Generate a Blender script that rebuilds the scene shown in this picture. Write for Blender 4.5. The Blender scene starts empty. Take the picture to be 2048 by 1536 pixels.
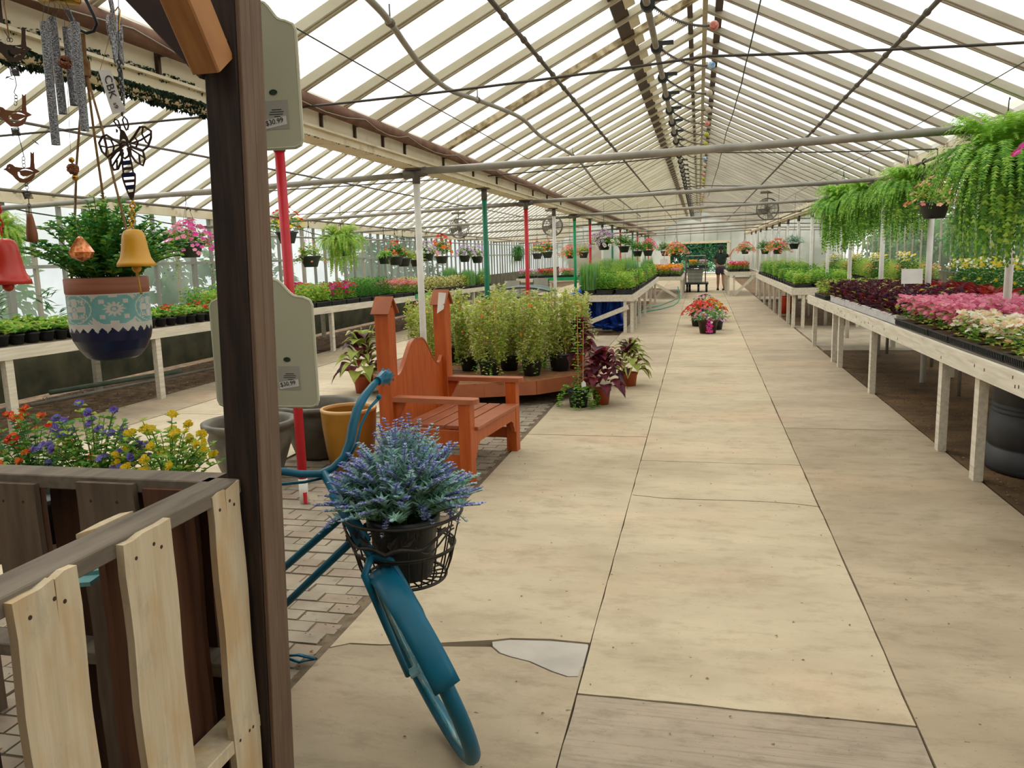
import bpy, math, random
from mathutils import Vector as V, Matrix, Euler
random.seed(7)
PI = math.pi
SC = bpy.context.scene
COL = SC.collection

# ---------------------------------------------------------------- camera
H = 1.6
FPX = 1600.0
_da = V((1397 - 1024, 268, FPX)).normalized()        # aisle direction in camera axes (right, up, forward)
_u = V((1, .028, 0))
_up = _da.cross(_u).normalized()
if _up.y < 0: _up = -_up
_xr = _up.cross(_da).normalized()
if _xr.x < 0: _xr = -_xr
W2C = Matrix((_xr, _da, _up))                        # rows: world axes in camera axes
def _ray(px, py): return W2C @ V((px - 1024, 768 - py, FPX))
CAM = V((0, 0, H))
def PY(px, py, Y):
    r = _ray(px, py); return CAM + r * (Y / r.y)
def PX(px, py, X):
    r = _ray(px, py); return CAM + r * (X / r.x)
def PZ(px, py, z=0.0):
    r = _ray(px, py); return CAM + r * ((z - H) / r.z)
cd = bpy.data.cameras.new('camera'); cam = bpy.data.objects.new('camera', cd); COL.objects.link(cam)
cd.sensor_width = 36; cd.sensor_fit = 'HORIZONTAL'; cd.lens = FPX / 2048 * 36; cd.clip_start = .05; cd.clip_end = 400
right = W2C @ V((1, 0, 0)); upv = W2C @ V((0, 1, 0)); back = W2C @ V((0, 0, -1))
cam.matrix_world = Matrix(((right.x, upv.x, back.x, 0), (right.y, upv.y, back.y, 0), (right.z, upv.z, back.z, H), (0, 0, 0, 1)))
SC.camera = cam
SC.view_settings.view_transform = 'Standard'; SC.view_settings.look = 'None'
SC.view_settings.exposure = 0.95; SC.view_settings.gamma = 1; SC.view_settings.use_curve_mapping = False
SC.cycles.max_bounces = 6; SC.cycles.transparent_max_bounces = 8; SC.cycles.diffuse_bounces = 3
SC.cycles.glossy_bounces = 2; SC.cycles.transmission_bounces = 4; SC.cycles.use_denoising = True

# ---------------------------------------------------------------- sky and sun
wd = bpy.data.worlds.new('overcast_sky'); SC.world = wd; wd.use_nodes = True
nt = wd.node_tree; bg = nt.nodes['Background']
tc = nt.nodes.new('ShaderNodeTexCoord'); nz = nt.nodes.new('ShaderNodeTexNoise'); cr = nt.nodes.new('ShaderNodeValToRGB')
nz.inputs['Scale'].default_value = 2.2; nz.inputs['Detail'].default_value = 3
cr.color_ramp.elements[0].color = (.80, .86, .92, 1); cr.color_ramp.elements[1].color = (1.0, .99, .96, 1)
cr.color_ramp.elements[0].position = .35; cr.color_ramp.elements[1].position = .6
nt.links.new(tc.outputs['Generated'], nz.inputs['Vector']); nt.links.new(nz.outputs['Fac'], cr.inputs['Fac']); nt.links.new(cr.outputs['Color'], bg.inputs['Color'])
bg.inputs['Strength'].default_value = 1.05
sd = bpy.data.lights.new('sun', 'SUN'); sun = bpy.data.objects.new('sun', sd); COL.objects.link(sun)
sd.energy = 1.1; sd.angle = math.radians(22); sd.color = (1, .94, .85)
sun.rotation_euler = Euler((math.radians(-28), math.radians(-30), 0))

# ---------------------------------------------------------------- materials
def lin(c):
    if isinstance(c, str): c = tuple(int(c[i:i + 2], 16) / 255 for i in (0, 2, 4))
    return tuple(x / 12.92 if x <= .04045 else ((x + .055) / 1.055) ** 2.4 for x in c) + (1,)
def mat(name, c1, c2=None, scale=8, rough=.7, metal=0, stretch=(1, 1, 1), bump=0, detail=4, lo=.35, hi=.65, spec=.4, trans=0, c3=None, s3=30, coord='Object', aniso=None):
    """principled material whose colour wanders between c1 and c2 by object-space noise, with optional fine c3 specks"""
    m = bpy.data.materials.new(name); m.use_nodes = True; t = m.node_tree; N = t.nodes; L = t.links
    p = N['Principled BSDF']; p.inputs['Roughness'].default_value = rough; p.inputs['Metallic'].default_value = metal
    p.inputs['Specular IOR Level'].default_value = spec
    p.inputs['Base Color'].default_value = lin(c1)
    if c2 or bump:
        tc = N.new('ShaderNodeTexCoord'); mp = N.new('ShaderNodeMapping'); mp.inputs['Scale'].default_value = stretch
        L.new(tc.outputs[coord], mp.inputs['Vector'])
        nz = N.new('ShaderNodeTexNoise'); nz.inputs['Scale'].default_value = scale; nz.inputs['Detail'].default_value = detail
        L.new(mp.outputs['Vector'], nz.inputs['Vector'])
    if c2:
        r = N.new('ShaderNodeValToRGB'); r.color_ramp.elements[0].position = lo; r.color_ramp.elements[1].position = hi
        r.color_ramp.elements[0].color = lin(c1); r.color_ramp.elements[1].color = lin(c2)
        L.new(nz.outputs['Fac'], r.inputs['Fac']); out = r.outputs['Color']
        if c3:
            n3 = N.new('ShaderNodeTexNoise'); n3.inputs['Scale'].default_value = s3; n3.inputs['Detail'].default_value = 6
            L.new(mp.outputs['Vector'], n3.inputs['Vector'])
            r3 = N.new('ShaderNodeValToRGB'); r3.color_ramp.elements[0].position = .58; r3.color_ramp.elements[1].position = .9
            r3.color_ramp.elements[0].color = (0, 0, 0, 1); r3.color_ramp.elements[1].color = (1, 1, 1, 1)
            L.new(n3.outputs['Fac'], r3.inputs['Fac'])
            mx = N.new('ShaderNodeMixRGB'); mx.inputs['Color2'].default_value = lin(c3)
            L.new(r3.outputs['Color'], mx.inputs['Fac']); L.new(out, mx.inputs['Color1']); out = mx.outputs['Color']
        L.new(out, p.inputs['Base Color'])
    if bump:
        b = N.new('ShaderNodeBump'); b.inputs['Strength'].default_value = bump; b.inputs['Distance'].default_value = .01
        L.new(nz.outputs['Fac'], b.inputs['Height']); L.new(b.outputs['Normal'], p.inputs['Normal'])
    if trans:
        tr = N.new('ShaderNodeBsdfTranslucent'); tr.inputs['Color'].default_value = lin(c2 or c1)
        mxs = N.new('ShaderNodeMixShader'); mxs.inputs['Fac'].default_value = trans
        L.new(p.outputs['BSDF'], mxs.inputs[1]); L.new(tr.outputs['BSDF'], mxs.inputs[2]); L.new(mxs.outputs['Shader'], N['Material Output'].inputs['Surface'])
    return m
def leafm(name, a, b=None, rough=.5): return mat(name, a, b or a, scale=14, rough=rough, trans=.35, detail=1, spec=.3)
def sheet(name, col, clear, rough=.5, c2=None, scale=1.2):
    """milky sheet: part clear, part scattering"""
    m = bpy.data.materials.new(name); m.use_nodes = True; t = m.node_tree; N = t.nodes; L = t.links
    N.remove(N['Principled BSDF'])
    a = N.new('ShaderNodeBsdfTransparent'); a.inputs['Color'].default_value = (1, 1, 1, 1)
    b = N.new('ShaderNodeBsdfTranslucent'); b.inputs['Color'].default_value = lin(col)
    d = N.new('ShaderNodeBsdfDiffuse'); d.inputs['Color'].default_value = lin(col)
    m1 = N.new('ShaderNodeMixShader'); m1.inputs['Fac'].default_value = .35
    m2 = N.new('ShaderNodeMixShader')
    L.new(b.outputs[0], m1.inputs[1]); L.new(d.outputs[0], m1.inputs[2])
    L.new(a.outputs[0], m2.inputs[1]); L.new(m1.outputs[0], m2.inputs[2]); L.new(m2.outputs[0], N['Material Output'].inputs['Surface'])
    m2.inputs['Fac'].default_value = 1 - clear
    if c2:
        tc = N.new('ShaderNodeTexCoord'); nz = N.new('ShaderNodeTexNoise'); nz.inputs['Scale'].default_value = scale; nz.inputs['Detail'].default_value = 5
        r = N.new('ShaderNodeValToRGB'); r.color_ramp.elements[0].color = lin(col); r.color_ramp.elements[1].color = lin(c2); r.color_ramp.elements[0].position = .4; r.color_ramp.elements[1].position = .62
        L.new(tc.outputs['Object'], nz.inputs['Vector']); L.new(nz.outputs['Fac'], r.inputs['Fac']); L.new(r.outputs['Color'], b.inputs['Color']); L.new(r.outputs['Color'], d.inputs['Color'])
    return m
M = {}
def concrete(name, a, b_, pink, dark, streak=0.0, pinkamt=.5, spot=.5):
    m = bpy.data.materials.new(name); m.use_nodes = True; t = m.node_tree; N = t.nodes; L = t.links; p = N['Principled BSDF']; p.inputs['Roughness'].default_value = .88; p.inputs['Specular IOR Level'].default_value = .25
    tc = N.new('ShaderNodeTexCoord')
    def noise(sc, det, st=(1, 1, 1), rough=.55):
        mp = N.new('ShaderNodeMapping'); mp.inputs['Scale'].default_value = st; L.new(tc.outputs['Object'], mp.inputs['Vector'])
        n = N.new('ShaderNodeTexNoise'); n.inputs['Scale'].default_value = sc; n.inputs['Detail'].default_value = det; n.inputs['Roughness'].default_value = rough; L.new(mp.outputs['Vector'], n.inputs['Vector']); return n.outputs['Fac']
    def ramp(f, lo, hi, c0=(0, 0, 0, 1), c1=(1, 1, 1, 1)):
        r = N.new('ShaderNodeValToRGB'); r.color_ramp.elements[0].position = lo; r.color_ramp.elements[1].position = hi; r.color_ramp.elements[0].color = c0; r.color_ramp.elements[1].color = c1; L.new(f, r.inputs['Fac']); return r.outputs['Color']
    def mix(f, c1, c2, k=1.0):
        x = N.new('ShaderNodeMixRGB'); mu = N.new('ShaderNodeMath'); mu.operation = 'MULTIPLY'; mu.inputs[1].default_value = k; L.new(f, mu.inputs[0]); L.new(mu.outputs[0], x.inputs['Fac']); L.new(c1, x.inputs['Color1'])
        if isinstance(c2, tuple): x.inputs['Color2'].default_value = c2
        else: L.new(c2, x.inputs['Color2'])
        return x.outputs['Color']
    c = ramp(noise(1.1, 10, (.7, 1.3, 1), .62), .34, .66, lin(a), lin(b_))
    c = mix(ramp(noise(.9, 5, (.8, 1.1, 1)), .52, .68), c, lin(pink), pinkamt)
    c = mix(ramp(noise(7, 8, (.6, 1.5, 1), .75), .50, .72), c, lin(dark), .6)
    c = mix(ramp(noise(1.7, 8, (1.0, 1.2, 1), .7), .54, .70), c, lin(dark), .45)
    c = mix(ramp(noise(70, 3), .66, .74), c, lin(dark), spot)
    c = mix(ramp(noise(26, 2), .72, .75), c, lin('4a3c2c'), .7)
    if streak: c = mix(ramp(noise(6, 6, (.25, 9, 1), .7), .5, .72), c, lin(dark), streak)
    L.new(c, p.inputs['Base Color'])
    bp = N.new('ShaderNodeBump'); bp.inputs['Strength'].default_value = .35; bp.inputs['Distance'].default_value = .004; L.new(noise(40, 6), bp.inputs['Height']); L.new(bp.outputs['Normal'], p.inputs['Normal'])
    return m
M['concrete'] = concrete('concrete', 'a99a7f', 'c2b396', 'c6a98b', '8e7e65')
M['mulch'] = concrete('mulch', '43331f', '7a5f40', '94714a', '271c12', pinkamt=.5, spot=1)
M['concrete_m'] = concrete('concrete_medium', 'a1917a', 'b9a98f', 'bc9f83', '86765e')
M['concrete_l'] = concrete('concrete_pale', 'b8a98e', 'cfc1a6', 'cdb294', '9a8a70', pinkamt=.3)
M['concrete_b'] = concrete('concrete_darker', '93846b', 'b1a187', 'b29678', '776852', spot=.7, pinkamt=.35)
M['concrete_front'] = concrete('concrete_brushed', '908270', 'ab9c86', 'a08871', '665948', streak=.6, pinkamt=.3, spot=.7)
M['patch'] = mat('patch_cement', 'a39c90', 'b5ada0', 5, .9, bump=.3)
M['joint'] = mat('joint_dirt', '3a3025', '6b5a42', 30, .95)
M['soil'] = mat('soil', '55412d', '8a6d4c', 9, .97, bump=.9, c3='3b2c1e', s3=40, detail=8)

M['chip'] = mat('wood_chip', 'b08a5c', '8a6440', 10, .9)
M['dirtc'] = mat('dirty_concrete', '8f8371', 'a8997f', 2, .9, bump=.2, c3='6b604f', s3=5)
M['white_wood'] = mat('weathered_white_wood', 'c9c1ac', 'dcd4c2', 6, .8, stretch=(6, .5, 6), bump=.2, c3='8f8168', s3=5, detail=6)
M['rafter'] = mat('painted_rafter', 'c6c0a8', 'b4ab90', 2.5, .75, stretch=(.6, 3, 1), detail=6)
M['rafter_r'] = mat('grey_painted_rafter', 'bcb5a4', 'a8a08f', 2.5, .75, stretch=(.6, 3, 1), detail=6)
M['rafter_worn'] = mat('peeling_rafter', 'c9bb98', '7d6a48', 14, .8, c3='5d4c30', s3=25)
M['cream'] = mat('cream_paint', 'e6dcc2', 'dacdac', 2.5, .6, c3='80704c', s3=6)
M['rust'] = mat('rusty_pipe', '6b4c3e', '82604c', 7, .6, metal=.2)
M['steel'] = mat('grey_pipe', '8e8a80', 'a29d90', 5, .5, metal=.35)
M['dark_steel'] = mat('dark_pipe', '5b5650', '736c62', 6, .5, metal=.3)
M['wire'] = mat('wire', '4a4640', rough=.5, metal=.4)
M['dark_wood'] = mat('brown_timber_shaded', '231812', '38281e', 9, .7, stretch=(7, 7, .6), bump=.3, c3='1a110c', s3=6, detail=6)  # post stain with the shade of its front put into the colour
M['dark_wood_x'] = mat('dark_brown_timber_brace', '2e1e19', '432e25', 6, .7, bump=.3)
M['post_wood_lit'] = mat('brown_timber_lit', '66503e', '755d49', 9, .7, stretch=(8, 8, .5), bump=.2, detail=6)  # same stain as the post, lightened to paint its lit side
M['tan_wood'] = mat('tan_fir', 'b9854f', 'a26d3e', 5, .65, stretch=(6, 1, 1), bump=.3, c3='7a4b28', s3=4)
def plank_wood(name, a, b_, warm, grey, dark):
    m = bpy.data.materials.new(name); m.use_nodes = True; t = m.node_tree; N = t.nodes; L = t.links; p = N['Principled BSDF']; p.inputs['Roughness'].default_value = .8; p.inputs['Specular IOR Level'].default_value = .25
    tc = N.new('ShaderNodeTexCoord')
    def noise(sc, det, st, rough=.55):
        mp = N.new('ShaderNodeMapping'); mp.inputs['Scale'].default_value = st; L.new(tc.outputs['Object'], mp.inputs['Vector']); n = N.new('ShaderNodeTexNoise'); n.inputs['Scale'].default_value = sc; n.inputs['Detail'].default_value = det; n.inputs['Roughness'].default_value = rough; L.new(mp.outputs['Vector'], n.inputs['Vector']); return n.outputs['Fac']
    def ramp(f, lo, hi, c0=(0, 0, 0, 1), c1=(1, 1, 1, 1)):
        r = N.new('ShaderNodeValToRGB'); r.color_ramp.elements[0].position = lo; r.color_ramp.elements[1].position = hi; r.color_ramp.elements[0].color = c0; r.color_ramp.elements[1].color = c1; L.new(f, r.inputs['Fac']); return r.outputs['Color']
    def mix(f, c1, c2, k):
        x = N.new('ShaderNodeMixRGB'); mu = N.new('ShaderNodeMath'); mu.operation = 'MULTIPLY'; mu.inputs[1].default_value = k; L.new(f, mu.inputs[0]); L.new(mu.outputs[0], x.inputs['Fac']); L.new(c1, x.inputs['Color1']); x.inputs['Color2'].default_value = c2; return x.outputs['Color']
    c = ramp(noise(9, 6, (3, 5, .35), .6), .35, .65, lin(a), lin(b_))
    c = mix(ramp(noise(3, 4, (2, 3, 1)), .52, .66), c, lin(warm), .6)
    c = mix(ramp(noise(5, 6, (1, 2, 1), .7), .56, .70), c, lin(grey), .55)
    c = mix(ramp(noise(9, 6, (1, 1.5, .6), .75), .66, .74), c, lin(dark), .75)
    c = mix(ramp(noise(60, 3, (1, 3, .12)), .58, .75), c, lin(warm), .35)
    L.new(c, p.inputs['Base Color']); bp = N.new('ShaderNodeBump'); bp.inputs['Strength'].default_value = .3; bp.inputs['Distance'].default_value = .003; L.new(noise(40, 5, (2, 4, .2)), bp.inputs['Height']); L.new(bp.outputs['Normal'], p.inputs['Normal']); return m
M['pine'] = plank_wood('pale_pine', 'd0bf9f', 'bfac8b', 'c09a66', '9a917f', '5f4a34')
M['pine_old'] = mat('grey_brown_pine', '715f4d', '5a4838', 5, .8, stretch=(5, 5, .6), bump=.3, c3='453428', s3=4)
M['stringer'] = mat('weathered_stringer', '7c7060', '6a5f51', 5, .85, stretch=(6, .7, 6), bump=.3, c3='50443a', s3=5)
M['pine_red'] = mat('reddish_brown_pine', '664029', '4c2e1e', 5, .75, stretch=(6, 6, .5), bump=.3, c3='38221a', s3=4)
M['knot'] = mat('knot', '3d2a1c', rough=.8)
M['gapd'] = mat('shaded_wood', '3b2d24', '2c211b', 6, .9)
M['teal'] = mat('teal_paint', '065468', '08607a', 5, .42, spec=.3, c3='054558', s3=9)
M['teal_worn'] = mat('worn_teal_paint', '8fa6a0', '1f7b90', 9, .5, c3='a48c70', s3=14)
M['teal_board'] = mat('faded_teal_board', '5c8f8f', '6fa3a0', 7, .8)
M['black_wire'] = mat('dark_bronze_wire', '2c2620', '3a332b', 20, .5, metal=.4)
M['black'] = mat('black_plastic', '1d1f20', '2a2c2d', 12, .45)
M['black_fr'] = mat('dark_grey_plastic', '3a3b3c', '46474a', 12, .5)
M['dgreen_pl'] = mat('dark_green_plastic', '27332c', '33403a', 12, .45)
M['white_pl'] = mat('white_plastic', 'e8e6e4', 'd8d6d6', 12, .4)
M['terra'] = mat('terracotta_plastic', 'a8502f', 'b86038', 8, .5)
M['cedar'] = mat('orange_stained_cedar', 'a4460f', 'b75618', 5, .42, stretch=(5, 5, .7), spec=.5, c3='8c360c', s3=4)
M['cedar_top'] = mat('red_brown_stain', '985534', 'a8623e', 6, .5, c3='824529', s3=6)
M['deck'] = mat('brown_deck_boards', '7a5030', '8f6440', 7, .6, stretch=(4, 1, 1), c3='5a3a22', s3=5)
M['signback'] = mat('grey_green_metal', 'c2c0a2', 'c8c6aa', 3, .5)
M['paper'] = mat('paper', 'ece8e2', 'dfdad2', 6, .8)
M['ink'] = mat('ink', '3c3c3e', rough=.8)
M['sticker'] = mat('clear_sticker', 'aaa899', 'b2b0a2', 9, .4)
M['red_paint'] = mat('red_paint', 'c01022', 'cc1a2a', 8, .4, spec=.5)
M['green_paint'] = mat('green_paint', '0f6b4c', '15785a', 8, .45)
M['green_bright'] = mat('bright_green_paint', '0d8f55', '19a066', 8, .45)
M['white_paint'] = mat('white_paint', 'e6e4dc', 'd6d3c8', 7, .5)
M['gold'] = mat('gold_metal', 'c79a3c', 'a87c28', 12, .25, metal=.9)
M['silver'] = mat('hammered_silver', 'a4a4a4', '5e6064', 420, .35, metal=.5, bump=.4, detail=1)
M['copper'] = mat('copper_brown_metal', '8a5636', '77472b', 12, .5, metal=.3)
M['darkcopper'] = mat('dark_bronze', '4a3426', '3a281d', 12, .5, metal=.4)
M['amber'] = mat('amber_glass', 'c8672a', 'f0a468', 160, .1, spec=1, metal=.55, detail=1)
M['red_bell'] = mat('red_enamel', 'cc3018', 'bc2a14', 4, .35, spec=.6)
M['yellow_bell'] = mat('mustard_enamel', 'd99c10', 'cc900c', 4, .4, spec=.6)
M['navy'] = mat('navy_glaze', '141a3c', '1c2346', 4, .3)
M['clayband'] = mat('clay_band', 'a86a4e', '94583e', 3, .6, stretch=(1, 1, 22))
M['teal_glaze'] = mat('teal_glaze', '6fa9a2', '86b8b0', 18, .5)
M['cream_glaze'] = mat('cream_glaze', 'c9c3b4', 'd8d2c4', 18, .5)
M['rope'] = mat('jute', '7c5a38', '96744c', 60, .9)
M['urn'] = mat('mossy_stone_glaze', '504b40', '6c6456', 7, .6, c3='466050', s3=7, bump=.3)
M['mustard'] = mat('mustard_glaze', 'a4701c', '8f5f16', 4, .45, c3='6d4a14', s3=5)
M['mustard_rim'] = mat('pale_rim', 'd0a468', 'c0925a', 6, .5)
M['brick'] = mat('grey_paver', '857a68', '9a8e7b', 5, .92, bump=.4, c3='6b5e4c', s3=16)
M['brick_r'] = mat('reddish_paver', '857664', '968672', 5, .92, bump=.4, c3='7b5c4c', s3=16)
M['barrel'] = mat('charcoal_plastic', '2f3031', '393a3c', 8, .55)
M['bucket'] = mat('orange_red_plastic', 'c23a1e', 'cc4628', 8, .45)
M['tarp'] = mat('blue_tarp', '1546b4', '2a62d0', 9, .35, bump=.6)
M['hose'] = mat('green_hose', '2c9a7c', rough=.4)
M['skin'] = mat('skin', 'b08064', 'a5755a', 6, .6)
M['shirt'] = mat('dark_green_shirt', '1d2b24', '26362e', 14, .9)
M['shorts'] = mat('dark_plum_shorts', '3b3238', '463c42', 14, .9)
M['hair'] = mat('black_hair', '17130f', rough=.7)
M['balls'] = [mat('yellow_green_ball', 'a8a83c', rough=.9), mat('white_red_ball', 'd8b0a0', 'c04030', 30, .9), mat('blue_ball', '4a86b8', 'c8d8e0', 30, .9), mat('grey_ball', 'b8ac98', rough=.9)]
M['shellw'] = mat('grey_wall_panel', 'a8a89c', '8e9084', 2, .8, stretch=(1, 1, .2))
M['lower_wall'] = mat('mossy_lower_wall', '4a4d3c', '6b6850', 3, .9, c3='38402c', s3=5)
M['leaflitter'] = mat('dry_leaf', '7a5230', '9a6c42', 9, .9)
M['green_dark'] = mat('dark_green_fabric', '33584e', '44695c', 6, .5)
M['bagm'] = mat('crumpled_bag', 'c8c4bc', 'd8b0a0', 5, .5)
M['green_old'] = mat('dull_green_pipe', '5b6c5c', '6b7b68', 6, .6)
M['joint_sand'] = mat('joint_sand', '75664f', '5e503c', 20, .95)
M['moss'] = mat('moss', '24382a', '324c36', 30, .95, bump=1)
M['galv'] = mat('galvanised_panel', '8a9088', '9ca29a', 3, .5, metal=.2)
M['glaze'] = sheet('milky_roof_film', 'f4f3ea', .55)
M['wallfilm'] = sheet('grimy_wall_panel', 'aab3a6', .36, c2='7a8a78', scale=.9)
# leaves and petals
M['g1'] = leafm('leaf_green', '3f7a2a', '5d9a38'); M['g2'] = leafm('leaf_light_green', '7fb03c', '9cc850'); M['g3'] = leafm('leaf_deep_green', '245226', '347034')
M['g6'] = leafm('leaf_spring_green', 'a0b84a', 'bcd062'); M['g5'] = leafm('leaf_emerald', '2f7440', '4a9a4c'); M['g4'] = leafm('leaf_yellow_green', 'a9bc4a', 'c6cf68'); M['fern'] = leafm('fern_green', '66a432', '8ec644'); M['fern_d'] = leafm('fern_shadow_green', '467c2e', '649a38')
M['fern_l'] = leafm('fern_tip_green', '9ed04a', 'b8dc62')
M['blueg'] = leafm('blue_green_leaf', '568a76', '86b29c'); M['mint'] = leafm('mint_leaf', '8fc4ac', 'b4dccb'); M['sage'] = leafm('sage_leaf', '6f8f78', '9db59c')
M['lav1'] = leafm('lavender_blue', '6c80cc', '8c9cdc'); M['lav2'] = leafm('lavender_violet', '7c74c4', '9890d4'); M['lav3'] = leafm('lavender_pale', 'b8c8e8', 'd4dcf0')
M['stem'] = mat('stem_green', '5a7a3a', rough=.7); M['stem_b'] = mat('stem_brown', '7a5c3c', rough=.8); M['bamboo'] = mat('bamboo', 'c89c5c', 'b8884c', 20, .6)
M['col_r'] = leafm('coleus_burgundy', '5c1a2a', '7c2434'); M['col_d'] = leafm('coleus_dark', '3a1a22', '542430'); M['col_o'] = leafm('coleus_orange_red', 'b03c28', '962a1c')
M['col_g'] = leafm('coleus_lime', '94a848', 'b4c060'); M['blk'] = leafm('dark_purple_leaf', '33202c', '4c3040'); M['cream_l'] = leafm('cream_leaf', 'd8d0a0', 'e8e0b8')
M['pink2'] = leafm('deep_pink_petal', 'd86c8c', 'e4809c'); M['pink'] = leafm('pink_petal', 'e88ca8', 'f0a4b8'); M['hot'] = leafm('hot_pink_petal', 'd8409c', 'ec5cb0'); M['mag'] = leafm('magenta_petal', 'b01c60', 'c83074')
M['white'] = leafm('white_petal', 'f0ecdc', 'e8e4d0'); M['red'] = leafm('red_petal', 'd02818', 'e03c24'); M['orange'] = leafm('orange_petal', 'e8701c', 'f0883c')
M['yellow'] = leafm('yellow_petal', 'e8c81c', 'f0d83c'); M['coral'] = leafm('coral_petal', 'e0705c', 'ec8c74'); M['lilac'] = leafm('lilac_petal', 'c090d0', 'd8b0e0')
M['purple'] = leafm('purple_petal', '6c50a8', '8468bc'); M['peach'] = leafm('peach_petal', 'f0b890', 'f4ccac'); M['choc'] = leafm('dark_petal', '4a1c34', '5c2440')
M['tree'] = leafm('tree_green', '164428', '205636'); M['tree2'] = leafm('tree_green_light', '4a7c48', '6a9a5c')

# ---------------------------------------------------------------- mesh building
class MB:
    def __init__(s): s.v = []; s.f = []; s.m = []; s.cur = 0
    def mi(s, i): s.cur = i; return s
    def add(s, vs, fs, m=None):
        o = len(s.v); s.v.extend([tuple(p) for p in vs]); m = s.cur if m is None else m
        for f in fs: s.f.append(tuple(i + o for i in f)); s.m.append(m)
        return s
    def box(s, c, d, R=None, m=None):
        x, y, z = d[0] / 2, d[1] / 2, d[2] / 2; c = V(c)
        vs = [V((a, b, e)) for e in (-z, z) for a, b in ((-x, -y), (x, -y), (x, y), (-x, y))]
        if R: vs = [R @ q for q in vs]
        return s.add([q + c for q in vs], [(3, 2, 1, 0), (4, 5, 6, 7), (0, 1, 5, 4), (1, 2, 6, 5), (2, 3, 7, 6), (3, 0, 4, 7)], m)
    def beam(s, a, b, w, h, up=(0, 0, 1), m=None, ch=0):
        """bar from a to b, w wide across, h tall along up; ch chamfers the edges"""
        a = V(a); b = V(b); d = (b - a).normalized(); up = V(up)
        if abs(d.dot(up)) > .98: up = V((0, 1, 0))
        r = d.cross(up).normalized(); u = r.cross(d).normalized()
        x, y = w / 2, h / 2
        if ch: prof = [(-x + ch, -y), (x - ch, -y), (x, -y + ch), (x, y - ch), (x - ch, y), (-x + ch, y), (-x, y - ch), (-x, -y + ch)]
        else: prof = [(-x, -y), (x, -y), (x, y), (-x, y)]
        n = len(prof); vs = [p + r * i + u * j for p in (a, b) for i, j in prof]
        return s.add(vs, [tuple(range(n))[::-1], tuple(range(n, 2 * n))] + [(i, (i + 1) % n, n + (i + 1) % n, n + i) for i in range(n)], m)
    def tube(s, pts, r, seg=8, m=None, cap=True, closed=False):
        pts = [V(p) for p in pts]; n = len(pts)
        rs = r if isinstance(r, (list, tuple)) else [r] * n
        vs = []; prev = None
        for i, p in enumerate(pts):
            if closed: d = pts[(i + 1) % n] - pts[i - 1]
            else: d = pts[min(i + 1, n - 1)] - pts[max(i - 1, 0)]
            d = d.normalized() if d.length > 1e-9 else V((0, 0, 1))
            if prev is None:
                a = V((0, 0, 1)) if abs(d.z) < .9 else V((1, 0, 0))
                e = d.cross(a).normalized()
            else:
                e = prev - d * prev.dot(d)
                e = e.normalized() if e.length > 1e-6 else d.orthogonal().normalized()
            prev = e; g = d.cross(e)
            for k in range(seg):
                t = 2 * PI * k / seg; vs.append(p + (e * math.cos(t) + g * math.sin(t)) * rs[i])
        fs = []
        for i in range(n if closed else n - 1):
            j = (i + 1) % n
            for k in range(seg): fs.append((i * seg + k, i * seg + (k + 1) % seg, j * seg + (k + 1) % seg, j * seg + k))
        if cap and not closed: fs += [tuple(range(seg))[::-1], tuple(range((n - 1) * seg, n * seg))]
        return s.add(vs, fs, m)
    def lathe(s, prof, seg=24, c=(0, 0, 0), m=None, sx=1, sy=1, mats=None):
        c = V(c); vs = []; fs = []; n = len(prof)
        for r, z in prof:
            for k in range(seg):
                t = 2 * PI * k / seg; vs.append(c + V((r * sx * math.cos(t), r * sy * math.sin(t), z)))
        o = len(s.v); s.v.extend([tuple(p) for p in vs])
        for i in range(n - 1):
            mm = mats[i] if mats else (s.cur if m is None else m)
            for k in range(seg):
                s.f.append((o + i * seg + k, o + i * seg + (k + 1) % seg, o + (i + 1) * seg + (k + 1) % seg, o + (i + 1) * seg + k)); s.m.append(mm)
        return s
    def prism(s, poly, a, b, frame=None, m=None):
        """2-D outline poly extruded from a to b along the third axis; frame maps (u,v,w) to a point"""
        fr = frame or (lambda u, v, w: (u, v, w)); n = len(poly)
        vs = [fr(u, v, a) for u, v in poly] + [fr(u, v, b) for u, v in poly]
        return s.add(vs, [tuple(range(n))[::-1], tuple(range(n, 2 * n))] + [(i, (i + 1) % n, n + (i + 1) % n, n + i) for i in range(n)], m)
    def sphere(s, c, r, m=None, seg=10, rings=6, sz=1):
        return s.lathe([(max(r * math.sin(PI * i / rings), 1e-4), -r * sz * math.cos(PI * i / rings)) for i in range(rings + 1)], seg, c, m)
    def leaf(s, p, d, l, w, m=None, fold=.25, nrm=None):
        p = V(p); d = V(d).normalized(); n = V(nrm) if nrm else V((0, 0, 1))
        r = d.cross(n)
        if r.length < .05: r = d.cross(V((1, 0, 0)))
        r.normalize(); u = r.cross(d)
        mid = p + d * l * .45
        return s.add([p, mid + r * w / 2 + u * w * fold, p + d * l - u * w * .2, mid - r * w / 2 + u * w * fold], [(0, 1, 2), (0, 2, 3)], m)
    def blade(s, pts, w, m=None):
        """flat tapering ribbon through pts"""
        pts = [V(p) for p in pts]; n = len(pts); vs = []
        for i, p in enumerate(pts):
            d = (pts[min(i + 1, n - 1)] - pts[max(i - 1, 0)]).normalized(); r = d.cross(V((0, 0, 1)))
            r = r.normalized() if r.length > .05 else V((1, 0, 0))
            k = w / 2 * (1 - (i / (n - 1)) ** 2 * .95); vs += [p - r * k, p + r * k]
        return s.add(vs, [(2 * i, 2 * i + 1, 2 * i + 3, 2 * i + 2) for i in range(n - 1)], m)
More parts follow.
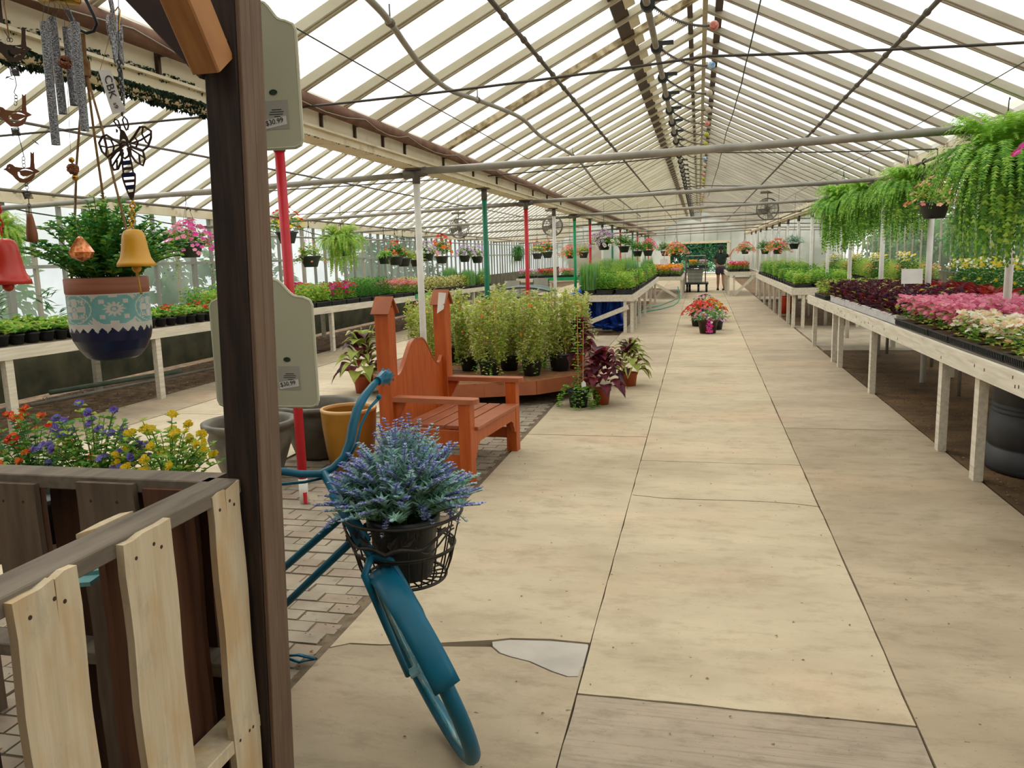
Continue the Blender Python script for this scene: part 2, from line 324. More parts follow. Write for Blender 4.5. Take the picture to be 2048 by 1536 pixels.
    def flower(s, p, n, r, m=0, mc=None, petals=5):
        p = V(p); n = V(n).normalized(); e = n.orthogonal().normalized(); g = n.cross(e); a0 = random.random() * 6
        for k in range(petals):
            a = a0 + 2 * PI * k / petals; h = PI / petals * .95
            D = lambda t: e * math.cos(t) + g * math.sin(t)
            s.add([p, p + D(a - h) * r * .8 + n * r * .3, p + D(a) * r + n * r * .15, p + D(a + h) * r * .8 + n * r * .3], [(0, 1, 2, 3)], m)
        if mc is not None:
            s.add([p + n * r * .35] + [p + (e * math.cos(t) + g * math.sin(t)) * r * .28 + n * r * .2 for t in (0, 1.57, 3.14, 4.71)], [(0, 1, 2), (0, 2, 3), (0, 3, 4), (0, 4, 1)], mc)
        return s
    def mesh(s, name, mats, smooth=False, shift=None):
        me = bpy.data.meshes.new(name); vs = s.v
        if shift is not None: vs = [(a - shift[0], b - shift[1], c - shift[2]) for a, b, c in vs]
        me.from_pydata(vs, [], s.f)
        for mm in mats: me.materials.append(M[mm] if isinstance(mm, str) else mm)
        if any(s.m): me.polygons.foreach_set('material_index', s.m)
        if smooth: me.polygons.foreach_set('use_smooth', [True] * len(me.polygons))
        me.update(); return me
    def obj(s, name, mats, parent=None, smooth=False, world=True, label=None):
        """links the mesh; world: vertices are world coordinates and get moved into the unrotated parent's space"""
        if isinstance(mats, str): mats = [mats]
        sh = None
        if parent is not None and world:
            q = V((0, 0, 0)); p = parent
            while p is not None: q += p.location; p = p.parent
            sh = q
        o = bpy.data.objects.new(name, s.mesh(name, mats, smooth, sh)); COL.objects.link(o)
        if parent is not None: o.parent = parent
        if label: o['label'] = label
        return o
def thing(name, label, cat, loc=(0, 0, 0), group=None, rz=0):
    o = bpy.data.objects.new(name, None); COL.objects.link(o); o.empty_display_size = .1
    o.location = loc; o.rotation_euler = (0, 0, rz); o['label'] = label; o['category'] = cat
    if group: o['group'] = group
    return o
def tag(o, label, cat, group=None, kind=None):
    if label: o['label'] = label
    if cat: o['category'] = cat
    if group: o['group'] = group
    if kind: o['kind'] = kind
    return o
def struct(o): o['kind'] = 'structure'; return o
def dup(src, loc, rz=0, label=None, group=None, s=1.0, rx=0, ry=0):
    """copy a thing with its parts and sub-parts (mesh data shared)"""
    r = src.copy(); COL.objects.link(r); r.location = loc; r.rotation_euler = (rx, ry, rz); r.scale = (s, s, s) if not isinstance(s, tuple) else s
    if label: r['label'] = label
    if group: r['group'] = group
    for ch in src.children:
        c = ch.copy(); COL.objects.link(c); c.parent = r
        for g in ch.children:
            d = g.copy(); COL.objects.link(d); d.parent = c
    return r
class Kind:
    """a kind of thing: built at the first place it is put, copied after that"""
    def __init__(s, name, cat, fn, variants=1): s.name = name; s.cat = cat; s.fn = fn; s.n = variants; s.src = []
    def put(s, loc, label, group=None, rz=0, sc=1.0, v=None):
        i = v if v is not None else (len(s.src) if len(s.src) < s.n else random.randrange(s.n))
        if i >= len(s.src):
            t = thing(s.name, label, s.cat, (0, 0, 0), group); s.fn(t, i); s.src.append(t)
            t.location = loc; t.rotation_euler = (0, 0, rz); t.scale = (sc, sc, sc) if not isinstance(sc, tuple) else sc
            return t
        t = dup(s.src[i], loc, rz, label, group, sc)
        if not group and 'group' in t: del t['group']
        return t
R_ = random.uniform
ORD = ['nearest', 'second', 'third', 'fourth', 'fifth', 'sixth', 'seventh', 'eighth', 'ninth', 'tenth', 'eleventh', 'twelfth', 'thirteenth', 'fourteenth', 'fifteenth', 'sixteenth', 'seventeenth', 'eighteenth', 'nineteenth', 'twentieth'] + ['%d%s' % (i, {1: 'st', 2: 'nd', 3: 'rd'}.get(i % 10, 'th')) for i in range(21, 60)]
def nth(i): return 'nearest' if i == 0 else ORD[i] + ' nearest'
# ---------------------------------------------------------------- ground
def slab(name, x0, x1, y0, y1, z=0.0, m='concrete', t=.06, wob=.0):
    b = MB(); b.box(((x0 + x1) / 2, (y0 + y1) / 2, z - t / 2), (x1 - x0, y1 - y0, t)); return struct(b.obj(name, [m]))
b = MB(); b.box((-1, 22, -.125), (30, 60, .1)); struct(b.obj('floor', ['soil']))
def poly_slab(name, pts, m, z=0, t=.06):
    b = MB(); b.prism(pts, z - t, z); return struct(b.obj(name, [m]))
def jag(x0, y0, x1, y1, n=12, a=.006):
    return [(x0 + (x1 - x0) * i / n + (R_(-a, a) if 0 < i < n else 0), y0 + (y1 - y0) * i / n + (R_(-a, a) if 0 < i < n else 0)) for i in range(n + 1)]
g = .012
def path(x0, x1, ys, mats, skew=0.0):
    for i in range(len(ys) - 1):
        a, c = ys[i] + g / 2, ys[i + 1] - g / 2
        xa0, xb0 = (x0(a) if callable(x0) else x0), (x1(a) if callable(x1) else x1)
        xa1, xb1 = (x0(c) if callable(x0) else x0), (x1(c) if callable(x1) else x1)
        pts = jag(xa0, a, xb0, a, 14, .004) + jag(xb0, a, xb1, c, 20, .003)[1:] + jag(xb1, c, xa1, c, 10, .003)[1:] + jag(xa1, c, xa0, a, 20, .003)[1:-1]
        poly_slab('floor_slab', pts, mats[i % len(mats)])
JL = -.425
jr = lambda y: .712 + .007 * y
path(JL + g / 2, lambda y: jr(y) - g / 3, [-2.5, .6, 2.70, 6.1, 11.3, 16, 21, 26.4, 33, 40, 48], ['concrete_front', 'concrete_front'] + ['concrete'] * 8)
path(lambda y: jr(y) + g / 3, 1.88, [-2.5, 2.2, 7.40, 13.2, 18.5, 26.4, 33, 40, 48], ['concrete_b', 'concrete_b', 'concrete_m', 'concrete_m', 'concrete_m', 'concrete', 'concrete', 'concrete'])
# left lane with the broken corner at Y 3.1
crk = [PZ(*p) for p in [(600, 1290), (700, 1287), (760, 1290), (870, 1287), (985, 1281), (1020, 1277), (1100, 1279), (1176, 1286)]]
low = [PZ(*p) for p in [(870, 1291), (985, 1292), (1000, 1305), (1020, 1312), (1060, 1322), (1105, 1342), (1135, 1352), (1158, 1352), (1166, 1330)]]
crk = [(max(p.x, -1.49), p.y) for p in crk]; low = [(p.x, p.y) for p in low]
ey = crk[0][1]
near = [(-1.49, -2.5), (JL, -2.5), (JL, low[-1][1] - .03)] + [(x - .004, y - .008) for x, y in low[::-1]] + [(x, y - .006) for x, y in crk[3::-1][:4]]
poly_slab('floor_slab', near, 'concrete_b')
far = [(x, y + .006) for x, y in crk] + [(JL, 6.9), (-1.49, 6.9)]
far[len(crk) - 1] = (JL, crk[-1][1] + .004)
poly_slab('floor_slab', far, 'concrete')
patch = [(x, y - .004) for x, y in crk[4:]] + [(JL - .004, crk[-1][1] - .02)] + [(x, y + .006) for x, y in low[::-1][:-1]]
pz = MB(); pz.prism([(x, y) for x, y in patch], -.05, -.004); struct(pz.obj('floor_patch', ['patch']))
path(-1.49, JL, [6.9 + g, 11.4, 16.2, 21, 26.4, 33, 40, 48], ['concrete', 'concrete_m'])
# crack lines across the middle lane
for pts in ([(1265, 990), (1330, 997), (1420, 1000), (1520, 1003), (1590, 1008), (1640, 1014)],):
    b = MB(); q = [PZ(*p) for p in pts]
    b.tube([p + V((0, 0, .0005)) for p in q], .0022, 4); tag(b.obj('floor_crack', ['joint']), None, None, kind='structure')
# concrete on the left bay, cross walks
path(-5.62, -3.3, [-2.5, 3, 7.5, 12, 16.5, 21, 27, 34, 41, 48], ['concrete_l'])
path(-6.45, -5.64, [-2.5, 4, 9, 14, 19, 25, 31, 48], ['concrete_m'])
slab('floor_slab', -3.29, -1.5, 13.4, 15.6, m='dirtc'); slab('floor_slab', -3.29, -1.5, 26.6, 28.0, m='concrete')
slab('floor_slab', -3.29, -1.5, 36, 48, m='concrete')
slab('floor_slab', 1.92, 8, 13.2, 17.4, m='dirtc'); slab('floor_slab', 1.92, 8, 26.6, 28.2, m='dirtc'); slab('floor_slab', 4.6, 5.5, -2.5, 13.1, m='dirtc')
# brick pavers between the aisle and the left bay: one surface of bricks
b = MB()
y = -1.0; row = 0
while y < 9.2:
    x = -3.26 + (row % 2) * .1
    while x < -1.56:
        x1 = min(x + .198, -1.53); dz = R_(-.004, .004)
        b.box(((x + x1) / 2, y + .049, -.04 + dz), (x1 - x - .008, .09, .066), m=0 if random.random() < .75 else 1)
        x += .2
    y += .1; row += 1
struct(b.obj('floor_pavers', ['brick', 'brick_r']))
slab('floor_sand', -3.29, -1.5, -1.2, 9.24, z=-.012, m='joint_sand', t=.03)
slab('floor_dirt_strip', -3.28, -1.52, 9.25, 13.35, z=-.012, m='soil', t=.03)
slab('floor_mulch_strip', 1.9, 4.55, -2, 13.15, z=-.006, m='mulch', t=.03)
# wood chips and dead leaves: litter nobody would count
b = MB()
for i in range(5200):
    x = 1.92 + abs(random.gauss(0, .9)); yy = R_(2.5, 13)
    if x > 4.4: continue
    a = R_(0, PI); L = R_(.008, .022)
    d = V((math.cos(a), math.sin(a), R_(-.3, .3))); n = V((R_(-.4, .4), R_(-.4, .4), 1))
    b.leaf((x, yy, .001), d, L, L * .5, random.choice((0, 0, 1, 2)), nrm=n)
tag(b.obj('wood_chips', ['chip', 'soil', 'mulch']), 'pale brown wood chips scattered over the soil under the right-hand bench', 'wood chips', kind='stuff')
b = MB()
for i in range(900):
    k = random.random()
    if k < .35: x, yy = -1.52 + abs(random.gauss(0, .04)) * -1, R_(1.5, 8.3)
    elif k < .6: x, yy = R_(-3, -1.55), R_(2, 8.5)
    elif k < .85: x, yy = R_(-6.9, -6.3), R_(4, 14)
    else: x, yy = R_(-1.4, 1.8), 2.2 + 8 * random.random() ** 1.5
    a = R_(0, 2 * PI); L = R_(.006, .02) if k < .85 else R_(.004, .016)
    b.leaf((x, yy, .002), (math.cos(a), math.sin(a), R_(0, .4)), L, L * .6, random.choice((0, 1)))
tag(b.obj('leaf_litter', ['leaflitter', 'joint']), 'small dead leaves and grit scattered over the concrete and pavers', 'litter', kind='stuff')
b = MB()
for i in range(2500):
    x, yy = R_(-8, -6.5), R_(4, 20); s = R_(.01, .03)
    b.leaf((x, yy, R_(-.01, .005)), (R_(-1, 1), R_(-1, 1), R_(-.2, .3)), s, s * .9, random.choice((0, 1, 2)))
tag(b.obj('gravel', ['dirtc', 'soil', 'patch']), 'grey gravel and leaf crumbs along the ground under the long left bench', 'gravel', kind='stuff')

# ---------------------------------------------------------------- the glasshouse
Y0, Y1 = -1.6, 48.2
XG, XR = -2.5, 2.56; ZE = 2.66; RX, RZ = .04, 3.9; SL = (RZ - ZE) / (RX - XG)
WL = -8.25
def eave(y): return 2.52 - .0145 * max(0, min(y, 24) - 8)     # the left wall plate sags away from the camera
def roofz(x):
    return RZ - SL * abs(x - RX)
# bays: (x low-left, z, x ridge, z, x low-right, z)
LRX = -5.4; LRZ = 3.95
RRX, RRZ = 5.1, 3.88
slopes = [  # name, near-lo, near-hi for Y: functions giving points
    ('main_left', lambda y: V((XG, y, ZE)), lambda y: V((RX - .02, y, RZ)), 'rafter'),
    ('main_right', lambda y: V((XR, y, ZE)), lambda y: V((RX + .02, y, RZ)), 'rafter_r'),
    ('bay_left', lambda y: V((WL + .02, y, eave(y))), lambda y: V((LRX, y, LRZ)), 'rafter'),
    ('bay_left_back', lambda y: V((XG - .28, y, ZE)), lambda y: V((LRX, y, LRZ)), 'rafter'),
    ('bay_right', lambda y: V((XR + .3, y, ZE)), lambda y: V((RRX, y, RRZ)), 'rafter_r'),
    ('bay_right_far', lambda y: V((7.9, y, ZE)), lambda y: V((RRX, y, RRZ)), 'rafter_r')]
ceil = bpy.data.objects.new('ceiling', None); COL.objects.link(ceil); struct(ceil); ceil['label'] = 'glasshouse roof of white rafters and milky panels'
SP = .61
for nm, lo, hi, mt in slopes:
    up = (hi(5) - lo(5)).cross(V((0, 1, 0))); up = up if up.z > 0 else -up; up.normalize()
    film = MB(); n = 20
    for i in range(n):
        ya, yb = Y0 + (Y1 - Y0) * i / n, Y0 + (Y1 - Y0) * (i + 1) / n
        film.add([lo(ya) + up * .055, lo(yb) + up * .055, hi(yb) + up * .055, hi(ya) + up * .055], [(0, 1, 2, 3)])
    struct(film.obj('ceiling_panels', ['glaze'], ceil, world=False))
    rest = MB(); y = Y0 + .25 if nm != 'main_left' else 5.46 - 11 * SP; k = 0
    while y < Y1:
        a, c = lo(y), hi(y)
        if k % 2 == 0 or True:
            if y < 18:
                r = MB(); worn = nm == 'main_left' and abs(y - 7.92) < .2
                j = [a + (c - a) * t for t in (0, 1)]
                r.beam(j[0], j[1], .056, .062, up=up, ch=.004); r.beam(j[0] - up * .034, j[1] - up * .034, .026, .014, up=up)
                struct(r.obj('rafter', ['rafter_worn' if worn else mt], ceil, world=False))
            else: rest.beam(a, c, .056, .062, up=up)
        y += SP; k += 1
    o = rest.obj('rafter', [mt], ceil, world=False); o['kind'] = 'stuff'
# ridge boards
for x, z in ((RX, RZ), (LRX, LRZ), (RRX, RRZ)):
    b = MB(); b.beam((x, Y0, z - .07), (x, Y1, z - .07), .045, .2); struct(b.obj('ridge_board', ['rafter'], ceil, world=False))
# vent rows either side of the ridge: dark weathered headers behind the bars
vx = -.66
b = MB(); b.beam((vx, Y0, roofz(vx) + .02), (vx, Y1, roofz(vx) + .02), .13, .05, up=(-SL, 0, 1)); struct(b.obj('vent_header', ['darkcopper'], ceil, world=False))
b = MB(); b.beam((RX + .13, Y0, RZ - .03), (RX + .13, Y1, RZ - .03), .07, .04); b.beam((RX - .14, Y0, RZ - .04), (RX - .14, Y1, RZ - .04), .05, .04)
struct(b.obj('vent_header', ['darkcopper'], ceil, world=False))
y = 3.0
while y < 34:                                                    # cream cover strips on the vent header
    b = MB(); b.box((vx + .09, y + .2, roofz(vx + .09) + .0), (.09, .36, .03), Euler((0, -.445, 0)).to_matrix()); struct(b.obj('vent_strip', ['cream'], ceil, world=False)); y += SP * (1 if y < 16 else 3)
# gutter beams between the bays
def gutter(x, side, near):
    t = bpy.data.objects.new('gutter_beam', None); COL.objects.link(t); struct(t); t.location = (x, Y0, 2.42)
    b = MB(); b.box((x - side * .0, (Y0 + Y1) / 2, 2.445), (.20, Y1 - Y0, .05)); b.box((x, (Y0 + Y1) / 2, 2.475), (.26, Y1 - Y0, .014)); b.obj('beam_bottom', ['cream'], t)
    b = MB(); b.box((x + side * .08, (Y0 + Y1) / 2, 2.565), (.03, Y1 - Y0, .17)); b.box((x - side * .1, (Y0 + Y1) / 2, 2.565), (.03, Y1 - Y0, .17)); b.obj('fascia', ['cream'], t)
    b = MB(); b.box((x - side * .12, (Y0 + Y1) / 2, 2.66), (.34, Y1 - Y0, .03)); b.obj('gutter_trough', ['galv'], t)
    return t
gl = gutter(-2.6, 1, True); gr = gutter(2.66, -1, False)
b = MB(); yy = Y0
mo = MB()
def tuft(x, y, z, s):
    for q in range(7): mo.leaf((x + R_(-s, s), y + R_(-s, s), z), (R_(-1, 1), R_(-1, 1), R_(-1.6, .1)), s * R_(.7, 1.6), s * .8)
for i in range(700):
    y = R_(2.4, 4.5); tuft(-2.6 + random.choice((-.1, .1, .1, R_(-.1, .1))), y, 2.418, R_(.008, .022))
for i in range(260): tuft(-2.6 + .1 * random.choice((-1, 1)), R_(3, 12), 2.418, R_(.003, .008))
for i in range(200): tuft(-2.50, R_(2.4, 4.3), 2.49 + R_(-.02, .02), R_(.008, .016))
for i in range(160): tuft(-2.50, R_(3, 10), 2.485, R_(.003, .007))
struct(mo.obj('moss', ['moss'], gl))['kind'] = 'stuff'
# posts along the left gutter: red, white, green in turn
cols = [('red', 'red_paint'), ('white', 'white_paint'), ('green', 'green_paint')]
i = 0; y = 4.72; spots = []
PYs = [4.72, 7.25, 9.7, 12.15, 14.6, 17.1, 19.6, 22.2, 24.8, 27.4, 30, 32.6, 35.2, 37.8, 40.4, 43]
cnt = {}
for i, y in enumerate(PYs):
    cn, cm = cols[i % 3]; cnt[cn] = cnt.get(cn, 0) + 1
    lab = {('red', 1): 'red pipe post with chipped paint at its foot, rising behind the dark timber post', ('white', 1): 'white pipe post rising behind the orange cedar bench',
           ('green', 1): 'dark green pipe post rising out of the trellised vines', ('red', 2): 'bright red pipe post behind the trellised vines', ('white', 2): 'thin white pipe post before the stacked garden chairs',
           ('green', 2): 'bright green pipe post beside the stacked garden chairs'}.get((cn, cnt[cn]), '%s pipe post under the left gutter beam, %s nearest of its colour' % (cn, ORD[cnt[cn] - 1]))
    t = thing('support_post', lab, 'post', (-2.56, y, 0), 'painted posts under the left gutter beam')
    b = MB(); z0 = .17 if i == 0 else 0
    b.tube([(-2.56, y, z0), (-2.56, y, 2.30)], .031, 14); b.obj('pole', [cm if i != 5 else 'green_bright'], t, True)
    if i == 0:
        b = MB(); b.tube([(-2.56, y, .0), (-2.56, y, .175)], .0305, 14); b.obj('bare_foot', ['white_paint'], t, True, label='white foot where the red paint has flaked')
        b = MB(); b.box((-2.540, y - .022, .04), (.02, .016, .075)); b.obj('paint_flake', ['red_paint'], t)
    b = MB(); b.tube([(-2.56, y, 2.28), (-2.56, y, 2.42)], .037, 12); b.box((-2.57, y, 2.412), (.16, .1, .016)); b.obj('bracket', ['dark_steel'], t, True)
# posts along the right gutter: white pipes
for i, y in enumerate([5.0, 7.6, 10.05, 12.5, 15, 17.5, 20, 22.6, 25.2, 27.8, 30.4, 33, 36, 39, 42]):
    t = thing('support_post', 'white pipe post under the right gutter beam, %s' % nth(i), 'post', (2.56, y, 0), 'white posts under the right gutter beam')
    b = MB(); b.tube([(2.56, y, 0), (2.56, y, 2.30)], .033, 12); b.obj('pole', ['white_paint'], t, True)
    b = MB(); b.tube([(2.56, y, 2.28), (2.56, y, 2.42)], .038, 12); b.obj('bracket', ['dark_steel'], t, True)
# rusty pipe and thin wires along the left gutter
t = thing('heating_pipe', 'thick rusty brown pipe running along the top of the left gutter beam', 'pipe', (-2.42, Y0, 2.6))
b = MB(); b.tube([(-2.435, Y0, 2.61), (-2.435, 12, 2.61), (-2.435, 26, 2.605), (-2.435, Y1 - .1, 2.60)], .047, 12); b.obj('pipe', ['rust'], t, True)
for y in [2.6, 3.5, 4.35, 5.2, 5.75, 6.3, 6.8, 7.9, 9, 10.1, 11.2, 12.4, 13.6, 15]:
    b = MB(); b.box((-2.495, y, 2.54), (.02, .02, .10)); b.box((-2.47, y, 2.575), (.05, .025, .012)); b.obj('clamp', ['darkcopper'], t)
def sagline(pts, n=6, sag=.03, jig=.0):
    out = []
    for a, c in zip(pts[:-1], pts[1:]):
        a = V(a); c = V(c)
        for i in range(n):
            s = i / n; p = a.lerp(c, s); p.z -= sag * 4 * s * (1 - s); out.append(p + V((0, 0, R_(-jig, jig))))
    return out + [V(pts[-1])]
def cable(name, pts, r, m, lab, cat, group=None, n=6, sag=.03, seg=6, jig=0):
    b = MB(); b.tube(sagline(pts, n, sag, jig), r, seg); return tag(b.obj(name, [m], smooth=True), lab, cat, group)
cable('wire', [(-2.385, y, 2.61) for y in (1, 3.2, 4.4, 5.7, 6.6, 8, 9.6, 12, 15)], .003, 'steel', 'thin grey wire drooping in loops along the rusty pipe', 'wire', n=4, sag=.05)
# cross pipes tying the bays together
for i, y in enumerate([7.25, 12.2, 17.1, 22.1, 27.2, 32.2, 37.3, 42.3]):
    d = .0 if i < 2 else .02
    t = thing('cross_pipe', 'grey pipe crossing the house between the gutter beams, %s' % nth(i), 'pipe', (-2.6, y, 2.37), 'grey cross pipes under the roof')
    b = MB(); b.tube([(-8.2, y + .02, 2.24 - .003 * y), (-2.64, y + .02, 2.365)], .027, 10); b.obj('pipe', ['steel'], t, True)
    b = MB(); b.tube([(-2.48, y, 2.39), (2.66, y, 2.50 + d)], .034 if i == 0 else .03, 12); b.obj('pipe', ['steel'], t, True)
    b = MB(); b.tube([(-2.68, y + .01, 2.365), (-2.46, y + .01, 2.39)], .044, 10); b.obj('coupling', ['dark_steel'], t, True)
    b = MB(); b.tube([(2.7, y, 2.5 + d), (7.9, y, 2.36)], .03, 10); b.obj('pipe', ['steel'], t, True)
# twisted tie rods across, near the gutters
for i, y in enumerate([4.85, 9.7, 14.6, 19.6, 24.6, 29.7]):
    b = MB(); b.tube(sagline([(-8.1, y, 2.5), (-2.5, y, 2.52 + .04), (RX, y, 2.67 + .03 * (i > 0)), (2.5, y, 2.60)], 8, .015), .008, 6)
    tag(b.obj('tie_rod', ['wire'], smooth=True), 'thin twisted tie rod across the roof, %s' % nth(i), 'rod', 'tie rods across the roof')
# purlin pipes under the rafters
for x, lab in ((-1.27, 'left slope of the main roof'), (1.46, 'right slope of the main roof')):
    t = thing('purlin_pipe', 'dark pipe running lengthwise under the %s' % lab, 'pipe', (x, Y0, roofz(x)))
    b = MB(); z = roofz(x) - .095; b.tube([(x, Y0, z), (x, Y1, z)], .017, 8); b.obj('pipe', ['dark_steel'], t, True)
    y = 1.2
    while y < 14:
        b = MB(); b.tube([(x, y, z), (x, y + .05, z)], .024, 8); b.obj('clamp', ['dark_steel'], t, True); y += SP
b = MB(); z = 3.2; b.tube([(-6.75, Y0, 3.08), (-6.75, Y1, 3.08)], .016, 8); tag(b.obj('purlin_pipe', ['dark_steel'], smooth=True), 'dark pipe running lengthwise under the roof of the left bay', 'pipe')
cable('wire', [(-2.05, 1.5, 2.82), (-2.05, 20, 2.8), (-2.0, 44, 2.8)], .004, 'wire', 'thin wire strung lengthwise under the left roof slope', 'wire', n=4, sag=.05)
cable('wire', [(2.15, 1.5, 2.85), (2.15, 20, 2.82), (2.1, 44, 2.8)], .004, 'wire', 'thin wire strung lengthwise under the right roof slope', 'wire', n=4, sag=.05)
cable('power_cord', [(.55, 3.6, 3.62), (.45, 6, 3.55), (.38, 8.2, 3.15), (.36, 12, 3.2), (.3, 17, 3.0), (.2, 21, 2.9)], .006, 'wire', 'thin dark cord wandering under the ridge', 'cord', n=5, sag=.04, jig=.02)
# wavy conduit on the left slope
HP = [(740, 0, 2.96), (780, 45, 2.94), (815, 95, 2.93), (850, 140, 2.89), (900, 180, 2.88), (955, 200, 2.90), (1020, 225, 2.94), (1050, 242, 2.95), (1085, 275, 2.93), (1145, 310, 2.96), (1165, 330, 2.94), (1205, 380, 2.87), (1240, 400, 2.87), (1285, 436, 2.86)]
pts = [PZ(*p) for p in HP]; pts = [V((-1.66, 3.2, 2.98))] + pts
sm = []
for i in range(len(pts) - 1):
    p0, p1, p2, p3 = pts[max(i - 1, 0)], pts[i], pts[i + 1], pts[min(i + 2, len(pts) - 1)]
    for k in range(5):
        s = k / 5; sm.append(.5 * ((2 * p1) + (p2 - p0) * s + (2 * p0 - 5 * p1 + 4 * p2 - p3) * s * s + (3 * p1 - p0 - 3 * p2 + p3) * s ** 3))
t = thing('conduit', 'grey hose-like conduit snaking along the left roof slope', 'conduit', pts[1])
b = MB(); b.tube(sm, .02, 8); b.obj('pipe', ['steel'], t, True)
for i in (2, 6, 10, 13):
    p = pts[i]; b = MB(); b.tube([p - V((0, .02, 0)), p + V((0, .02, 0))], .026, 8); b.tube([p, p + V((0, 0, .1))], .005, 5); b.obj('hanger', ['dark_steel'], t, True)
# ventilation shaft with rack arms and tennis balls on their ends
t = thing('vent_shaft', 'round steel shaft running lengthwise under the left of the ridge', 'shaft', (-.35, Y0, 3.3))
b = MB(); b.tube([(-.37, Y0, 3.3), (-.34, Y1 - 2, 3.3)], .026, 10); b.obj('pipe', ['steel'], t, True)
y = 4.6; i = 0
for i in range(44):
    y = 4.75 + i * 1.24 if i < 3 else 4.75 + 3 * 1.24 + (i - 3) * .98
    if y > Y1 - 3: break
    b = MB(); b.tube([(-.36, y - .03, 3.3), (-.36, y + .03, 3.3)], .052, 12); b.box((-.28, y, 3.33), (.12, .035, .03)); r = b.obj('gear_housing', ['black'], t)
    arc = [(-.33 + .40 * s, y, 3.29 - .17 * (1 - (1 - s) ** 2)) for s in [k / 8 for k in range(9)]]
    b = MB(); b.tube(arc, .009, 6)
    if y < 14:
        for k in range(22):
            s = .05 + .7 * k / 22; p = V((-.33 + .40 * s, y, 3.29 - .17 * (1 - (1 - s) ** 2) - .013)); b.box(p, (.006, .012, .012))
    b.obj('rack', ['dark_steel'], r, True)
    b = MB(); b.sphere(V(arc[-1]) + V((.02, 0, 0)), .033, seg=12, rings=8); b.obj('ball', [M['balls'][(0, 1, 2, 3, 3, 1, 0)[i % 7]]], r, True)
# walls
def wall(name, f, w0, w1, step, top, low=.0):
    pass
wl = bpy.data.objects.new('wall_left', None); COL.objects.link(wl); struct(wl); wl.location = (WL, Y0, 0)
b = MB(); b.box((WL, (Y0 + Y1) / 2, .42), (.12, Y1 - Y0, .84)); b.obj('lower_wall', ['lower_wall'], wl)
b = MB(); n = 16
for i in range(n):
    ya, yb = Y0 + (Y1 - Y0) * i / n, Y0 + (Y1 - Y0) * (i + 1) / n
    b.add([(WL, ya, .84), (WL, yb, .84), (WL, yb, eave(yb) - .02), (WL, ya, eave(ya) - .02)], [(0, 1, 2, 3)])
b.obj('wall_panels', ['wallfilm'], wl)
y = Y0 + .2; k = 0
bars = MB()
while y < Y1:
    w = .045 if k % 4 else .09
    tgt = MB() if y < 20 else bars
    tgt.box((WL + .04, y, (.84 + eave(y)) / 2), (.05, w, eave(y) - .84))
    if y < 20: tgt.obj('mullion', ['shellw' if k % 3 else 'rafter_r'], wl)
    y += R_(.42, .55); k += 1
bars.obj('mullion', ['shellw'], wl)['kind'] = 'stuff'
b = MB(); n = 12
for i in range(n):
    ya, yb = Y0 + (Y1 - Y0) * i / n, Y0 + (Y1 - Y0) * (i + 1) / n
    b.beam((WL + .07, ya, eave(ya) - .02), (WL + .07, yb, eave(yb) - .02), .06, .17)
b.obj('wall_plate', ['cream'], wl)
b = MB(); b.box((WL + .05, (Y0 + Y1) / 2, 1.62), (.04, Y1 - Y0, .045)); b.obj('rail', ['shellw'], wl)
b = MB()
for y in (7.0, 9.9, 12.8): b.box((WL + .06, y, 2.18), (.05, .62, .38))
b.obj('white_board', ['rafter'], wl)
b = MB(); b.tube(sagline([(WL + .2, y, eave(y) - .16) for y in (2, 5, 8, 10.5, 13, 15.5, 18, 21, 25)], 5, .10), .009, 6); tag(b.obj('electric_cable', ['black'], smooth=True), 'black cable drooping in loops under the left eave', 'cable')
b = MB(); b.tube([(WL + .35, Y0, 2.12), (WL + .35, Y1 - .2, 2.0)], .018, 8); tag(b.obj('water_pipe', ['steel'], smooth=True), 'straight grey pipe under the left eave', 'pipe')
wr = bpy.data.objects.new('wall_right', None); COL.objects.link(wr); struct(wr); wr.location = (7.9, Y0, 0)
b = MB(); b.box((7.9, (Y0 + Y1) / 2, .35), (.12, Y1 - Y0, .7)); b.obj('lower_wall', ['lower_wall'], wr)
b = MB(); b.add([(7.9, Y0, .7), (7.9, Y1, .7), (7.9, Y1, ZE), (7.9, Y0, ZE)], [(0, 1, 2, 3)]); b.obj('wall_panels', [sheet('clear_wall_film', 'c8d0c0', .75)], wr)
b = MB(); y = Y0
while y < Y1: b.box((7.86, y, 1.68), (.05, .05, 1.96)); y += 1.2
b.obj('mullion', ['rafter_r'], wr)['kind'] = 'stuff'
# far gable wall with the wide doorway
wb = bpy.data.objects.new('wall_back', None); COL.objects.link(wb); struct(wb); wb.location = (0, Y1, 0)
b = MB(); DX0, DX1, DZ = -1.66, 1.65, 1.98
b.prism([(WL, 0), (DX0, 0), (DX0, DZ), (DX1, DZ), (DX1, 0), (7.9, 0), (7.9, ZE), (RRX, RRZ), (2.7, ZE), (RX, RZ), (-2.6, ZE), (LRX, LRZ), (WL, eave(48))], Y1, Y1 + .02, lambda u, v, w: (u, w, v)); b.obj('wall_panels', [sheet('white_gable_film', 'd4d6ce', .3, c2='b0b5aa', scale=.5)], wb)
b = MB()
for x in [WL + .3 + i * .75 for i in range(22)]:
    if DX0 - .1 < x < DX1 + .1: b.box((x, Y1 - .04, 2.6), (.05, .05, 1.1))
    else: b.box((x, Y1 - .04, 1.5), (.05, .05, 2.6))
b.obj('mullion', ['rafter_r'], wb)['kind'] = 'stuff'
b = MB(); b.box((0, Y1 - .05, DZ + .06), (3.6, .08, .14)); b.box((DX0, Y1 - .05, 1), (.12, .08, 2)); b.box((DX1, Y1 - .05, 1), (.12, .08, 2)); b.obj('door_frame', ['cream'], wb)
b = MB(); b.box((-6.6, Y1 - .1, 1.25), (2.0, .05, 1.9)); b.obj('white_board', ['rafter_r'], wb)
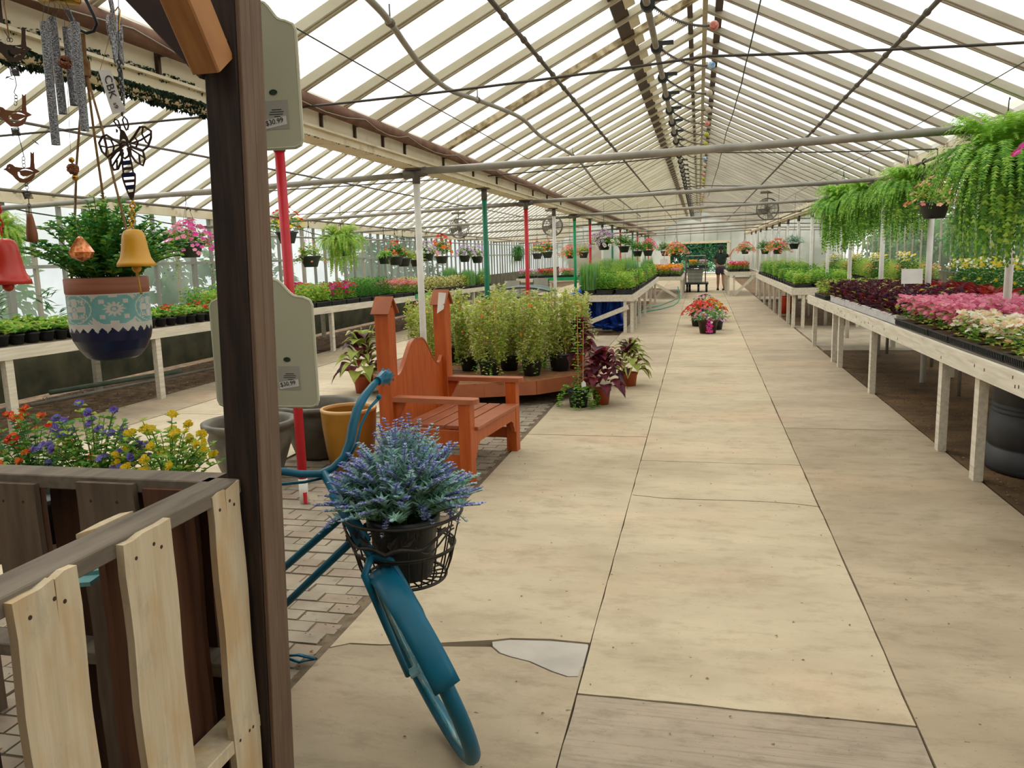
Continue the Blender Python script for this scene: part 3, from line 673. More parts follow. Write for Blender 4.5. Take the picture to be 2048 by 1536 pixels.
b = MB(); b.beam((DX0 + .3, Y1 - .1, 1.0), (DX0 + .3, Y1 - .1, 2.0), .05, .05); b.obj('door_rail', ['steel'], wb)
slab('floor_slab', -8, 8, 48.3, 52, z=.0, m='concrete')
# ---------------------------------------------------------------- plant kinds (local coordinates, base at the origin)
def rdir(spread=1.0, up=0.0):
    a = R_(0, 2 * PI); return V((math.cos(a) * spread, math.sin(a) * spread, up))
def pot_mb(r0, r1, h, rim=.012, seg=20):
    b = MB(); b.lathe([(.001, 0), (r0, 0), (r0 + (r1 - r0) * .85, h * .85), (r1 * .99, h * .86), (r1 + rim, h * .86), (r1 + rim, h), (r1 - .004, h), (r1 - .01, h * .85), (.001, h * .84)], seg); return b
def bushy(b, n, R, hgt, ll, lw, mi, z0=0, per=7, droop=0.0, base=.03, flat=.5):
    """n leafy stems fanning from the base; mi is a list of material slots for the leaves"""
    for _ in range(n):
        a = R_(0, 2 * PI); k = math.sqrt(random.random()); rr = R * k; hh = hgt * (1 - flat * k * k) * R_(.75, 1.1)
        p0 = V((math.cos(a) * base * k * 2, math.sin(a) * base * k * 2, z0)); p2 = V((math.cos(a) * rr, math.sin(a) * rr, z0 + hh - droop * k * k))
        p1 = p0.lerp(p2, .5) + V((0, 0, hh * .25))
        for j in range(per):
            s = (j + .6) / per; s = .25 + .75 * s
            q = p0 * (1 - s) ** 2 + p1 * 2 * s * (1 - s) + p2 * s * s
            d = rdir(1, R_(.0, .8)); b.leaf(q, d, ll * R_(.7, 1.2), lw * R_(.7, 1.2), random.choice(mi))
def dome_flowers(b, n, R, hgt, r, mi, mc=None, z0=0, petals=5, droop=0, lo=0.0):
    for _ in range(n):
        a = R_(0, 2 * PI); k = math.sqrt(R_(lo, 1)); p = V((math.cos(a) * R * k, math.sin(a) * R * k, z0 + hgt * (1 - .6 * k * k) - droop * k * k + R_(-.02, .02)))
        nn = V((math.cos(a) * k, math.sin(a) * k, .8)) + V((R_(-.4, .4), R_(-.4, .4), R_(-.3, .3))); b.flower(p, nn, r * R_(.8, 1.15), random.choice(mi), mc, petals)
def frond(b, p0, az, L, rise, drop, wmax, n=22, mi=(0,), curl=.3):
    d = V((math.cos(az), math.sin(az), 0)); pts = []; bow = R_(-.12, .12)
    for i in range(n + 1):
        s = i / n; r = L * (s - curl * s * s * s * .6); z = rise * math.sin(min(s * 2.0, PI) * .9) * (1 - s * .2) - drop * s * s * s
        pts.append(p0 + d * r + V((0, 0, z)) + V((-d.y, d.x, 0)) * bow * s * s)
    side = V((-d.y, d.x, 0))
    for i in range(2, n):
        s = i / n; w = wmax * 1.0 * math.sin(PI * min(1, s * .95 + .04)) ** .6; t = (pts[i + 1] - pts[i - 1]).normalized(); m = random.choice(mi)
        for sg in (-1, 1):
            dr = (side * sg + t * .35 + V((0, 0, -.1 + R_(-.35, .2)))).normalized(); e = pts[i] + dr * w * R_(.8, 1.15); h = (pts[i + 1] - pts[i]) * .42
            b.add([pts[i] - h, pts[i] + h, e + h * .25], [(0, 1, 2)], m)
    return pts
def fern_fn(R, drop, n, mats=('fern', 'fern_d', 'fern_l')):
    def fn(t, i):
        random.seed(100 + i)
        pot_mb(.10, .14, .16).obj('pot', ['dgreen_pl'], t, True, False)
        b = MB(); c = V((0, 0, .15))
        for k in range(n):
            az = R_(0, 2 * PI); q = random.random()
            if q < .34: frond(b, c, az, R * R_(.5, .85), R_(.26, .40) * R / .5, R_(.0, .08), .042, 40, (0, 2, 2, 0))
            elif q < .72: frond(b, c, az, R * R_(.75, 1.15), R_(.14, .28) * R / .5, drop * R_(.3, .7), .042, 46, (0, 0, 2, 1))
            else: frond(b, c, az, R * R_(.6, .95), R_(.05, .16), drop * R_(.8, 1.25), .040, 46, (1, 0, 1, 2), curl=.8)
        b.obj('fronds', list(mats), t, False, False)
        hanger(t, .14, .16, .45)
    return fn
def hanger(t, r, z, h):
    b = MB()
    for k in range(3):
        a = k * 2.094; b.tube([(math.cos(a) * r, math.sin(a) * r, z), (0, 0, z + h)], .0025, 4)
    b.tube([(0, 0, z + h), (0, 0, z + h + .05), (.015, 0, z + h + .075), (.03, 0, z + h + .06)], .004, 5); b.obj('hanger', ['black'], t, False, False)
def basket_fn(petal, leaves=('g1', 'g2', 'g4'), centre=None, R=.24, fl=90, fr=.028, hgt=.20, droop=.12, potm='dgreen_pl', trail=0, bloom_lo=.0, n=60, hh=.42):
    def fn(t, i):
        random.seed(300 + i)
        pot_mb(.09, .135, .15).obj('pot', [potm], t, True, False)
        b = MB(); bushy(b, n, R, hgt, .05, .03, [0, 0, 1, 2], .14, 6, droop)
        if trail:
            for _ in range(trail):
                a = R_(0, 2 * PI); p = V((math.cos(a) * .14, math.sin(a) * .14, .15))
                for k in range(12):
                    p = p + V((math.cos(a) * .012, math.sin(a) * .012, -.03)); b.leaf(p, rdir(1, -.3), .035, .02, random.choice((0, 1)))
        b.obj('foliage', list(leaves), t, False, False)
        b = MB(); ms = list(petal) + ([centre] if centre else [])
        dome_flowers(b, fl, R * 1.05, hgt + .03, fr, list(range(len(petal))), len(petal) if centre else None, .15, 5, droop, bloom_lo)
        b.obj('blossoms', ms, t, False, False)
        hanger(t, .135, .15, hh)
    return fn
def tray_mb(L, W, h, slots=True):
    b = MB(); t = .006
    b.box((0, 0, t / 2), (W, L, t))
    for s in (-1, 1):
        b.box((s * (W / 2), 0, h / 2), (t, L, h)); b.box((0, s * (L / 2), h / 2), (W, t, h))
        b.box((s * (W / 2 + .004), 0, h - .005), (.018, L + .02, .01)); b.box((0, s * (L / 2 + .004), h - .005), (W + .02, .018, .01))
    if slots:
        n = int(L / .028)
        for i in range(n):
            y = -L / 2 + (i + .5) * L / n
            for s in (-1, 1): b.box((s * (W / 2 + .006), y, h * .5), (.006, .010, h * .72))
    for i in range(1, 6): b.box((0, -L / 2 + i * L / 6, h * .72), (W - .01, .008, .01))
    return b
def tray_fn(leaves, petals=None, centre=None, L=.54, W=.30, h=.06, hgt=.16, ll=.045, lw=.03, n=70, per=5, fl=0, fr=.022, tray='black', slots=True, grass=0, cells=False, spiky=False, wts=None):
    def fn(t, i):
        random.seed(500 + i)
        tray_mb(L, W, h, slots).obj('tray', [tray], t, False, False)
        b = MB(); nl = len(leaves)
        b.box((0, 0, h * .7), (W - .02, L - .02, .01), m=nl)
        for _ in range(n):
            x, y = R_(-W / 2, W / 2) * .97, R_(-L / 2, L / 2) * .97; z = h * .7; hh = hgt * R_(.6, 1.1)
            if grass:
                a = R_(0, 2 * PI); o = V((math.cos(a), math.sin(a), 0)) * R_(.0, .07)
                b.blade([(x, y, z), (x + o.x * .4, y + o.y * .4, z + hh * .7), (x + o.x, y + o.y, z + hh)], .008, random.randrange(nl))
                continue
            for j in range(per):
                s = (j + 1) / per; q = V((x + R_(-.02, .02), y + R_(-.02, .02), z + hh * s)); m = random.choices(range(nl), wts)[0] if wts else random.randrange(nl)
                d = rdir(1, R_(-.1, .8) if not spiky else R_(.3, 1.4)); b.leaf(q, d, ll * R_(.7, 1.2), lw * R_(.7, 1.2), m)
        b.obj('foliage', list(leaves) + ['soil'], t, False, False)
        if fl:
            b = MB()
            for _ in range(fl):
                b.flower((R_(-W / 2, W / 2), R_(-L / 2, L / 2), h * .7 + hgt * (R_(.85, 1.15) if random.random() < .6 else R_(.45, .95))), (R_(-.7, .7), R_(-.7, .7), 1), fr * R_(.75, 1.2), random.randrange(len(petals)), len(petals) if centre else None, 5)
            b.obj('blossoms', list(petals) + ([centre] if centre else []), t, False, False)
    return fn
def potted_fn(leaves, petals=None, centre=None, r=.055, h=.09, hgt=.16, R=.11, ll=.05, lw=.035, n=14, per=6, fl=0, fr=.025, potm='black', lo=0, square=False):
    def fn(t, i):
        random.seed(700 + i)
        pot_mb(r * .75, r, h, .005, 14 if not square else 4).obj('pot', [potm], t, not square, False)
        b = MB(); bushy(b, n, R, hgt, ll, lw, list(range(len(leaves))), h * .85, per, .02, r * .3); b.obj('foliage', list(leaves), t, False, False)
        if fl:
            b = MB(); dome_flowers(b, fl, R * .8, hgt + .02, fr, list(range(len(petals))), len(petals) if centre else None, h * .85, lo=lo); b.obj('blossoms', list(petals) + ([centre] if centre else []), t, False, False)
    return fn
def coleus_fn(leaves, potm='terra', R=.27, hgt=.36, n=48, ll=.19, lw=.125, pr=.10, ph=.17, spikes=3):
    def fn(t, i):
        random.seed(900 + i)
        pot_mb(pr * .78, pr, ph, .006).obj('pot', [potm], t, True, False)
        b = MB()
        for k in range(n):
            a = k * 2.4 + R_(-.2, .2); s = (k + 1) / n; z = ph + hgt * (1 - s) * .95 + .02; el = 1.1 * (1 - s) - .35
            rr = .03 + R * .35 * s; p = V((math.cos(a) * rr, math.sin(a) * rr, z)); d = V((math.cos(a), math.sin(a), el)); L = ll * R_(.75, 1.2); W = lw * R_(.8, 1.2)
            dd = d.normalized(); side = dd.cross(V((0, 0, 1))).normalized(); upn = side.cross(dd); m = random.randrange(len(leaves)); m2 = random.randrange(len(leaves))
            N = 7; mid = [p + dd * L * q / N + upn * (L * .22 * math.sin(PI * q / N)) - V((0, 0, L * .3 * (q / N) ** 2)) for q in range(N + 1)]
            for sg in (-1, 1):
                ed = []
                for q in range(N + 1):
                    w = W / 2 * math.sin(PI * min(1, (q / N) ** .75)) * (1 + .12 * (q % 2)); ed.append(mid[q] + side * sg * w + upn * w * .25)
                mm = []
                for q in range(N + 1): mm.append(mid[q].lerp(ed[q], .45))
                b.add(mid + mm, [(q, q + 1, N + 2 + q, N + 1 + q) for q in range(N)], m); b.add(mm + ed, [(q, q + 1, N + 2 + q, N + 1 + q) for q in range(N)], m2)
        b.obj('foliage', list(leaves), t, False, False)
        if spikes:
            b = MB()
            for k in range(spikes):
                a = R_(0, 6.3); q0 = V((0, 0, ph + hgt * .7)); q1 = q0 + V((math.cos(a) * R_(.08, .2), math.sin(a) * R_(.08, .2), R_(.15, .24)))
                b.tube([q0, q0.lerp(q1, .5), q1], .003, 4, m=0)
                for j in range(26):
                    s = .3 + .7 * j / 26; b.leaf(q0.lerp(q1, s), rdir(1, .3), .012, .009, 1)
            b.obj('flower_spike', ['g4', 'cream_l'], t, False, False)
    return fn

FERN = Kind('boston_fern', 'hanging fern', fern_fn(.66, .62, 620), 1)
FERN2 = Kind('boston_fern', 'hanging fern', fern_fn(.54, .54, 460), 2)
FERNL = Kind('boston_fern', 'hanging fern', fern_fn(.46, .40, 260, ('g2', 'fern', 'g4')), 1)
FERNS = Kind('hanging_fern', 'hanging fern', fern_fn(.22, .20, 60), 1)
BASKET = {}
def bk(key, *a, **k): BASKET[key] = Kind('hanging_flower_basket', 'hanging basket', basket_fn(*a, **k), 1)
bk('hotpink', ('hot', 'pink'), R=.30, fl=170, droop=.20, trail=6)
bk('redyellow', ('red', 'red', 'yellow'), centre=None, R=.25, fl=40, fr=.03, hgt=.3)
bk('sparsepink', ('coral', 'hot'), leaves=('g4', 'g1', 'g2'), R=.24, fl=26, fr=.018, droop=.2)
bk('orange', ('orange', 'red'), leaves=('g1', 'g3', 'g2'), R=.2, fl=34, fr=.03, hgt=.26)
bk('orangebig', ('orange', 'red'), leaves=('g1', 'g2', 'g4'), R=.25, fl=36, fr=.05, hgt=.42, n=80)
bk('lilac', ('lilac', 'white'), centre='purple', R=.25, fl=90, fr=.03)
bk('white_purple', ('white', 'lilac'), centre='choc', R=.33, fl=110, fr=.036, droop=.16, n=80)
bk('green', ('g2', 'g4'), leaves=('g1', 'g2', 'g3'), R=.3, fl=10, fr=.02, hgt=.3, n=120)
bk('greensparse', ('yellow', 'cream_l'), leaves=('g4', 'g2', 'sage'), R=.22, fl=14, fr=.018)
bk('peach', ('peach', 'coral'), leaves=('g1', 'g4'), R=.26, fl=46, fr=.03, droop=.14, trail=3)
bk('coralbig', ('coral', 'orange', 'pink'), leaves=('g4', 'g2', 'g1'), R=.36, fl=130, fr=.032, droop=.2, n=120)
bk('magenta', ('hot', 'mag'), R=.24, fl=60, fr=.035, droop=.12, hgt=.26)
bk('grey', ('white', 'mint'), leaves=('sage', 'mint', 'blueg'), R=.3, fl=40, fr=.015, hgt=.26, n=100)
SPIDER = Kind('spider_plant', 'hanging plant', None, 1)
def spider(t, i):
    pot_mb(.09, .13, .15).obj('pot', ['black'], t, True, False); b = MB()
    for _ in range(170):
        a = R_(0, 6.3); L = R_(.2, .42); u = R_(.12, .4); d = R_(.1, .5)
        b.blade([V((0, 0, .15)) + V((math.cos(a) * L * s, math.sin(a) * L * s, u * math.sin(s * 2.4) - d * s * s)) for s in (0, .25, .5, .75, 1)], .02, random.choice((0, 1, 0)))
    b.obj('foliage', ['g3', 'g1'], t, False, False); hanger(t, .13, .15, .3)
SPIDER.fn = spider
TRAY = {}
def tk(key, *a, nm='bedding_tray', cat='plant tray', var=2, **k): TRAY[key] = Kind(nm, cat, tray_fn(*a, **k), var)
tk('pink', ('g2', 'g4', 'g1'), ('pink', 'pink', 'pink2'), fl=380, fr=.027, hgt=.21, n=60, per=4)
tk('white', ('g2', 'g4', 'g1'), ('white', 'white', 'cream_l', 'peach'), fl=300, fr=.026, hgt=.18, n=60, per=4)
tk('greenwhite', ('g2', 'g4', 'g1'), ('white', 'white', 'red'), fl=80, fr=.024, hgt=.18, n=110)
tk('redcol', ('col_o', 'col_o', 'col_r'), hgt=.24, ll=.14, lw=.045, n=110, per=4)
tk('darkcol', ('col_d', 'blk', 'col_r', 'g4'), wts=(5, 5, 4, 1), hgt=.22, ll=.08, lw=.05, n=100, per=5, tray='white_pl', h=.09)
tk('olive', ('g4', 'g2', 'stem_b'), hgt=.22, ll=.06, lw=.035, n=100)
tk('herb', ('g1', 'g2'), hgt=.24, ll=.05, lw=.03, n=110)
tk('herbdeep', ('g3', 'g1'), hgt=.26, ll=.045, lw=.02, n=150)
tk('chive', ('blueg', 'g1', 'g2'), hgt=.36, n=700, grass=1)
tk('dill', ('g2', 'g4'), hgt=.40, ll=.03, lw=.008, n=220, per=6)
tk('basil', ('g2', 'g2', 'g4'), hgt=.20, ll=.06, lw=.045, n=100)
tk('orangefl', ('g1', 'g3'), ('orange', 'orange', 'yellow'), fl=130, fr=.03, hgt=.2)
tk('yellowfl', ('g1', 'g2'), ('yellow', 'orange'), fl=120, fr=.03, hgt=.2)
tk('coralfl', ('g1', 'g2'), ('coral', 'pink'), fl=90, fr=.03, hgt=.18)
tk('redfl', ('g1', 'g2'), ('red', 'mag', 'coral'), fl=110, fr=.03, hgt=.18)
tk('magfl', ('g1', 'g2'), ('mag', 'hot', 'red'), fl=60, fr=.038, hgt=.20)
tk('purplefl', ('g1', 'g2'), ('lilac', 'hot', 'white'), fl=110, fr=.03, hgt=.2)
tk('lightcol', ('g4', 'cream_l', 'col_r', 'stem_b'), wts=(4, 3, 1, 1), hgt=.2, ll=.055, lw=.04, n=110)
tk('softorange', ('g1', 'g2', 'g4'), ('orange', 'coral', 'peach'), fl=80, fr=.022, hgt=.24, n=100)
tk('daisy', ('g1', 'g3'), ('yellow', 'white'), fl=60, fr=.03, hgt=.42, n=120, per=7)
tk('feather', ('g2', 'g4'), hgt=.34, ll=.04, lw=.01, n=260, per=5)
POT = {}
def pk(key, *a, nm='potted_seedling', cat='potted plant', var=2, **k): POT[key] = Kind(nm, cat, potted_fn(*a, **k), var)
pk('lettuce', ('g2', 'g4', 'g1'), r=.075, h=.11, hgt=.13, R=.13, ll=.075, lw=.05, n=14)
pk('geranium', ('g2', 'g1'), ('red',), r=.07, h=.10, hgt=.16, R=.12, fl=6, fr=.03, nm='potted_geranium')
pk('tall', ('g3', 'g1'), r=.07, h=.11, hgt=.34, R=.12, ll=.14, lw=.02, n=10, per=3)
COLEUS = Kind('coleus_plant', 'potted plant', coleus_fn(('col_r', 'col_d', 'col_r')), 2)
COLEUSG = Kind('coleus_plant', 'potted plant', coleus_fn(('col_g', 'col_r', 'col_d', 'col_g'), spikes=3), 2)
# ---------------------------------------------------------------- staging benches
def bench(name, label, x0, x1, y0, y1, z, legs, front, mats='white_wood', group=None, dz=0.0, brace=None, rail_h=.13, lean=0):
    """slatted staging from y0 to y1; z is the top; dz lowers the far end; legs are (x, y) feet"""
    t = thing(name, label, 'bench', ((x0 + x1) / 2, (y0 + y1) / 2, 0), group)
    Z = lambda y: z + dz * (y - y0) / (y1 - y0)
    wob = lambda y: .006 * math.sin(y * 1.7)
    n = max(3, int((y1 - y0) / 2.4))
    for x in (x0, x1):
        b = MB()
        for i in range(n):
            ya, yb = y0 + (y1 - y0) * i / n, y0 + (y1 - y0) * (i + 1) / n
            b.beam((x, ya, Z(ya) - rail_h / 2 + wob(ya)), (x, yb, Z(yb) - rail_h / 2 + wob(yb)), .035, rail_h)
        if x == front and not group:
            for k in range(26):
                y = R_(y0, min(y1, y0 + 9)); b.box((x - .0175 if x < 2.5 else x, y, Z(y) - R_(.03, .10)), (.003, .012, .02), m=1)
        b.obj('side_board', [mats, 'knot'], t)
    for y in (y0, y1):
        b = MB(); b.box(((x0 + x1) / 2, y, Z(y) - rail_h / 2), (x1 - x0 + .035, .035, rail_h)); b.obj('end_board', [mats], t)
    b = MB(); m = int((x1 - x0 - .04) / .11)
    for i in range(m):
        x = x0 + .06 + i * (x1 - x0 - .12) / (m - 1)
        b.beam((x, y0 + .02, Z(y0) - .012), (x, y1 - .02, Z(y1) - .012), .075, .02)
    b.obj('top_slats', ['mulch' if False else 'stringer'], t)
    for lx, ly in legs:
        b = MB(); b.beam((lx, ly, 0), (lx + lean, ly, Z(ly) - .02), .06, .09, up=(0, 1, 0)); b.obj('leg', [mats], t)
    if brace:
        for a, c in brace:
            b = MB(); b.beam(a, c, .035, .09); b.obj('brace', [mats], t)
    return Z
legs_r = [(1.855, y) for y in (5.28, 5.84, 6.66, 9.27, 11.28, 11.75, 13.77)] + [(3.0, y) for y in (4.5, 7.5, 10.5, 13.5)]
Zr = bench('staging_bench', 'long weathered white bench of pink and white begonias along the right of the aisle', 1.815, 3.05, 3.6, 14.3, .862, [(1.86, 3.9)] + [(1.86, y) for y in (5.86, 6.7, 9.3, 11.35, 11.85, 13.8)] + [(2.98, y) for y in (4.5, 7.5, 10.5, 13.5)], 1.815, dz=-.06)
Zr2 = bench('staging_bench', 'grey wooden bench of green herbs beyond the begonia bench on the right', 1.84, 3.2, 16.9, 27.4, .80, [(1.88, y) for y in (17.05, 18.0, 19.8, 21.2, 22.6, 24.4, 26.3)] + [(2.05, 16.95), (3.1, 17.1), (3.1, 21), (3.1, 25)], 1.84, dz=-.0, rail_h=.14, brace=[((2.1, 16.93, .62), (3.15, 16.93, .35))])
bench('staging_bench', 'far bench of red and purple petunias beside the standing person', .98, 2.0, 28.6, 32.3, .83, [(1.02, y) for y in (28.7, 29.6, 31.0, 32.2)] + [(1.2, 28.7), (1.94, 28.7), (1.94, 32)], .98, brace=[((1.22, 28.62, .06), (1.9, 28.62, .72))])
bench('staging_bench', 'bench of tall green herbs left of the aisle with a sagging top board', -2.45, -1.25, 16.1, 26.4, .76, [(-1.29, y) for y in (16.2, 17.0, 18.3, 20.2, 22.6, 25)] + [(-2.4, 16.2), (-2.4, 20.5), (-2.4, 25.5), (-1.42, 16.15)], -1.25, dz=.02, brace=[((-2.4, 16.08, .12), (-1.35, 16.08, .52))])
bench('staging_bench', 'far bench of orange and yellow marigolds left of the aisle', -1.75, -.52, 27.6, 34.5, .74, [(-.56, y) for y in (27.7, 29.2, 31, 33, 34.3)] + [(-1.7, 27.7), (-1.7, 31)], -.52, brace=[((-1.6, 27.58, .62), (-.7, 27.58, .08))])
Zl = bench('staging_bench', 'long weathered white bench of potted flowers along the left glass wall', -7.75, -6.3, 4.2, 24.9, .90, [(-6.33, y) for y in (6.2, 8.35, 10.6, 13.1, 15.6, 18.2, 20.4, 22.4, 24.6)] + [(-7.68, y) for y in (6, 8.9, 12, 15.5, 19, 23)], -6.3, dz=-.23, lean=-.0, rail_h=.115)
bench('staging_bench', 'cross bench at the far end of the left bay with a green painted edge', -6.2, -2.9, 27.6, 29.2, .78, [(-6.1, 27.7), (-5.0, 27.7), (-4.0, 27.7), (-3.0, 27.7), (-6.1, 29.1), (-3, 29.1)], 9)
b = MB(); b.box((-4.35, 27.57, .75), (1.7, .03, .1)); tag(b.obj('edge_board', ['green_bright']), 'bright green board on the edge of the far cross bench', 'board')
b = MB(); b.box((-6.275, 18.1, .73), (.03, 1.5, .1)); tag(b.obj('edge_board', ['green_bright']), 'green painted board on the front of the long left bench', 'board')
bench('staging_bench', 'bench of orange flowers behind the right-hand gutter posts', 3.55, 4.5, 4.5, 13.5, .80, [(3.6, y) for y in (5, 7.5, 10, 13)] + [(4.42, y) for y in (5, 9, 13)], 3.55)
bench('staging_bench', 'white edged bench of small pots far to the right', 5.6, 6.7, 5.5, 17, .92, [(5.65, y) for y in (6, 9, 12, 16)] + [(6.6, 6), (6.6, 16)], 5.6, mats='white_paint')
bench('staging_bench', 'bench of feathery green plants beyond the orange flowers on the right', 3.6, 4.9, 17.6, 27, .80, [(3.65, 18), (3.65, 22), (3.65, 26.5), (4.8, 18), (4.8, 26)], 3.6)
# ---- right bench load
rows = [('front', 2.02), ('second', 2.36), ('third', 2.70)]
RT = []
y = 4.1; k = 0
while y < 8.3:
    for r, (rn, x) in enumerate(rows):
        if r == 0: key = 'greenwhite' if y < 5.3 else ('white' if y < 6.5 else 'pink')
        elif r == 1: key = 'white' if y < 5.3 else 'pink'
        else: key = 'pink'
        nmc = {'greenwhite': 'green and white', 'white': 'cream-white', 'pink': 'pink'}[key]
        TRAY[key].put((x, y, Zr(y)), 'black tray of %s begonias on the right bench, %s row, %s' % (nmc, rn, nth(k)), group='begonia trays on the right bench', rz=R_(-.03, .03) + (PI if random.random() < .5 else 0))
    y += .57; k += 1
k = 0
y = 8.62
while y < 12.6:
    TRAY['darkcol'].put((2.02, y, Zr(y)), 'white pack of dark purple coleus on the right bench, %s of its row' % (ORD[k]), rz=R_(-.03, .03))
    TRAY['darkcol'].put((2.37, y, Zr(y)), 'white pack of dark purple coleus behind the front row on the right bench, %s' % (ORD[k]), rz=R_(-.03, .03))
    if y < 10.8: TRAY['redcol'].put((2.72, y - .1, Zr(y)), 'tray of deep red spiky coleus on the right bench, %s of its row' % ORD[k])
    else: TRAY['darkcol'].put((2.72, y, Zr(y)), 'white pack of dark coleus at the rear of the right bench, %s of its row' % ORD[k])
    y += .57; k += 1
for i, (x, y) in enumerate(((2.0, 12.95), (2.0, 13.5), (2.35, 12.95), (2.35, 13.5), (2.70, 13.0), (2.70, 13.55))):
    TRAY['olive'].put((x, y, Zr(y)), 'tray of olive green plants at the far end of the right bench, %s of six' % ORD[i].replace('nearest', 'first'))
for i, y in enumerate((4.8, 6.2, 7.8)):
    TRAY['redcol'].put((2.98 - .02, y + 2.6, Zr(y)), 'tray of deep red coleus pressed to the rear edge of the right bench, %s' % ORD[i]) if False else None
# ---- herbs on the second right bench
kk = ['basil', 'herbdeep', 'herb', 'chive', 'dill', 'herbdeep', 'basil', 'herb', 'herbdeep', 'feather']
NMS = dict(basil='broad-leaved light green herbs', herb='mid green herbs', herbdeep='deep green fine-leaved herbs', chive='upright grassy chives', dill='feathery pale dill', feather='feathery green plants', orangefl='orange marigolds', yellowfl='yellow marigolds', coralfl='coral geraniums', redfl='red petunias', magfl='magenta and red geraniums', purplefl='lilac and pink petunias', lightcol='pale yellow-green coleus', softorange='small orange flowers', daisy='tall yellow daisies', olive='olive foliage', herbx='herbs')
def fill(xs, y0, y1, Z, keyf, where, step=.6, rz=0, zs=1.15):
    c = {}
    k = 0; y = y0
    while y < y1:
        for r, x in enumerate(xs):
            key = keyf(r, k, y)
            if key:
                i = c.get((key, r), 0); c[(key, r)] = i + 1
                rn = ['front', 'second', 'third', 'fourth'][r]
                TRAY[key].put((x, y, Z(y) if callable(Z) else Z), 'tray of %s, %s, %s row, %s' % (NMS[key], where, rn, nth(i)), group='plant trays, ' + where, rz=rz + R_(-.04, .04), sc=(1, 1, zs * R_(.9, 1.12)))
        y += step; k += 1
fill([2.04, 2.42, 2.80], 17.3, 27, .80, lambda r, k, y: (['basil', 'herb', 'basil', 'herb', 'herbdeep'][(k + r) % 5] if y < 21 else ['herbdeep', 'herb', 'feather'][(k + r) % 3]), 'second right bench', .62)
fill([1.2, 1.55], 28.95, 32.1, .83, lambda r, k, y: ['redfl', 'purplefl', 'redfl'][(k + 2 * r) % 3], 'far right bench', .64)
fill([-1.45, -1.83, -2.21], 16.45, 26, .765, lambda r, k, y: [['basil', 'herb', 'chive'], ['herb', 'basil', 'chive'], ['olive', 'herb', 'dill'], ['chive', 'dill', 'herb'], ['herb', 'dill', 'feather']][k % 5][r], 'herb bench left of the aisle', .60, zs=1.5)
fill([-.75, -1.12, -1.5], 27.95, 34.2, .74, lambda r, k, y: ['orangefl', 'yellowfl', 'coralfl', 'orangefl'][(k * 2 + r) % 4] if k else ['coralfl', 'yellowfl', 'redfl'][r], 'marigold bench', .66)
fill([3.75, 4.1], 4.9, 13.2, .80, lambda r, k, y: 'softorange' if y < 9.5 else ('daisy' if r == 0 else 'feather'), 'bench behind the right posts', .62)
fill([3.8, 4.2, 4.6], 18, 26.6, .80, lambda r, k, y: ['feather', 'daisy', 'softorange', 'feather'][(k + r) % 4], 'rear bench behind the right posts', .72)
# near the long left bench: rows of small black pots, then trays
def Zt(y): return Zl(y)
i = 0
for rr, x in enumerate((-6.46, -6.66, -6.88)):
    y = 5.0; k = 0
    while y < 7.9:
        POT['lettuce'].put((x, y + rr * .05, Zt(y)), 'black pot of leafy seedlings, near end of left bench, %s row, %s' % (['front', 'second', 'third'][rr], nth(k)), rz=R_(0, 6), sc=R_(.9, 1.1))
        y += .185; k += 1
for k, (x, y) in enumerate(((-7.15, 5.6), (-7.3, 6.1), (-7.2, 6.7), (-7.4, 7.2), (-7.1, 7.6))):
    POT['tall'].put((x, y, Zt(y)), 'pot of long strappy leaves at the back of the long left bench, %s' % nth(k), rz=R_(0, 6), sc=1.2)
k = 0
for rr, x in enumerate((-6.47, -6.70, -6.95)):
    y = 8.05; k = 0
    while y < 10.1:
        kd = 'geranium' if (k * 3 + rr) % 4 == 0 else 'lettuce'
        POT[kd].put((x, y, Zt(y)), ('pot of red geranium' if kd == 'geranium' else 'pot of yellow-green leaves') + ' on the left bench beside the timber post, %s row, %s' % (['front', 'second', 'third'][rr], nth(k)), rz=R_(0, 6), sc=.95)
        y += .2; k += 1
def kl(r, k, y):
    if y < 11.2: return ['herb', 'basil', 'herb'][r]
    if y < 13.4: return ['basil', 'magfl', 'magfl'][r]
    if y < 14.4: return ['magfl', 'herb', 'magfl'][r]
    if y < 16.4: return ['herbdeep', 'herb', 'coralfl'][r]
    if y < 17.8: return ['coralfl', 'coralfl', 'herb'][r]
    if y < 21.5: return 'lightcol'
    return ['herbdeep', 'olive', 'chive'][(r + k) % 3]
fill([-6.50, -6.86, -7.22], 10.5, 24.6, Zt, kl, 'long left bench', .6, zs=1.35)
fill([-5.9, -5.2, -4.5, -3.8], 27.9, 29.0, .78, lambda r, k, y: ['purplefl', 'redfl', 'coralfl', 'lightcol'][r], 'far cross bench', .6, rz=PI / 2)
for k in range(5):
    t = thing('white_pot', 'small white pot on the green edged cross bench, %s from the left' % ['first', 'second', 'third', 'fourth', 'fifth'][k], 'pot', (-4.1 + k * .3, 27.72, .78), 'white pots on the cross bench')
    pot_mb(.05, .07, .11, .005).obj('pot_body', ['white_pl'], t, True, False)
# small pots on the far right white bench
PC = Kind('plant_pot', 'pot', lambda t, i: (pot_mb(.05, .065, .1, .005, 10).obj('pot_body', ['black'], t, True, False), (lambda b: (bushy(b, 8, .09, .14, .05, .03, [0, 1], .08, 4), b.obj('foliage', ['g1', 'g2'], t, False, False)))(MB())), 1)
for k in range(26):
    PC.put((5.72, 5.8 + k * .2, .92), 'small black pot of seedlings on the white edged bench far to the right, %s' % nth(k), 'small pots on the white edged bench')
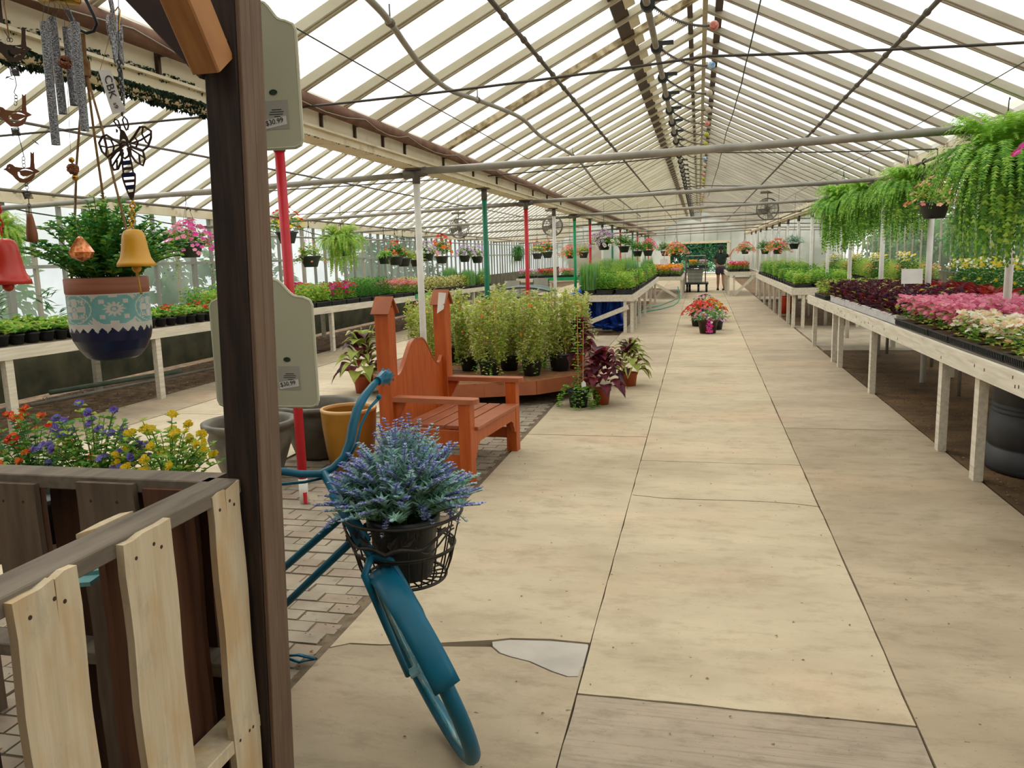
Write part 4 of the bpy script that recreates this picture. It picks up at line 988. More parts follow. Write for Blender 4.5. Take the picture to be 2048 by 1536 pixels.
# plant signs and labels
def card(name, label, p, w, h, tilt=.2, stake=.12, m='paper', az=0.0, lines=0):
    t = thing(name, label, 'sign', p)
    n = V((math.sin(az), -math.cos(az), 0)); r = V((math.cos(az), math.sin(az), 0)); u = (V((0, 0, 1)) - n * tilt).normalized()
    fr = lambda a, c, d: V(p) + r * a + u * (stake + c) + n * d
    b = MB(); b.prism([(-w / 2, 0), (w / 2, 0), (w / 2, h), (-w / 2, h)], -.002, .002, fr); b.obj('card', [m], t)
    b = MB(); b.beam(fr(-w * .35, h * .2, -.006), V(p) + r * (-w * .35), .01, .004); b.beam(fr(w * .35, h * .2, -.006), V(p) + r * (w * .35), .01, .004); b.obj('stake', ['white_pl'], t)
    if lines:
        b = MB()
        for i in range(lines): b.prism([(-w * .38, h * (.75 - i * .2)), (w * R_(.1, .38), h * (.75 - i * .2)), (w * .3, h * (.71 - i * .2)), (-w * .38, h * (.71 - i * .2))], .0021, .0028, fr)
        b.obj('writing', ['ink'], t)
    return t
card('price_sign', 'white card standing among the dark coleus on the right bench', (2.36, 9.9, .86), .22, .17, stake=.30, az=-.15)
card('price_sign', 'white card above the red petunias on the far right bench', (1.62, 28.8, .83), .25, .2, stake=.55)
card('price_sign', 'white card among the herbs, left of the aisle', (-1.55, 20.9, .77), .2, .16, stake=.42)
card('price_sign', 'white card at the near end of the marigold bench', (-1.15, 28.0, .74), .25, .18, stake=.42)
card('price_sign', 'tall narrow white card near the end of the long left bench', (-6.75, 19.2, .7), .1, .2, stake=.35)
for k, (x, y) in enumerate(((1.99, 8.55), (2.03, 9.3), (2.0, 10.2), (2.02, 10.9))):
    t = thing('plant_label', 'small white plant label in the dark coleus packs, %s' % nth(k), 'label', (x, y, Zr(y) + .05), 'plant labels in the dark coleus')
    b = MB(); b.prism([(-.02, -.03), (.02, -.03), (.024, .09), (0, .13), (-.024, .09)], -.001, .001, lambda u, v, w: V((x, y - .17, Zr(y) + .11)) + V((u, w, v))); b.obj('tag', ['white_pl'], t)

# ---------------------------------------------------------------- hanging baskets
def hang(kind, px, py, X=None, Y=None, label='', rz=None, sc=1.0, group=None, name_hook=True, z=None):
    p = PX(px, py, X) if X is not None else PY(px, py, Y)
    t = kind.put((p.x, p.y, p.z), label, group, rz=R_(0, 6) if rz is None else rz, sc=sc)
    return p
def under_roof(x, y):
    if x > -2.5: return roofz(x) + .05
    if x < -2.9: return min(roofz(RX) , eave(y) + (LRZ - eave(y)) * (x - WL) / (LRX - WL) if x < LRX else LRZ - (LRZ - ZE) * (x - LRX) / (XG - .28 - LRX)) + .05
    return 2.42
def _h(): pass
def hook(p, ztop, label, h0=.52, group='hooks that hold the hanging baskets', sc=1, xt=None):
    label = label.replace('hanging ', '')
    if ztop is None: ztop = under_roof(p.x, p.y)
    b = MB(); b.tube([(p.x, p.y, p.z + h0 * sc), (xt or p.x, p.y, ztop - .03), ((xt or p.x) + .02, p.y, ztop + .0), ((xt or p.x) + .05, p.y, ztop - .01), ((xt or p.x) + .055, p.y, ztop - .04)], .006 if ztop - p.z < 1.0 else .0035, 6)
    return tag(b.obj('hanging_hook', ['black'], smooth=True), label, 'hook', group)
# rail on the right where the ferns hang
t = thing('hanging_rail', 'dark pipe rail that the ferns and baskets hang from on the right', 'rail', (2.36, 2, 2.46))
b = MB(); b.tube([(2.36, 1.5, 2.47), (2.36, 34, 2.47)], .016, 8); b.obj('rail', ['dark_steel'], t, True)
fl = [(FERN, 2005, 392, 2.32, 1.08, 'largest lush fern hanging nearest on the right'), (FERN2, 1812, 415, 2.32, .95, 'lush fern hanging second on the right, behind the peach flower basket'), (FERN2, 1684, 443, 2.3, 1.25, 'lush fern hanging third on the right, farthest of the big ferns'), (FERN2, 1735, 425, 2.42, 1.0, 'fern hanging between the second and third ferns on the right')]
for kd, px, py, X, sc, lb in fl:
    p = hang(kd, px, py, X=X, label=lb, sc=sc); hook(p, 2.49, 'black hook holding the %s' % lb)
p = hang(BASKET['peach'], 1868, 437, X=2.16, label='hanging basket of peach flowers in front of the second fern', sc=1.0); hook(p, 2.49, 'black hook of the peach flower basket', xt=2.33)
p = hang(BASKET['magenta'], 2112, 350, X=2.3, label='hanging basket of magenta flowers at the right edge'); hook(p, 2.49, 'black hook of the magenta basket')
for i in range(5):
    y = 6.2 + i * 1.15; b = MB(); b.tube([(2.36 + .02 * math.cos(a), y, 2.47 + .03 * math.sin(a)) for a in [k * .7 for k in range(8)]] + [(2.36, y, 2.36), (2.33, y, 2.31), (2.30, y, 2.34)], .010, 6)
    tag(b.obj('hanging_hook', ['black'], smooth=True), 'empty black hook on the right-hand rail, %s' % nth(i), 'hook', 'empty hooks on the fern rail')
for kd, px, py, Y, lb, sc in [('coralbig', 1555, 508, 20.5, 'basket of coral pink flowers hanging over the herbs on the right', .9), ('grey', 1588, 498, 20.5, 'basket of grey-leaved plants hanging beside the coral pink flowers', .85), ('coralbig', 1490, 508, 27, 'basket of orange-red flowers that the standing person reaches for', .95), ('green', 1530, 508, 25, 'green hanging basket behind the coral pink one on the right', .9), ('coralbig', 1352, 514, 27.2, 'basket of coral and yellow flowers hanging over the marigold bench', 1.0), ('green', 1330, 512, 28.2, 'green basket hanging over the back of the marigold bench', .9),
                              ('white_purple', 1208, 500, 19.8, 'basket of white and purple petunias hanging from the left gutter', 1.0), ('green', 1248, 505, 21.5, 'leafy green basket hanging next to the white and purple petunias', .9), ('green', 1275, 513, 24.5, 'green basket hanging beyond the leafy one over the herb bench', .9), ('orange', 1296, 512, 26.3, 'small basket of red flowers at the far end of the herb bench', 1.0), ('hotpink', 1298, 498, 33, 'far pink basket under the left gutter', .9)]:
    sc *= 1.25 if px < 1460 else 1.05
    p = hang(BASKET[kd], px, py, Y=Y, label=lb, sc=sc, group='hanging baskets over the aisle benches'); hook(p, None, 'hook of the ' + lb, sc=sc)
LB = [('hotpink', 382, 515, -6.33, 'basket of bright pink petunias hanging left of the dark timber post', 1.0), ('redyellow', 575, 487, -6.33, 'basket of red and yellow flowers hanging behind the red post', 1.0), ('sparsepink', 622, 534, -6.33, 'small basket of sparse pink flowers right of the red post', 1.0),
      ('orange', 792, 530, -6.33, 'small basket of orange flowers before the white post', 1.0), ('greensparse', 808, 533, -6.33, 'small basket of pale yellow trailing leaves before the white post', 1.0), ('greensparse', 833, 533, -6.33, 'pale leafy basket half behind the white post', .9), ('lilac', 855, 522, -6.33, 'basket of lilac petunias right of the white post', 1.0), ('orangebig', 884, 527, -6.33, 'tall basket of orange hibiscus flowers on the left', 1.0),
      ('lilac', 930, 524, -6.33, 'basket of lilac petunias, left of a pair by the green post', 1.0), ('lilac', 955, 526, -6.33, 'basket of lilac petunias, right of a pair by the green post', 1.1), ('redyellow', 1075, 518, -5.0, 'far basket of red flowers behind the red post', 1.0), ('orange', 1095, 516, -4.9, 'far basket of orange-red flowers, middle of a row', 1.1), ('coralbig', 1140, 517, -4.0, 'far basket of yellow-green leaves and orange flowers', .9), ('greensparse', 1167, 516, -3.6, 'far pale basket behind the bright green post', 1.0)]
for kd, px, py, X, lb, sc in LB:
    sc *= 1.22
    p = hang(BASKET[kd], px, py, X=X, label=lb, sc=sc, group='hanging baskets over the long left bench'); hook(p, (2.36 - .0108 * (p.y - 4)) if X < -6 else None, 'hook of the ' + lb, .52, sc=sc)
p = hang(FERNL, 685, 512, X=-6.33, label='large yellow-green fern hanging over the long left bench', sc=1.3); hook(p, 2.36 - .0108 * (p.y - 4), 'hook of the large yellow-green fern', .45)
p = hang(FERNS, 770, 528, X=-6.33, label='small green fern hanging right of the large fern on the left', sc=1.0); hook(p, 2.36 - .0108 * (p.y - 4), 'hook of the small green fern')
p = hang(SPIDER, 1036, 522, X=-5.6, label='dark green strappy plant hanging near the far white board', sc=1.1); hook(p, None, 'hook of the dark green strappy plant', h0=.42)
p = hang(FERNL, 5, 500, X=-6.5, label='pale fern hanging at the left edge of the picture behind the red bell', sc=.8); hook(p, 2.4, 'hook of the pale fern at the left edge')
b = MB(); b.tube([(-6.33, 4, 2.36), (-6.33, 30, 2.08)], .014, 8); tag(b.obj('hanging_rail', ['dark_steel'], smooth=True), 'thin dark pipe over the long left bench that baskets hang from', 'rail')
# fans
def fan(px, py, Y, label, r=.27):
    c = PY(px, py, Y); t = thing('circulation_fan', label, 'fan', c)
    b = MB()
    for dy in (-.07, .07): b.tube([c + V((r * math.cos(a), dy, r * math.sin(a))) for a in [k * PI / 12 for k in range(24)]], .012, 6, closed=True)
    for q in (.35, .65): b.tube([c + V((r * q * math.cos(a), -.08, r * q * math.sin(a))) for a in [k * PI / 8 for k in range(16)]], .005, 4, closed=True)
    for k in range(12):
        a = k * PI / 6; b.tube([c + V((0, -.09, 0)), c + V((r * math.cos(a), -.07, r * math.sin(a)))], .005, 4)
    b.obj('cage', ['dark_steel'], t)
    b = MB(); b.lathe([(.001, -.06), (.07, -.05), (.07, .06), (.001, .07)], 12); bb = MB(); bb.tube([c + V((0, -.05, 0)), c + V((0, .09, 0))], .07, 12); bb.obj('motor', ['dark_steel'], t)
    b = MB()
    for k in range(4):
        a = k * PI / 2 + .3; u = V((math.cos(a), 0, math.sin(a))); w = V((-math.sin(a), .4, math.cos(a)))
        b.add([c + u * .05 - w * .04, c + u * .05 + w * .04, c + u * (r * .9) + w * .09, c + u * (r * .9) - w * .07], [(0, 1, 2, 3)])
    b.obj('blade', ['steel'], t)
    b = MB(); b.tube([c + V((0, 0, r)), c + V((0, 0, r + .12))], .012, 6); b.box(c + V((0, 0, r + .15)), (.36, .2, .05)); b.tube([c + V((0, 0, r + .15)), V((c.x, c.y, under_roof(c.x, c.y)))], .008, 5); b.obj('bracket', ['stringer'], t)
fan(1535, 418, 22, 'round fan hanging under the right roof slope'); fan(1105, 452, 21.9, 'round fan behind the far white post left of the aisle'); fan(918, 457, 21.9, 'round fan hanging in the left bay')
# ---------------------------------------------------------------- timber pergola post with its braces
LE = .034
def lx(x, z): return x + LE * (z - 2.1)                       # the post leans a little
t = thing('timber_post', 'dark brown square timber post with lighter strips for its lit side, braces at its top', 'post', (-1.2, 1.84, 0))
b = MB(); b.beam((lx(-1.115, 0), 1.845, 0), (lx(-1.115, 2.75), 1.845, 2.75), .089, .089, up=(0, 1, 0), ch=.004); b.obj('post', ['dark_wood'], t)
b = MB(); b.beam((lx(-1.064, 0), 1.827, 0), (lx(-1.064, 2.75), 1.827, 2.75), .012, .048, up=(0, 1, 0), ch=.002); b.obj('lit_side_strip', ['post_wood_lit'], t, label='strip coloured as the lit side of the post')  # thin strips that carry the painted light on the aisle side
b = MB(); b.beam((lx(-1.066, 0), 1.880, 0), (lx(-1.066, 2.75), 1.880, 2.75), .012, .055, up=(0, 1, 0), ch=.002); b.obj('lit_side_strip', ['post_wood_lit'], t, label='strip coloured as the lit side of the post')
b = MB(); b.beam((-1.13, 1.835, 2.08), (-1.62, 1.835, 2.60), .085, .115, up=(0, 0, 1), ch=.004); b.obj('brace', ['dark_wood_x'], t)
b = MB(); b.beam((-1.118, 1.775, 2.06), (-1.118, 1.42, 2.55), .072, .085, up=(0, 0, 1), ch=.004); b.obj('brace', ['tan_wood'], t, label='pale tan diagonal brace')
b = MB(); b.beam((-3.4, 1.84, 2.72), (-.9, 1.84, 2.72), .09, .14); b.obj('beam', ['dark_wood_x'], t)
b = MB(); b.beam((-1.13, -1.4, 2.60), (-1.13, 1.79, 2.60), .09, .14, up=(0, 0, 1)); b.obj('beam', ['dark_wood_x'], t)
b = MB(); b.beam((-3.4, 1.3, 2.6), (-1.18, 1.3, 2.6), .06, .09); b.obj('beam', ['dark_wood_x'], t)
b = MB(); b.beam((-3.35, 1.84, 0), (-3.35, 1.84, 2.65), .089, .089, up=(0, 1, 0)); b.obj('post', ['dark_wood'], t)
# unseen dark wall added behind the camera to shade the faces towards it
wf = MB(); wf.box((0, -1.75, 1.4), (16.5, .1, 2.8)); wf.box((0, -1.75, 3.4), (16.5, .06, 1.4)); struct(wf.obj('wall_front_unseen', ['dark_wood_x']))

# ---------------------------------------------------------------- two pallets standing on end
def nails(b, P, ax, n=2):
    for p in P: b.box(p, ax, m=1)
t = thing('wooden_pallet', 'wooden pallet on end with pale planks facing the aisle, nearest the camera', 'pallet', (-1.18, 1.2, 0))
def plank_x(y0, y1, z0, z1, x, m, tilt=0.0, notch=None, name='plank', th=.018):
    n = 14; b = MB(); pts = []
    ztop = lambda s: z1 + tilt * (s - .5) * (y1 - y0) + .003 * math.sin(9 * s + y0 * 7)
    e0 = [y0 + .003 * math.sin(k * 1.3 + y0 * 9) for k in range(n + 1)]; e1 = [y1 + .003 * math.sin(k * 1.1 + y1 * 5) for k in range(n + 1)]
    poly = [(e0[k], z0 + (z1 - z0) * k / n) for k in range(n)] + [(y0 + (y1 - y0) * s, ztop(s)) for s in (0, .2, .4)]
    if notch: poly += [(y0 + (y1 - y0) * notch, ztop(notch)), (y0 + (y1 - y0) * (notch + .01), ztop(notch) - .09), (y0 + (y1 - y0) * (notch + .02), ztop(notch + .02) - .004)]
    poly += [(y0 + (y1 - y0) * s, ztop(s)) for s in (.8, 1)] + [(e1[k], z0 + (z1 - z0) * k / n) for k in range(n - 1, -1, -1)]
    b.prism(poly, x - th / 2, x + th / 2, lambda u, v, w: (w, u, v))
    for s, dz in ((.22, .045), (.75, .05), (.6, .035)):
        b.tube([(x + .0085, y0 + (y1 - y0) * s, z1 - dz), (x + .0095, y0 + (y1 - y0) * s, z1 - dz)], .0045, 8, m=1)
        b.tube([(x + .0085, y0 + (y1 - y0) * s, .37), (x + .0095, y0 + (y1 - y0) * s, .37)], .0045, 8, m=1)
    return b.obj(name, [m, 'knot'], t)
plank_x(1.062, 1.212, .02, 1.040, -1.113, 'pine', .10, .62)
plank_x(1.338, 1.49, .02, 1.042, -1.113, 'pine', .06)
plank_x(1.672, 1.79, .02, 1.040, -1.128, 'pine', .05, .45)
plank_x(.72, .87, .02, 1.035, -1.113, 'pine')
plank_x(.40, .55, .02, 1.035, -1.113, 'pine')
for a, c in ((1.2, 1.30), (1.42, 1.56), (1.60, 1.70), (.95, 1.08), (.6, .75)): plank_x(a, c, .02, 1.03, -1.232, 'pine_red')
def strg(z, y1): 
    b = MB(); prof = [(1.0 - .75, -.019), (y1, -.019), (y1, .019), (.25, .019)]
    b.beam((-1.168, .28, z), (-1.168, y1, z), .092, .038, up=(0, 0, 1), ch=.003); return b
strg(1.027, 1.80).obj('stringer', ['stringer'], t); strg(.365, 1.88).obj('stringer', ['pine'], t); strg(.04, 1.8).obj('stringer', ['stringer'], t)
b = MB()
b.prism([(-1.222, 1.40), (-1.222, 1.52), (-1.242, 1.5), (-1.244, 1.44), (-1.236, 1.36)], 1.036, 1.046); b.obj('broken_plank', ['pine'], t)
for ch in t.children: ch.location.x -= .034
t.children[2].location.x -= .0
t = thing('wooden_pallet', 'dark brown pallet on end at a right angle behind the pale planked one', 'pallet', (-1.75, 1.8, 0))
def plank_y(x0, x1, z0, z1, y, m):
    b = MB(); n = 10
    poly = [(x0 + .003 * math.sin(k * 1.7 + x0 * 9), z0 + (z1 - z0) * k / n) for k in range(n + 1)] + [(x1 + .003 * math.sin(k * 1.2 + x1 * 5), z1 - (z1 - z0) * k / n) for k in range(n + 1)]
    b.prism(poly, y - .009, y + .009, lambda u, v, w: (u, w, v))
    for s in (.25, .7):
        b.tube([(x0 + (x1 - x0) * s, y - .0085, z1 - .05), (x0 + (x1 - x0) * s, y - .0095, z1 - .05)], .004, 8, m=1)
    return b.obj('plank', [m, 'knot'], t)
plank_y(-1.885, -1.742, .02, 1.024, 1.752, 'pine_old'); plank_y(-1.612, -1.434, .02, 1.036, 1.752, 'pine_old'); plank_y(-1.405, -1.262, .02, 1.026, 1.752, 'pine_red'); plank_y(-2.15, -2.0, .02, 1.03, 1.752, 'pine_old')
for a, c in ((-1.95, -1.83), (-1.80, -1.66), (-1.60, -1.47), (-1.45, -1.3)): plank_y(a, c, .02, 1.02, 1.862, 'pine_red')
for z in (1.027, .52, .04):
    b = MB(); b.beam((-2.2, 1.807, z), (-1.225, 1.807, z), .09, .038, ch=.003); b.obj('stringer', ['stringer'], t)
b = MB()
for k in range(4): b.beam((-1.60 + k * .02, 1.46 + k * .05, .86 + .012 * k), (-1.36 + k * .02, 1.50 + k * .05, .88 + .012 * k), .045, .01)
tt = thing('teal_board', 'faded teal slatted board tucked in the corner between the two pallets', 'board', (-1.48, 1.55, 0)); b.obj('slats', ['teal_board'], tt)
b = MB(); b.beam((-1.56, 1.56, 0), (-1.56, 1.56, .86), .05, .03); b.beam((-1.36, 1.6, 0), (-1.36, 1.6, .87), .05, .03); b.obj('leg', ['teal_board'], tt)

# ---------------------------------------------------------------- artificial flowers behind the pallets
t = thing('plant_stand', 'low wooden stand under the artificial flowers behind the dark pallet', 'stand', (-2.05, 2.35, 0))
b = MB(); b.box((-2.05, 2.35, .60), (1.0, .34, .03)); b.obj('top', ['pine_old'], t)
for x in (-2.5, -1.6):
    for y in (2.22, 2.48):
        b = MB(); b.box((x, y, .29), (.04, .04, .585)); b.obj('leg', ['pine_old'], t)
def artflower(c, R, H_, petals, leaves, label, n=34, nf=14, fr=.022):
    t = thing('artificial_flowers', label, 'flowers', c)
    pot_mb(.09, .12, .17).obj('pot', ['black'], t, True, False)
    b = MB(); f = MB()
    for _ in range(n):
        a = R_(0, 6.3); k = math.sqrt(random.random()); tip = V((math.cos(a) * R * k, math.sin(a) * R * .8 * k, .17 + H_ * (1 - .55 * k * k) * R_(.7, 1.1))); p0 = V((0, 0, .15)); m1 = p0.lerp(tip, .5) + V((0, 0, .06))
        st = [p0 * (1 - s) ** 2 + m1 * 2 * s * (1 - s) + tip * s * s for s in [q / 9 for q in range(10)]]
        b.tube(st, .0016, 4, m=3)
        for j in range(3, 10):
            for sg in (0, PI): 
                d = V((math.cos(a + 1.57 + sg + j), math.sin(a + 1.57 + sg + j), R_(.1, .7))); b.leaf(st[j], d, R_(.022, .034), R_(.016, .024), random.choice((0, 0, 1, 2)))
        if random.random() < nf / n:
            for q in range(3):
                pp = tip + V((R_(-.012, .012), R_(-.012, .012), R_(0, .012)))
                for w in range(2): f.flower(pp + V((0, 0, w * .004)), (R_(-.6, .6), -.7, R_(.4, 1)), fr * (1 - .25 * w), random.randrange(len(petals)), None, 6)
    b.obj('foliage', leaves + ['stem'], t, False, False); f.obj('blossoms', petals, t, False, False)
artflower((-2.34, 2.35, .615), .20, .30, ['orange', 'red', 'orange'], ['g1', 'g3', 'g2'], 'artificial flowers with orange blossoms, left of the three behind the pallets', n=44, nf=24, fr=.014)
artflower((-2.06, 2.33, .615), .21, .34, ['purple', 'lav2'], ['g1', 'g2', 'g4'], 'artificial flowers with violet blossoms, middle of the three behind the pallets', n=60, nf=28, fr=.014)
artflower((-1.77, 2.34, .615), .20, .30, ['yellow', 'yellow'], ['g2', 'g1', 'g4'], 'artificial flowers with yellow blossoms, right of the three behind the pallets', n=56, nf=28, fr=.015)
artflower((-1.80, 2.70, .20), .20, .30, ['orange', 'red', 'yellow'], ['g1', 'g3', 'mint'], 'small orange artificial flowers peeping out to the right of the timber post', n=18, nf=12)
b = MB(); b.box((-1.80, 2.70, .1), (.26, .26, .196)); tag(b.obj('wooden_block', ['pine_old']), 'wooden block under the small orange flowers by the timber post', 'block')

# ---------------------------------------------------------------- chains
def chain(b, p0, p1, n, r=.008, w=.0016, sag=0.0, m=None):
    p0 = V(p0); p1 = V(p1); d = (p1 - p0).normalized(); e = d.orthogonal().normalized(); f = d.cross(e)
    for i in range(n):
        c = p0.lerp(p1, (i + .5) / n); s = e if i % 2 else f; L = (p1 - p0).length / n * .62
        b.tube([c + d * L * math.cos(a) + s * r * .55 * math.sin(a) for a in [k * PI / 4 for k in range(8)]], w, 4, m=m, closed=True)
def textobj(name, cu):
    tmp = bpy.data.objects.new('tmp', cu); COL.objects.link(tmp); dg = bpy.context.evaluated_depsgraph_get(); me = bpy.data.meshes.new_from_object(tmp.evaluated_get(dg)); bpy.data.objects.remove(tmp)
    if not me.materials: me.materials.append(M['ink'])
    o = bpy.data.objects.new(name, me); COL.objects.link(o); return o
# ---------------------------------------------------------------- hanging metal signs seen from the back
def backsign(cx, cz, y, w, h, label, az, top, price):
    t = thing('hanging_sign', label, 'sign', (cx, y, cz)); r = V((math.cos(az), math.sin(az), 0)); n = V((math.sin(az), -math.cos(az), 0))
    fr = lambda u, v, q: V((cx, y, cz)) + r * u + V((0, 0, 1)) * v + n * q
    W, Hh = w / 2, h / 2; rc = .02; sh = Hh * .70
    def side(sg):
        P = [(sg * (W - rc), -Hh), (sg * (W - rc * .3), -Hh + rc * .3), (sg * W, -Hh + rc)]
        P += [(sg * W, sh - .02), (sg * (W - .006), sh - .006), (sg * (W - .028), sh + .004)]
        for k in range(7):
            s = k / 6; P.append((sg * (W * .72 - W * .42 * s), sh + .006 + (Hh - sh - .006) * (.5 - .5 * math.cos(PI * s))))
        return P
    R1 = side(1); L1 = side(-1)[::-1]
    poly = R1 + [(W * .15, Hh + .006), (-W * .15, Hh + .006)] + L1
    b = MB(); b.prism(poly, -.004, .004, fr); b.obj('panel', ['signback'], t)
    b = MB(); b.tube([fr(u, v, 0) for u, v in poly], .0055, 6, closed=True); b.obj('rolled_edge', ['signback'], t)
    su, sv = W * .48, -Hh * .58
    b = MB(); b.prism([(su - .036, sv - .03), (su + .036, sv - .03), (su + .036, sv + .045), (su - .036, sv + .045)], .0042, .0048, fr); b.obj('sticker', ['sticker'], t)
    b = MB(); b.prism([(su - .034, sv - .028), (su + .03, sv - .018), (su + .028, sv + .004), (su - .036, sv - .006)], .005, .0056, fr); b.obj('price_label', ['paper'], t)
    b = MB(); b.lathe([(.001, 0), (.012, 0)], 16, sx=1, sy=.62); b.v = [tuple(fr(su - .004 + vx, sv + .066 + vy, .0055)) for vx, vy, vz in b.v]; b.obj('oval_mark', ['moss'], t)
    b = MB()
    for q, (a, c) in enumerate(((-.012, .016), (-.018, .022), (-.02, .02), (-.006, .012))): b.prism([(su + a, sv + .022 - q * .006), (su + c, sv + .022 - q * .006), (su + c, sv + .020 - q * .006), (su + a, sv + .020 - q * .006)], .005, .0054, fr)
    b.obj('small_print', ['ink'], t)
    cu = bpy.data.curves.new('price_text', 'FONT'); cu.body = price; cu.size = .019; cu.extrude = .0002; cu.materials.append(M['ink']); o = textobj('price_text', cu); o.parent = t
    up = V((0, 0, 1)); ca, sa = math.cos(.15), math.sin(.15); r2 = r * ca + up * sa; u2 = up * ca - r * sa
    p = fr(su - .031, sv - .020, .0066) - V((cx, y, cz))
    o.matrix_local = Matrix(((r2.x, u2.x, n.x, p.x), (r2.y, u2.y, n.y, p.y), (r2.z, u2.z, n.z, p.z), (0, 0, 0, 1)))
    b = MB(); chain(b, fr(0 + W * .22, Hh - .012, 0), top, int((V(top) - fr(0, Hh, 0)).length / .011)); b.obj('chain', ['black_wire'], t)
    return t
q = PY(527, 688, 2.25); backsign(q.x, q.z, 2.25, .338, .395, 'grey-green metal sign hanging back to front low behind the timber post', .05, (q.x - .04, 2.25, 1.78), '$30.99')
q = PY(505, 155, 2.05); backsign(q.x, q.z, 2.05, .262, .375, 'grey-green metal sign hanging back to front at the top of the timber post', .05, (q.x - .05, 2.05, 2.66), '$30.99')
b = MB(); b.tube([(-1.12, 1.86, 1.78), (-1.45, 2.25, 1.78)], .006, 6); tag(b.obj('display_hook', ['black']), 'black rod holding the lower metal sign', 'hook')
b = MB(); b.beam((-1.12, 1.86, 2.66), (-1.3, 2.1, 2.66), .03, .03); tag(b.obj('sign_bracket', ['dark_wood_x']), 'short arm holding the upper metal sign', 'bracket')

# ---------------------------------------------------------------- hanging planter
c = PY(230, 716, 1.9); c = V((c.x, 1.9, c.z)); PR = .132
t = thing('hanging_planter', 'patterned ceramic planter with clay rim and navy base hanging on jute ropes', 'planter', c)
HT = .222
prof = [(.001, .0), (.070, .0), (.086, .006), (.106, .026), (.124, .055), (.131, .082)]
b = MB(); b.lathe(prof, 96)
nz_ = 6
def zig(u): return .078 + .014 * (1 - abs(((u * 26) % 1) * 2 - 1))
def motif(u, v):
    """u around 0..1, v 0..1 up the band: two alternating tile motifs"""
    x = (u * 6) % 1; kind = int(u * 6) % 2; X = (x - .5) * 2; Y = (v - .5) * 2; r = math.hypot(X, Y); a = math.atan2(Y, X)
    if kind:
        if r < .10: return 0
        if r < .17: return 1
        if r < .42 + .10 * math.cos(12 * a): return 0
        if abs(abs(X) - .56) < .13 and abs(abs(Y) - .52) < .15: return 0
        if r > 1.12: return 0
        if abs(X) < .2 and abs(Y) > .8: return 0
        return 1
    if r < .10: return 0
    if r < .16: return 1
    if r < .62 * abs(math.cos(2 * a)) ** .8 + .08: return 0
    if .62 < r < .70 or .92 < r < .98: return 0
    q = math.hypot(abs(X) - .52, abs(Y) - .52)
    if q < .1 or .17 < q < .22: return 0
    if r > 1.15: return int((X * 9 + Y * 7) % 2)
    return 1
N = 240; rows_ = 44; z0, z1 = .082, .182; vs = []; Rr = lambda z: .1315 - .002 * abs(z - .13) / .05
zs = [.064 + (z1 - .064) * i / (rows_) for i in range(rows_ + 1)]
o = len(b.v)
def RR(z): return .131 if z > .08 else .124 + (.131 - .124) * (z - .055) / .027
for z in zs:
    for k in range(N): a = 2 * PI * k / N; b.v.append((RR(z) * math.cos(a) * 1.0005, RR(z) * math.sin(a) * 1.0005, z))
for i in range(rows_):
    zc = (zs[i] + zs[i + 1]) / 2
    for k in range(N):
        u = ((k + .5) / N + .04) % 1; v = (zc - .102) / (.18 - .102)
        if zc < zig(u): m = 1
        elif v < 0 or v > .97: m = 3
        else: m = 2 if motif(u, v) else 3
        b.f.append((o + i * N + k, o + i * N + (k + 1) % N, o + (i + 1) * N + (k + 1) % N, o + (i + 1) * N + k)); b.m.append(m)
b.m = [1 if i < 96 * 5 else mm for i, mm in enumerate(b.m)]
K_ = .79; b.v = [(x * K_, y * K_, z) for x, y, z in b.v]; b.obj('bowl', ['navy', 'navy', 'teal_glaze', 'cream_glaze'], t, False, False)
b = MB(); b.lathe([(r * .79, z) for r, z in [(.1315, .180), (.1335, .184), (.1335, .220), (.130, .223), (.122, .222), (.120, .19), (.001, .19)]], 64); b.obj('clay_rim', ['clayband'], t, True, False, label='terracotta coloured rim band')
b = MB(); n = 100
for _ in range(n):
    a = R_(0, 6.3); k = math.sqrt(random.random()); tip = V((math.cos(a) * .235 * k, math.sin(a) * .2 * k, .20 + .235 * (1 - .62 * k * k) * R_(.75, 1.05))); p0 = V((math.cos(a) * .04 * k, math.sin(a) * .04 * k, .19)); m1 = p0.lerp(tip, .55) + V((0, 0, .07 - .03 * k))
    st = [p0 * (1 - s) ** 2 + m1 * 2 * s * (1 - s) + tip * s * s for s in [q / 15 for q in range(16)]]
    b.tube(st, .0015, 4, m=3)
    for j in range(3, 16):
        for sg in (0, PI): b.leaf(st[j], V((math.cos(a + 1.57 + sg + j * .8), math.sin(a + 1.57 + sg + j * .8), R_(.1, .8))), R_(.018, .030) * (1.2 - j / 26), R_(.017, .026) * (1.2 - j / 26), random.choice((0, 0, 1, 2)))
b.obj('foliage', ['g1', 'g5', 'g2', 'stem'], t, False, False)
top = PY(173, 150, 1.9); L = lambda px, py, y=1.9: PY(px, py, y)
for i, P in enumerate(([L(170, 155), L(160, 240), L(153, 330), L(150, 430), L(143, 560, 1.87), L(139, 622, 1.86)], [L(174, 155), L(190, 280), L(203, 370), L(212, 440), L(222, 560, 2.0)], [L(175, 155, 1.9), L(205, 260, 1.86), L(228, 360, 1.82), L(246, 430, 1.80), L(270, 530, 1.775), L(283, 588, 1.766)])):
    b = MB(); b.tube(P, .0032, 6); b.obj('rope', ['rope'], t)
b = MB(); b.tube([L(171, 155), L(165, 68)], .0065, 8); b.tube([L(170, 122), L(173, 152)], .012, 10); b.obj('rope_loop', ['rope'], t, label='brown strap with a wrapped jute knot')
b = MB()
hk = [L(148, -60), L(172, 0), L(187, 30), L(194, 48), L(188, 62), L(174, 66), L(160, 60), L(146, 45), L(138, 22), L(131, 19)]
P2 = [hk[0] + V((0, 0, .5))] + hk
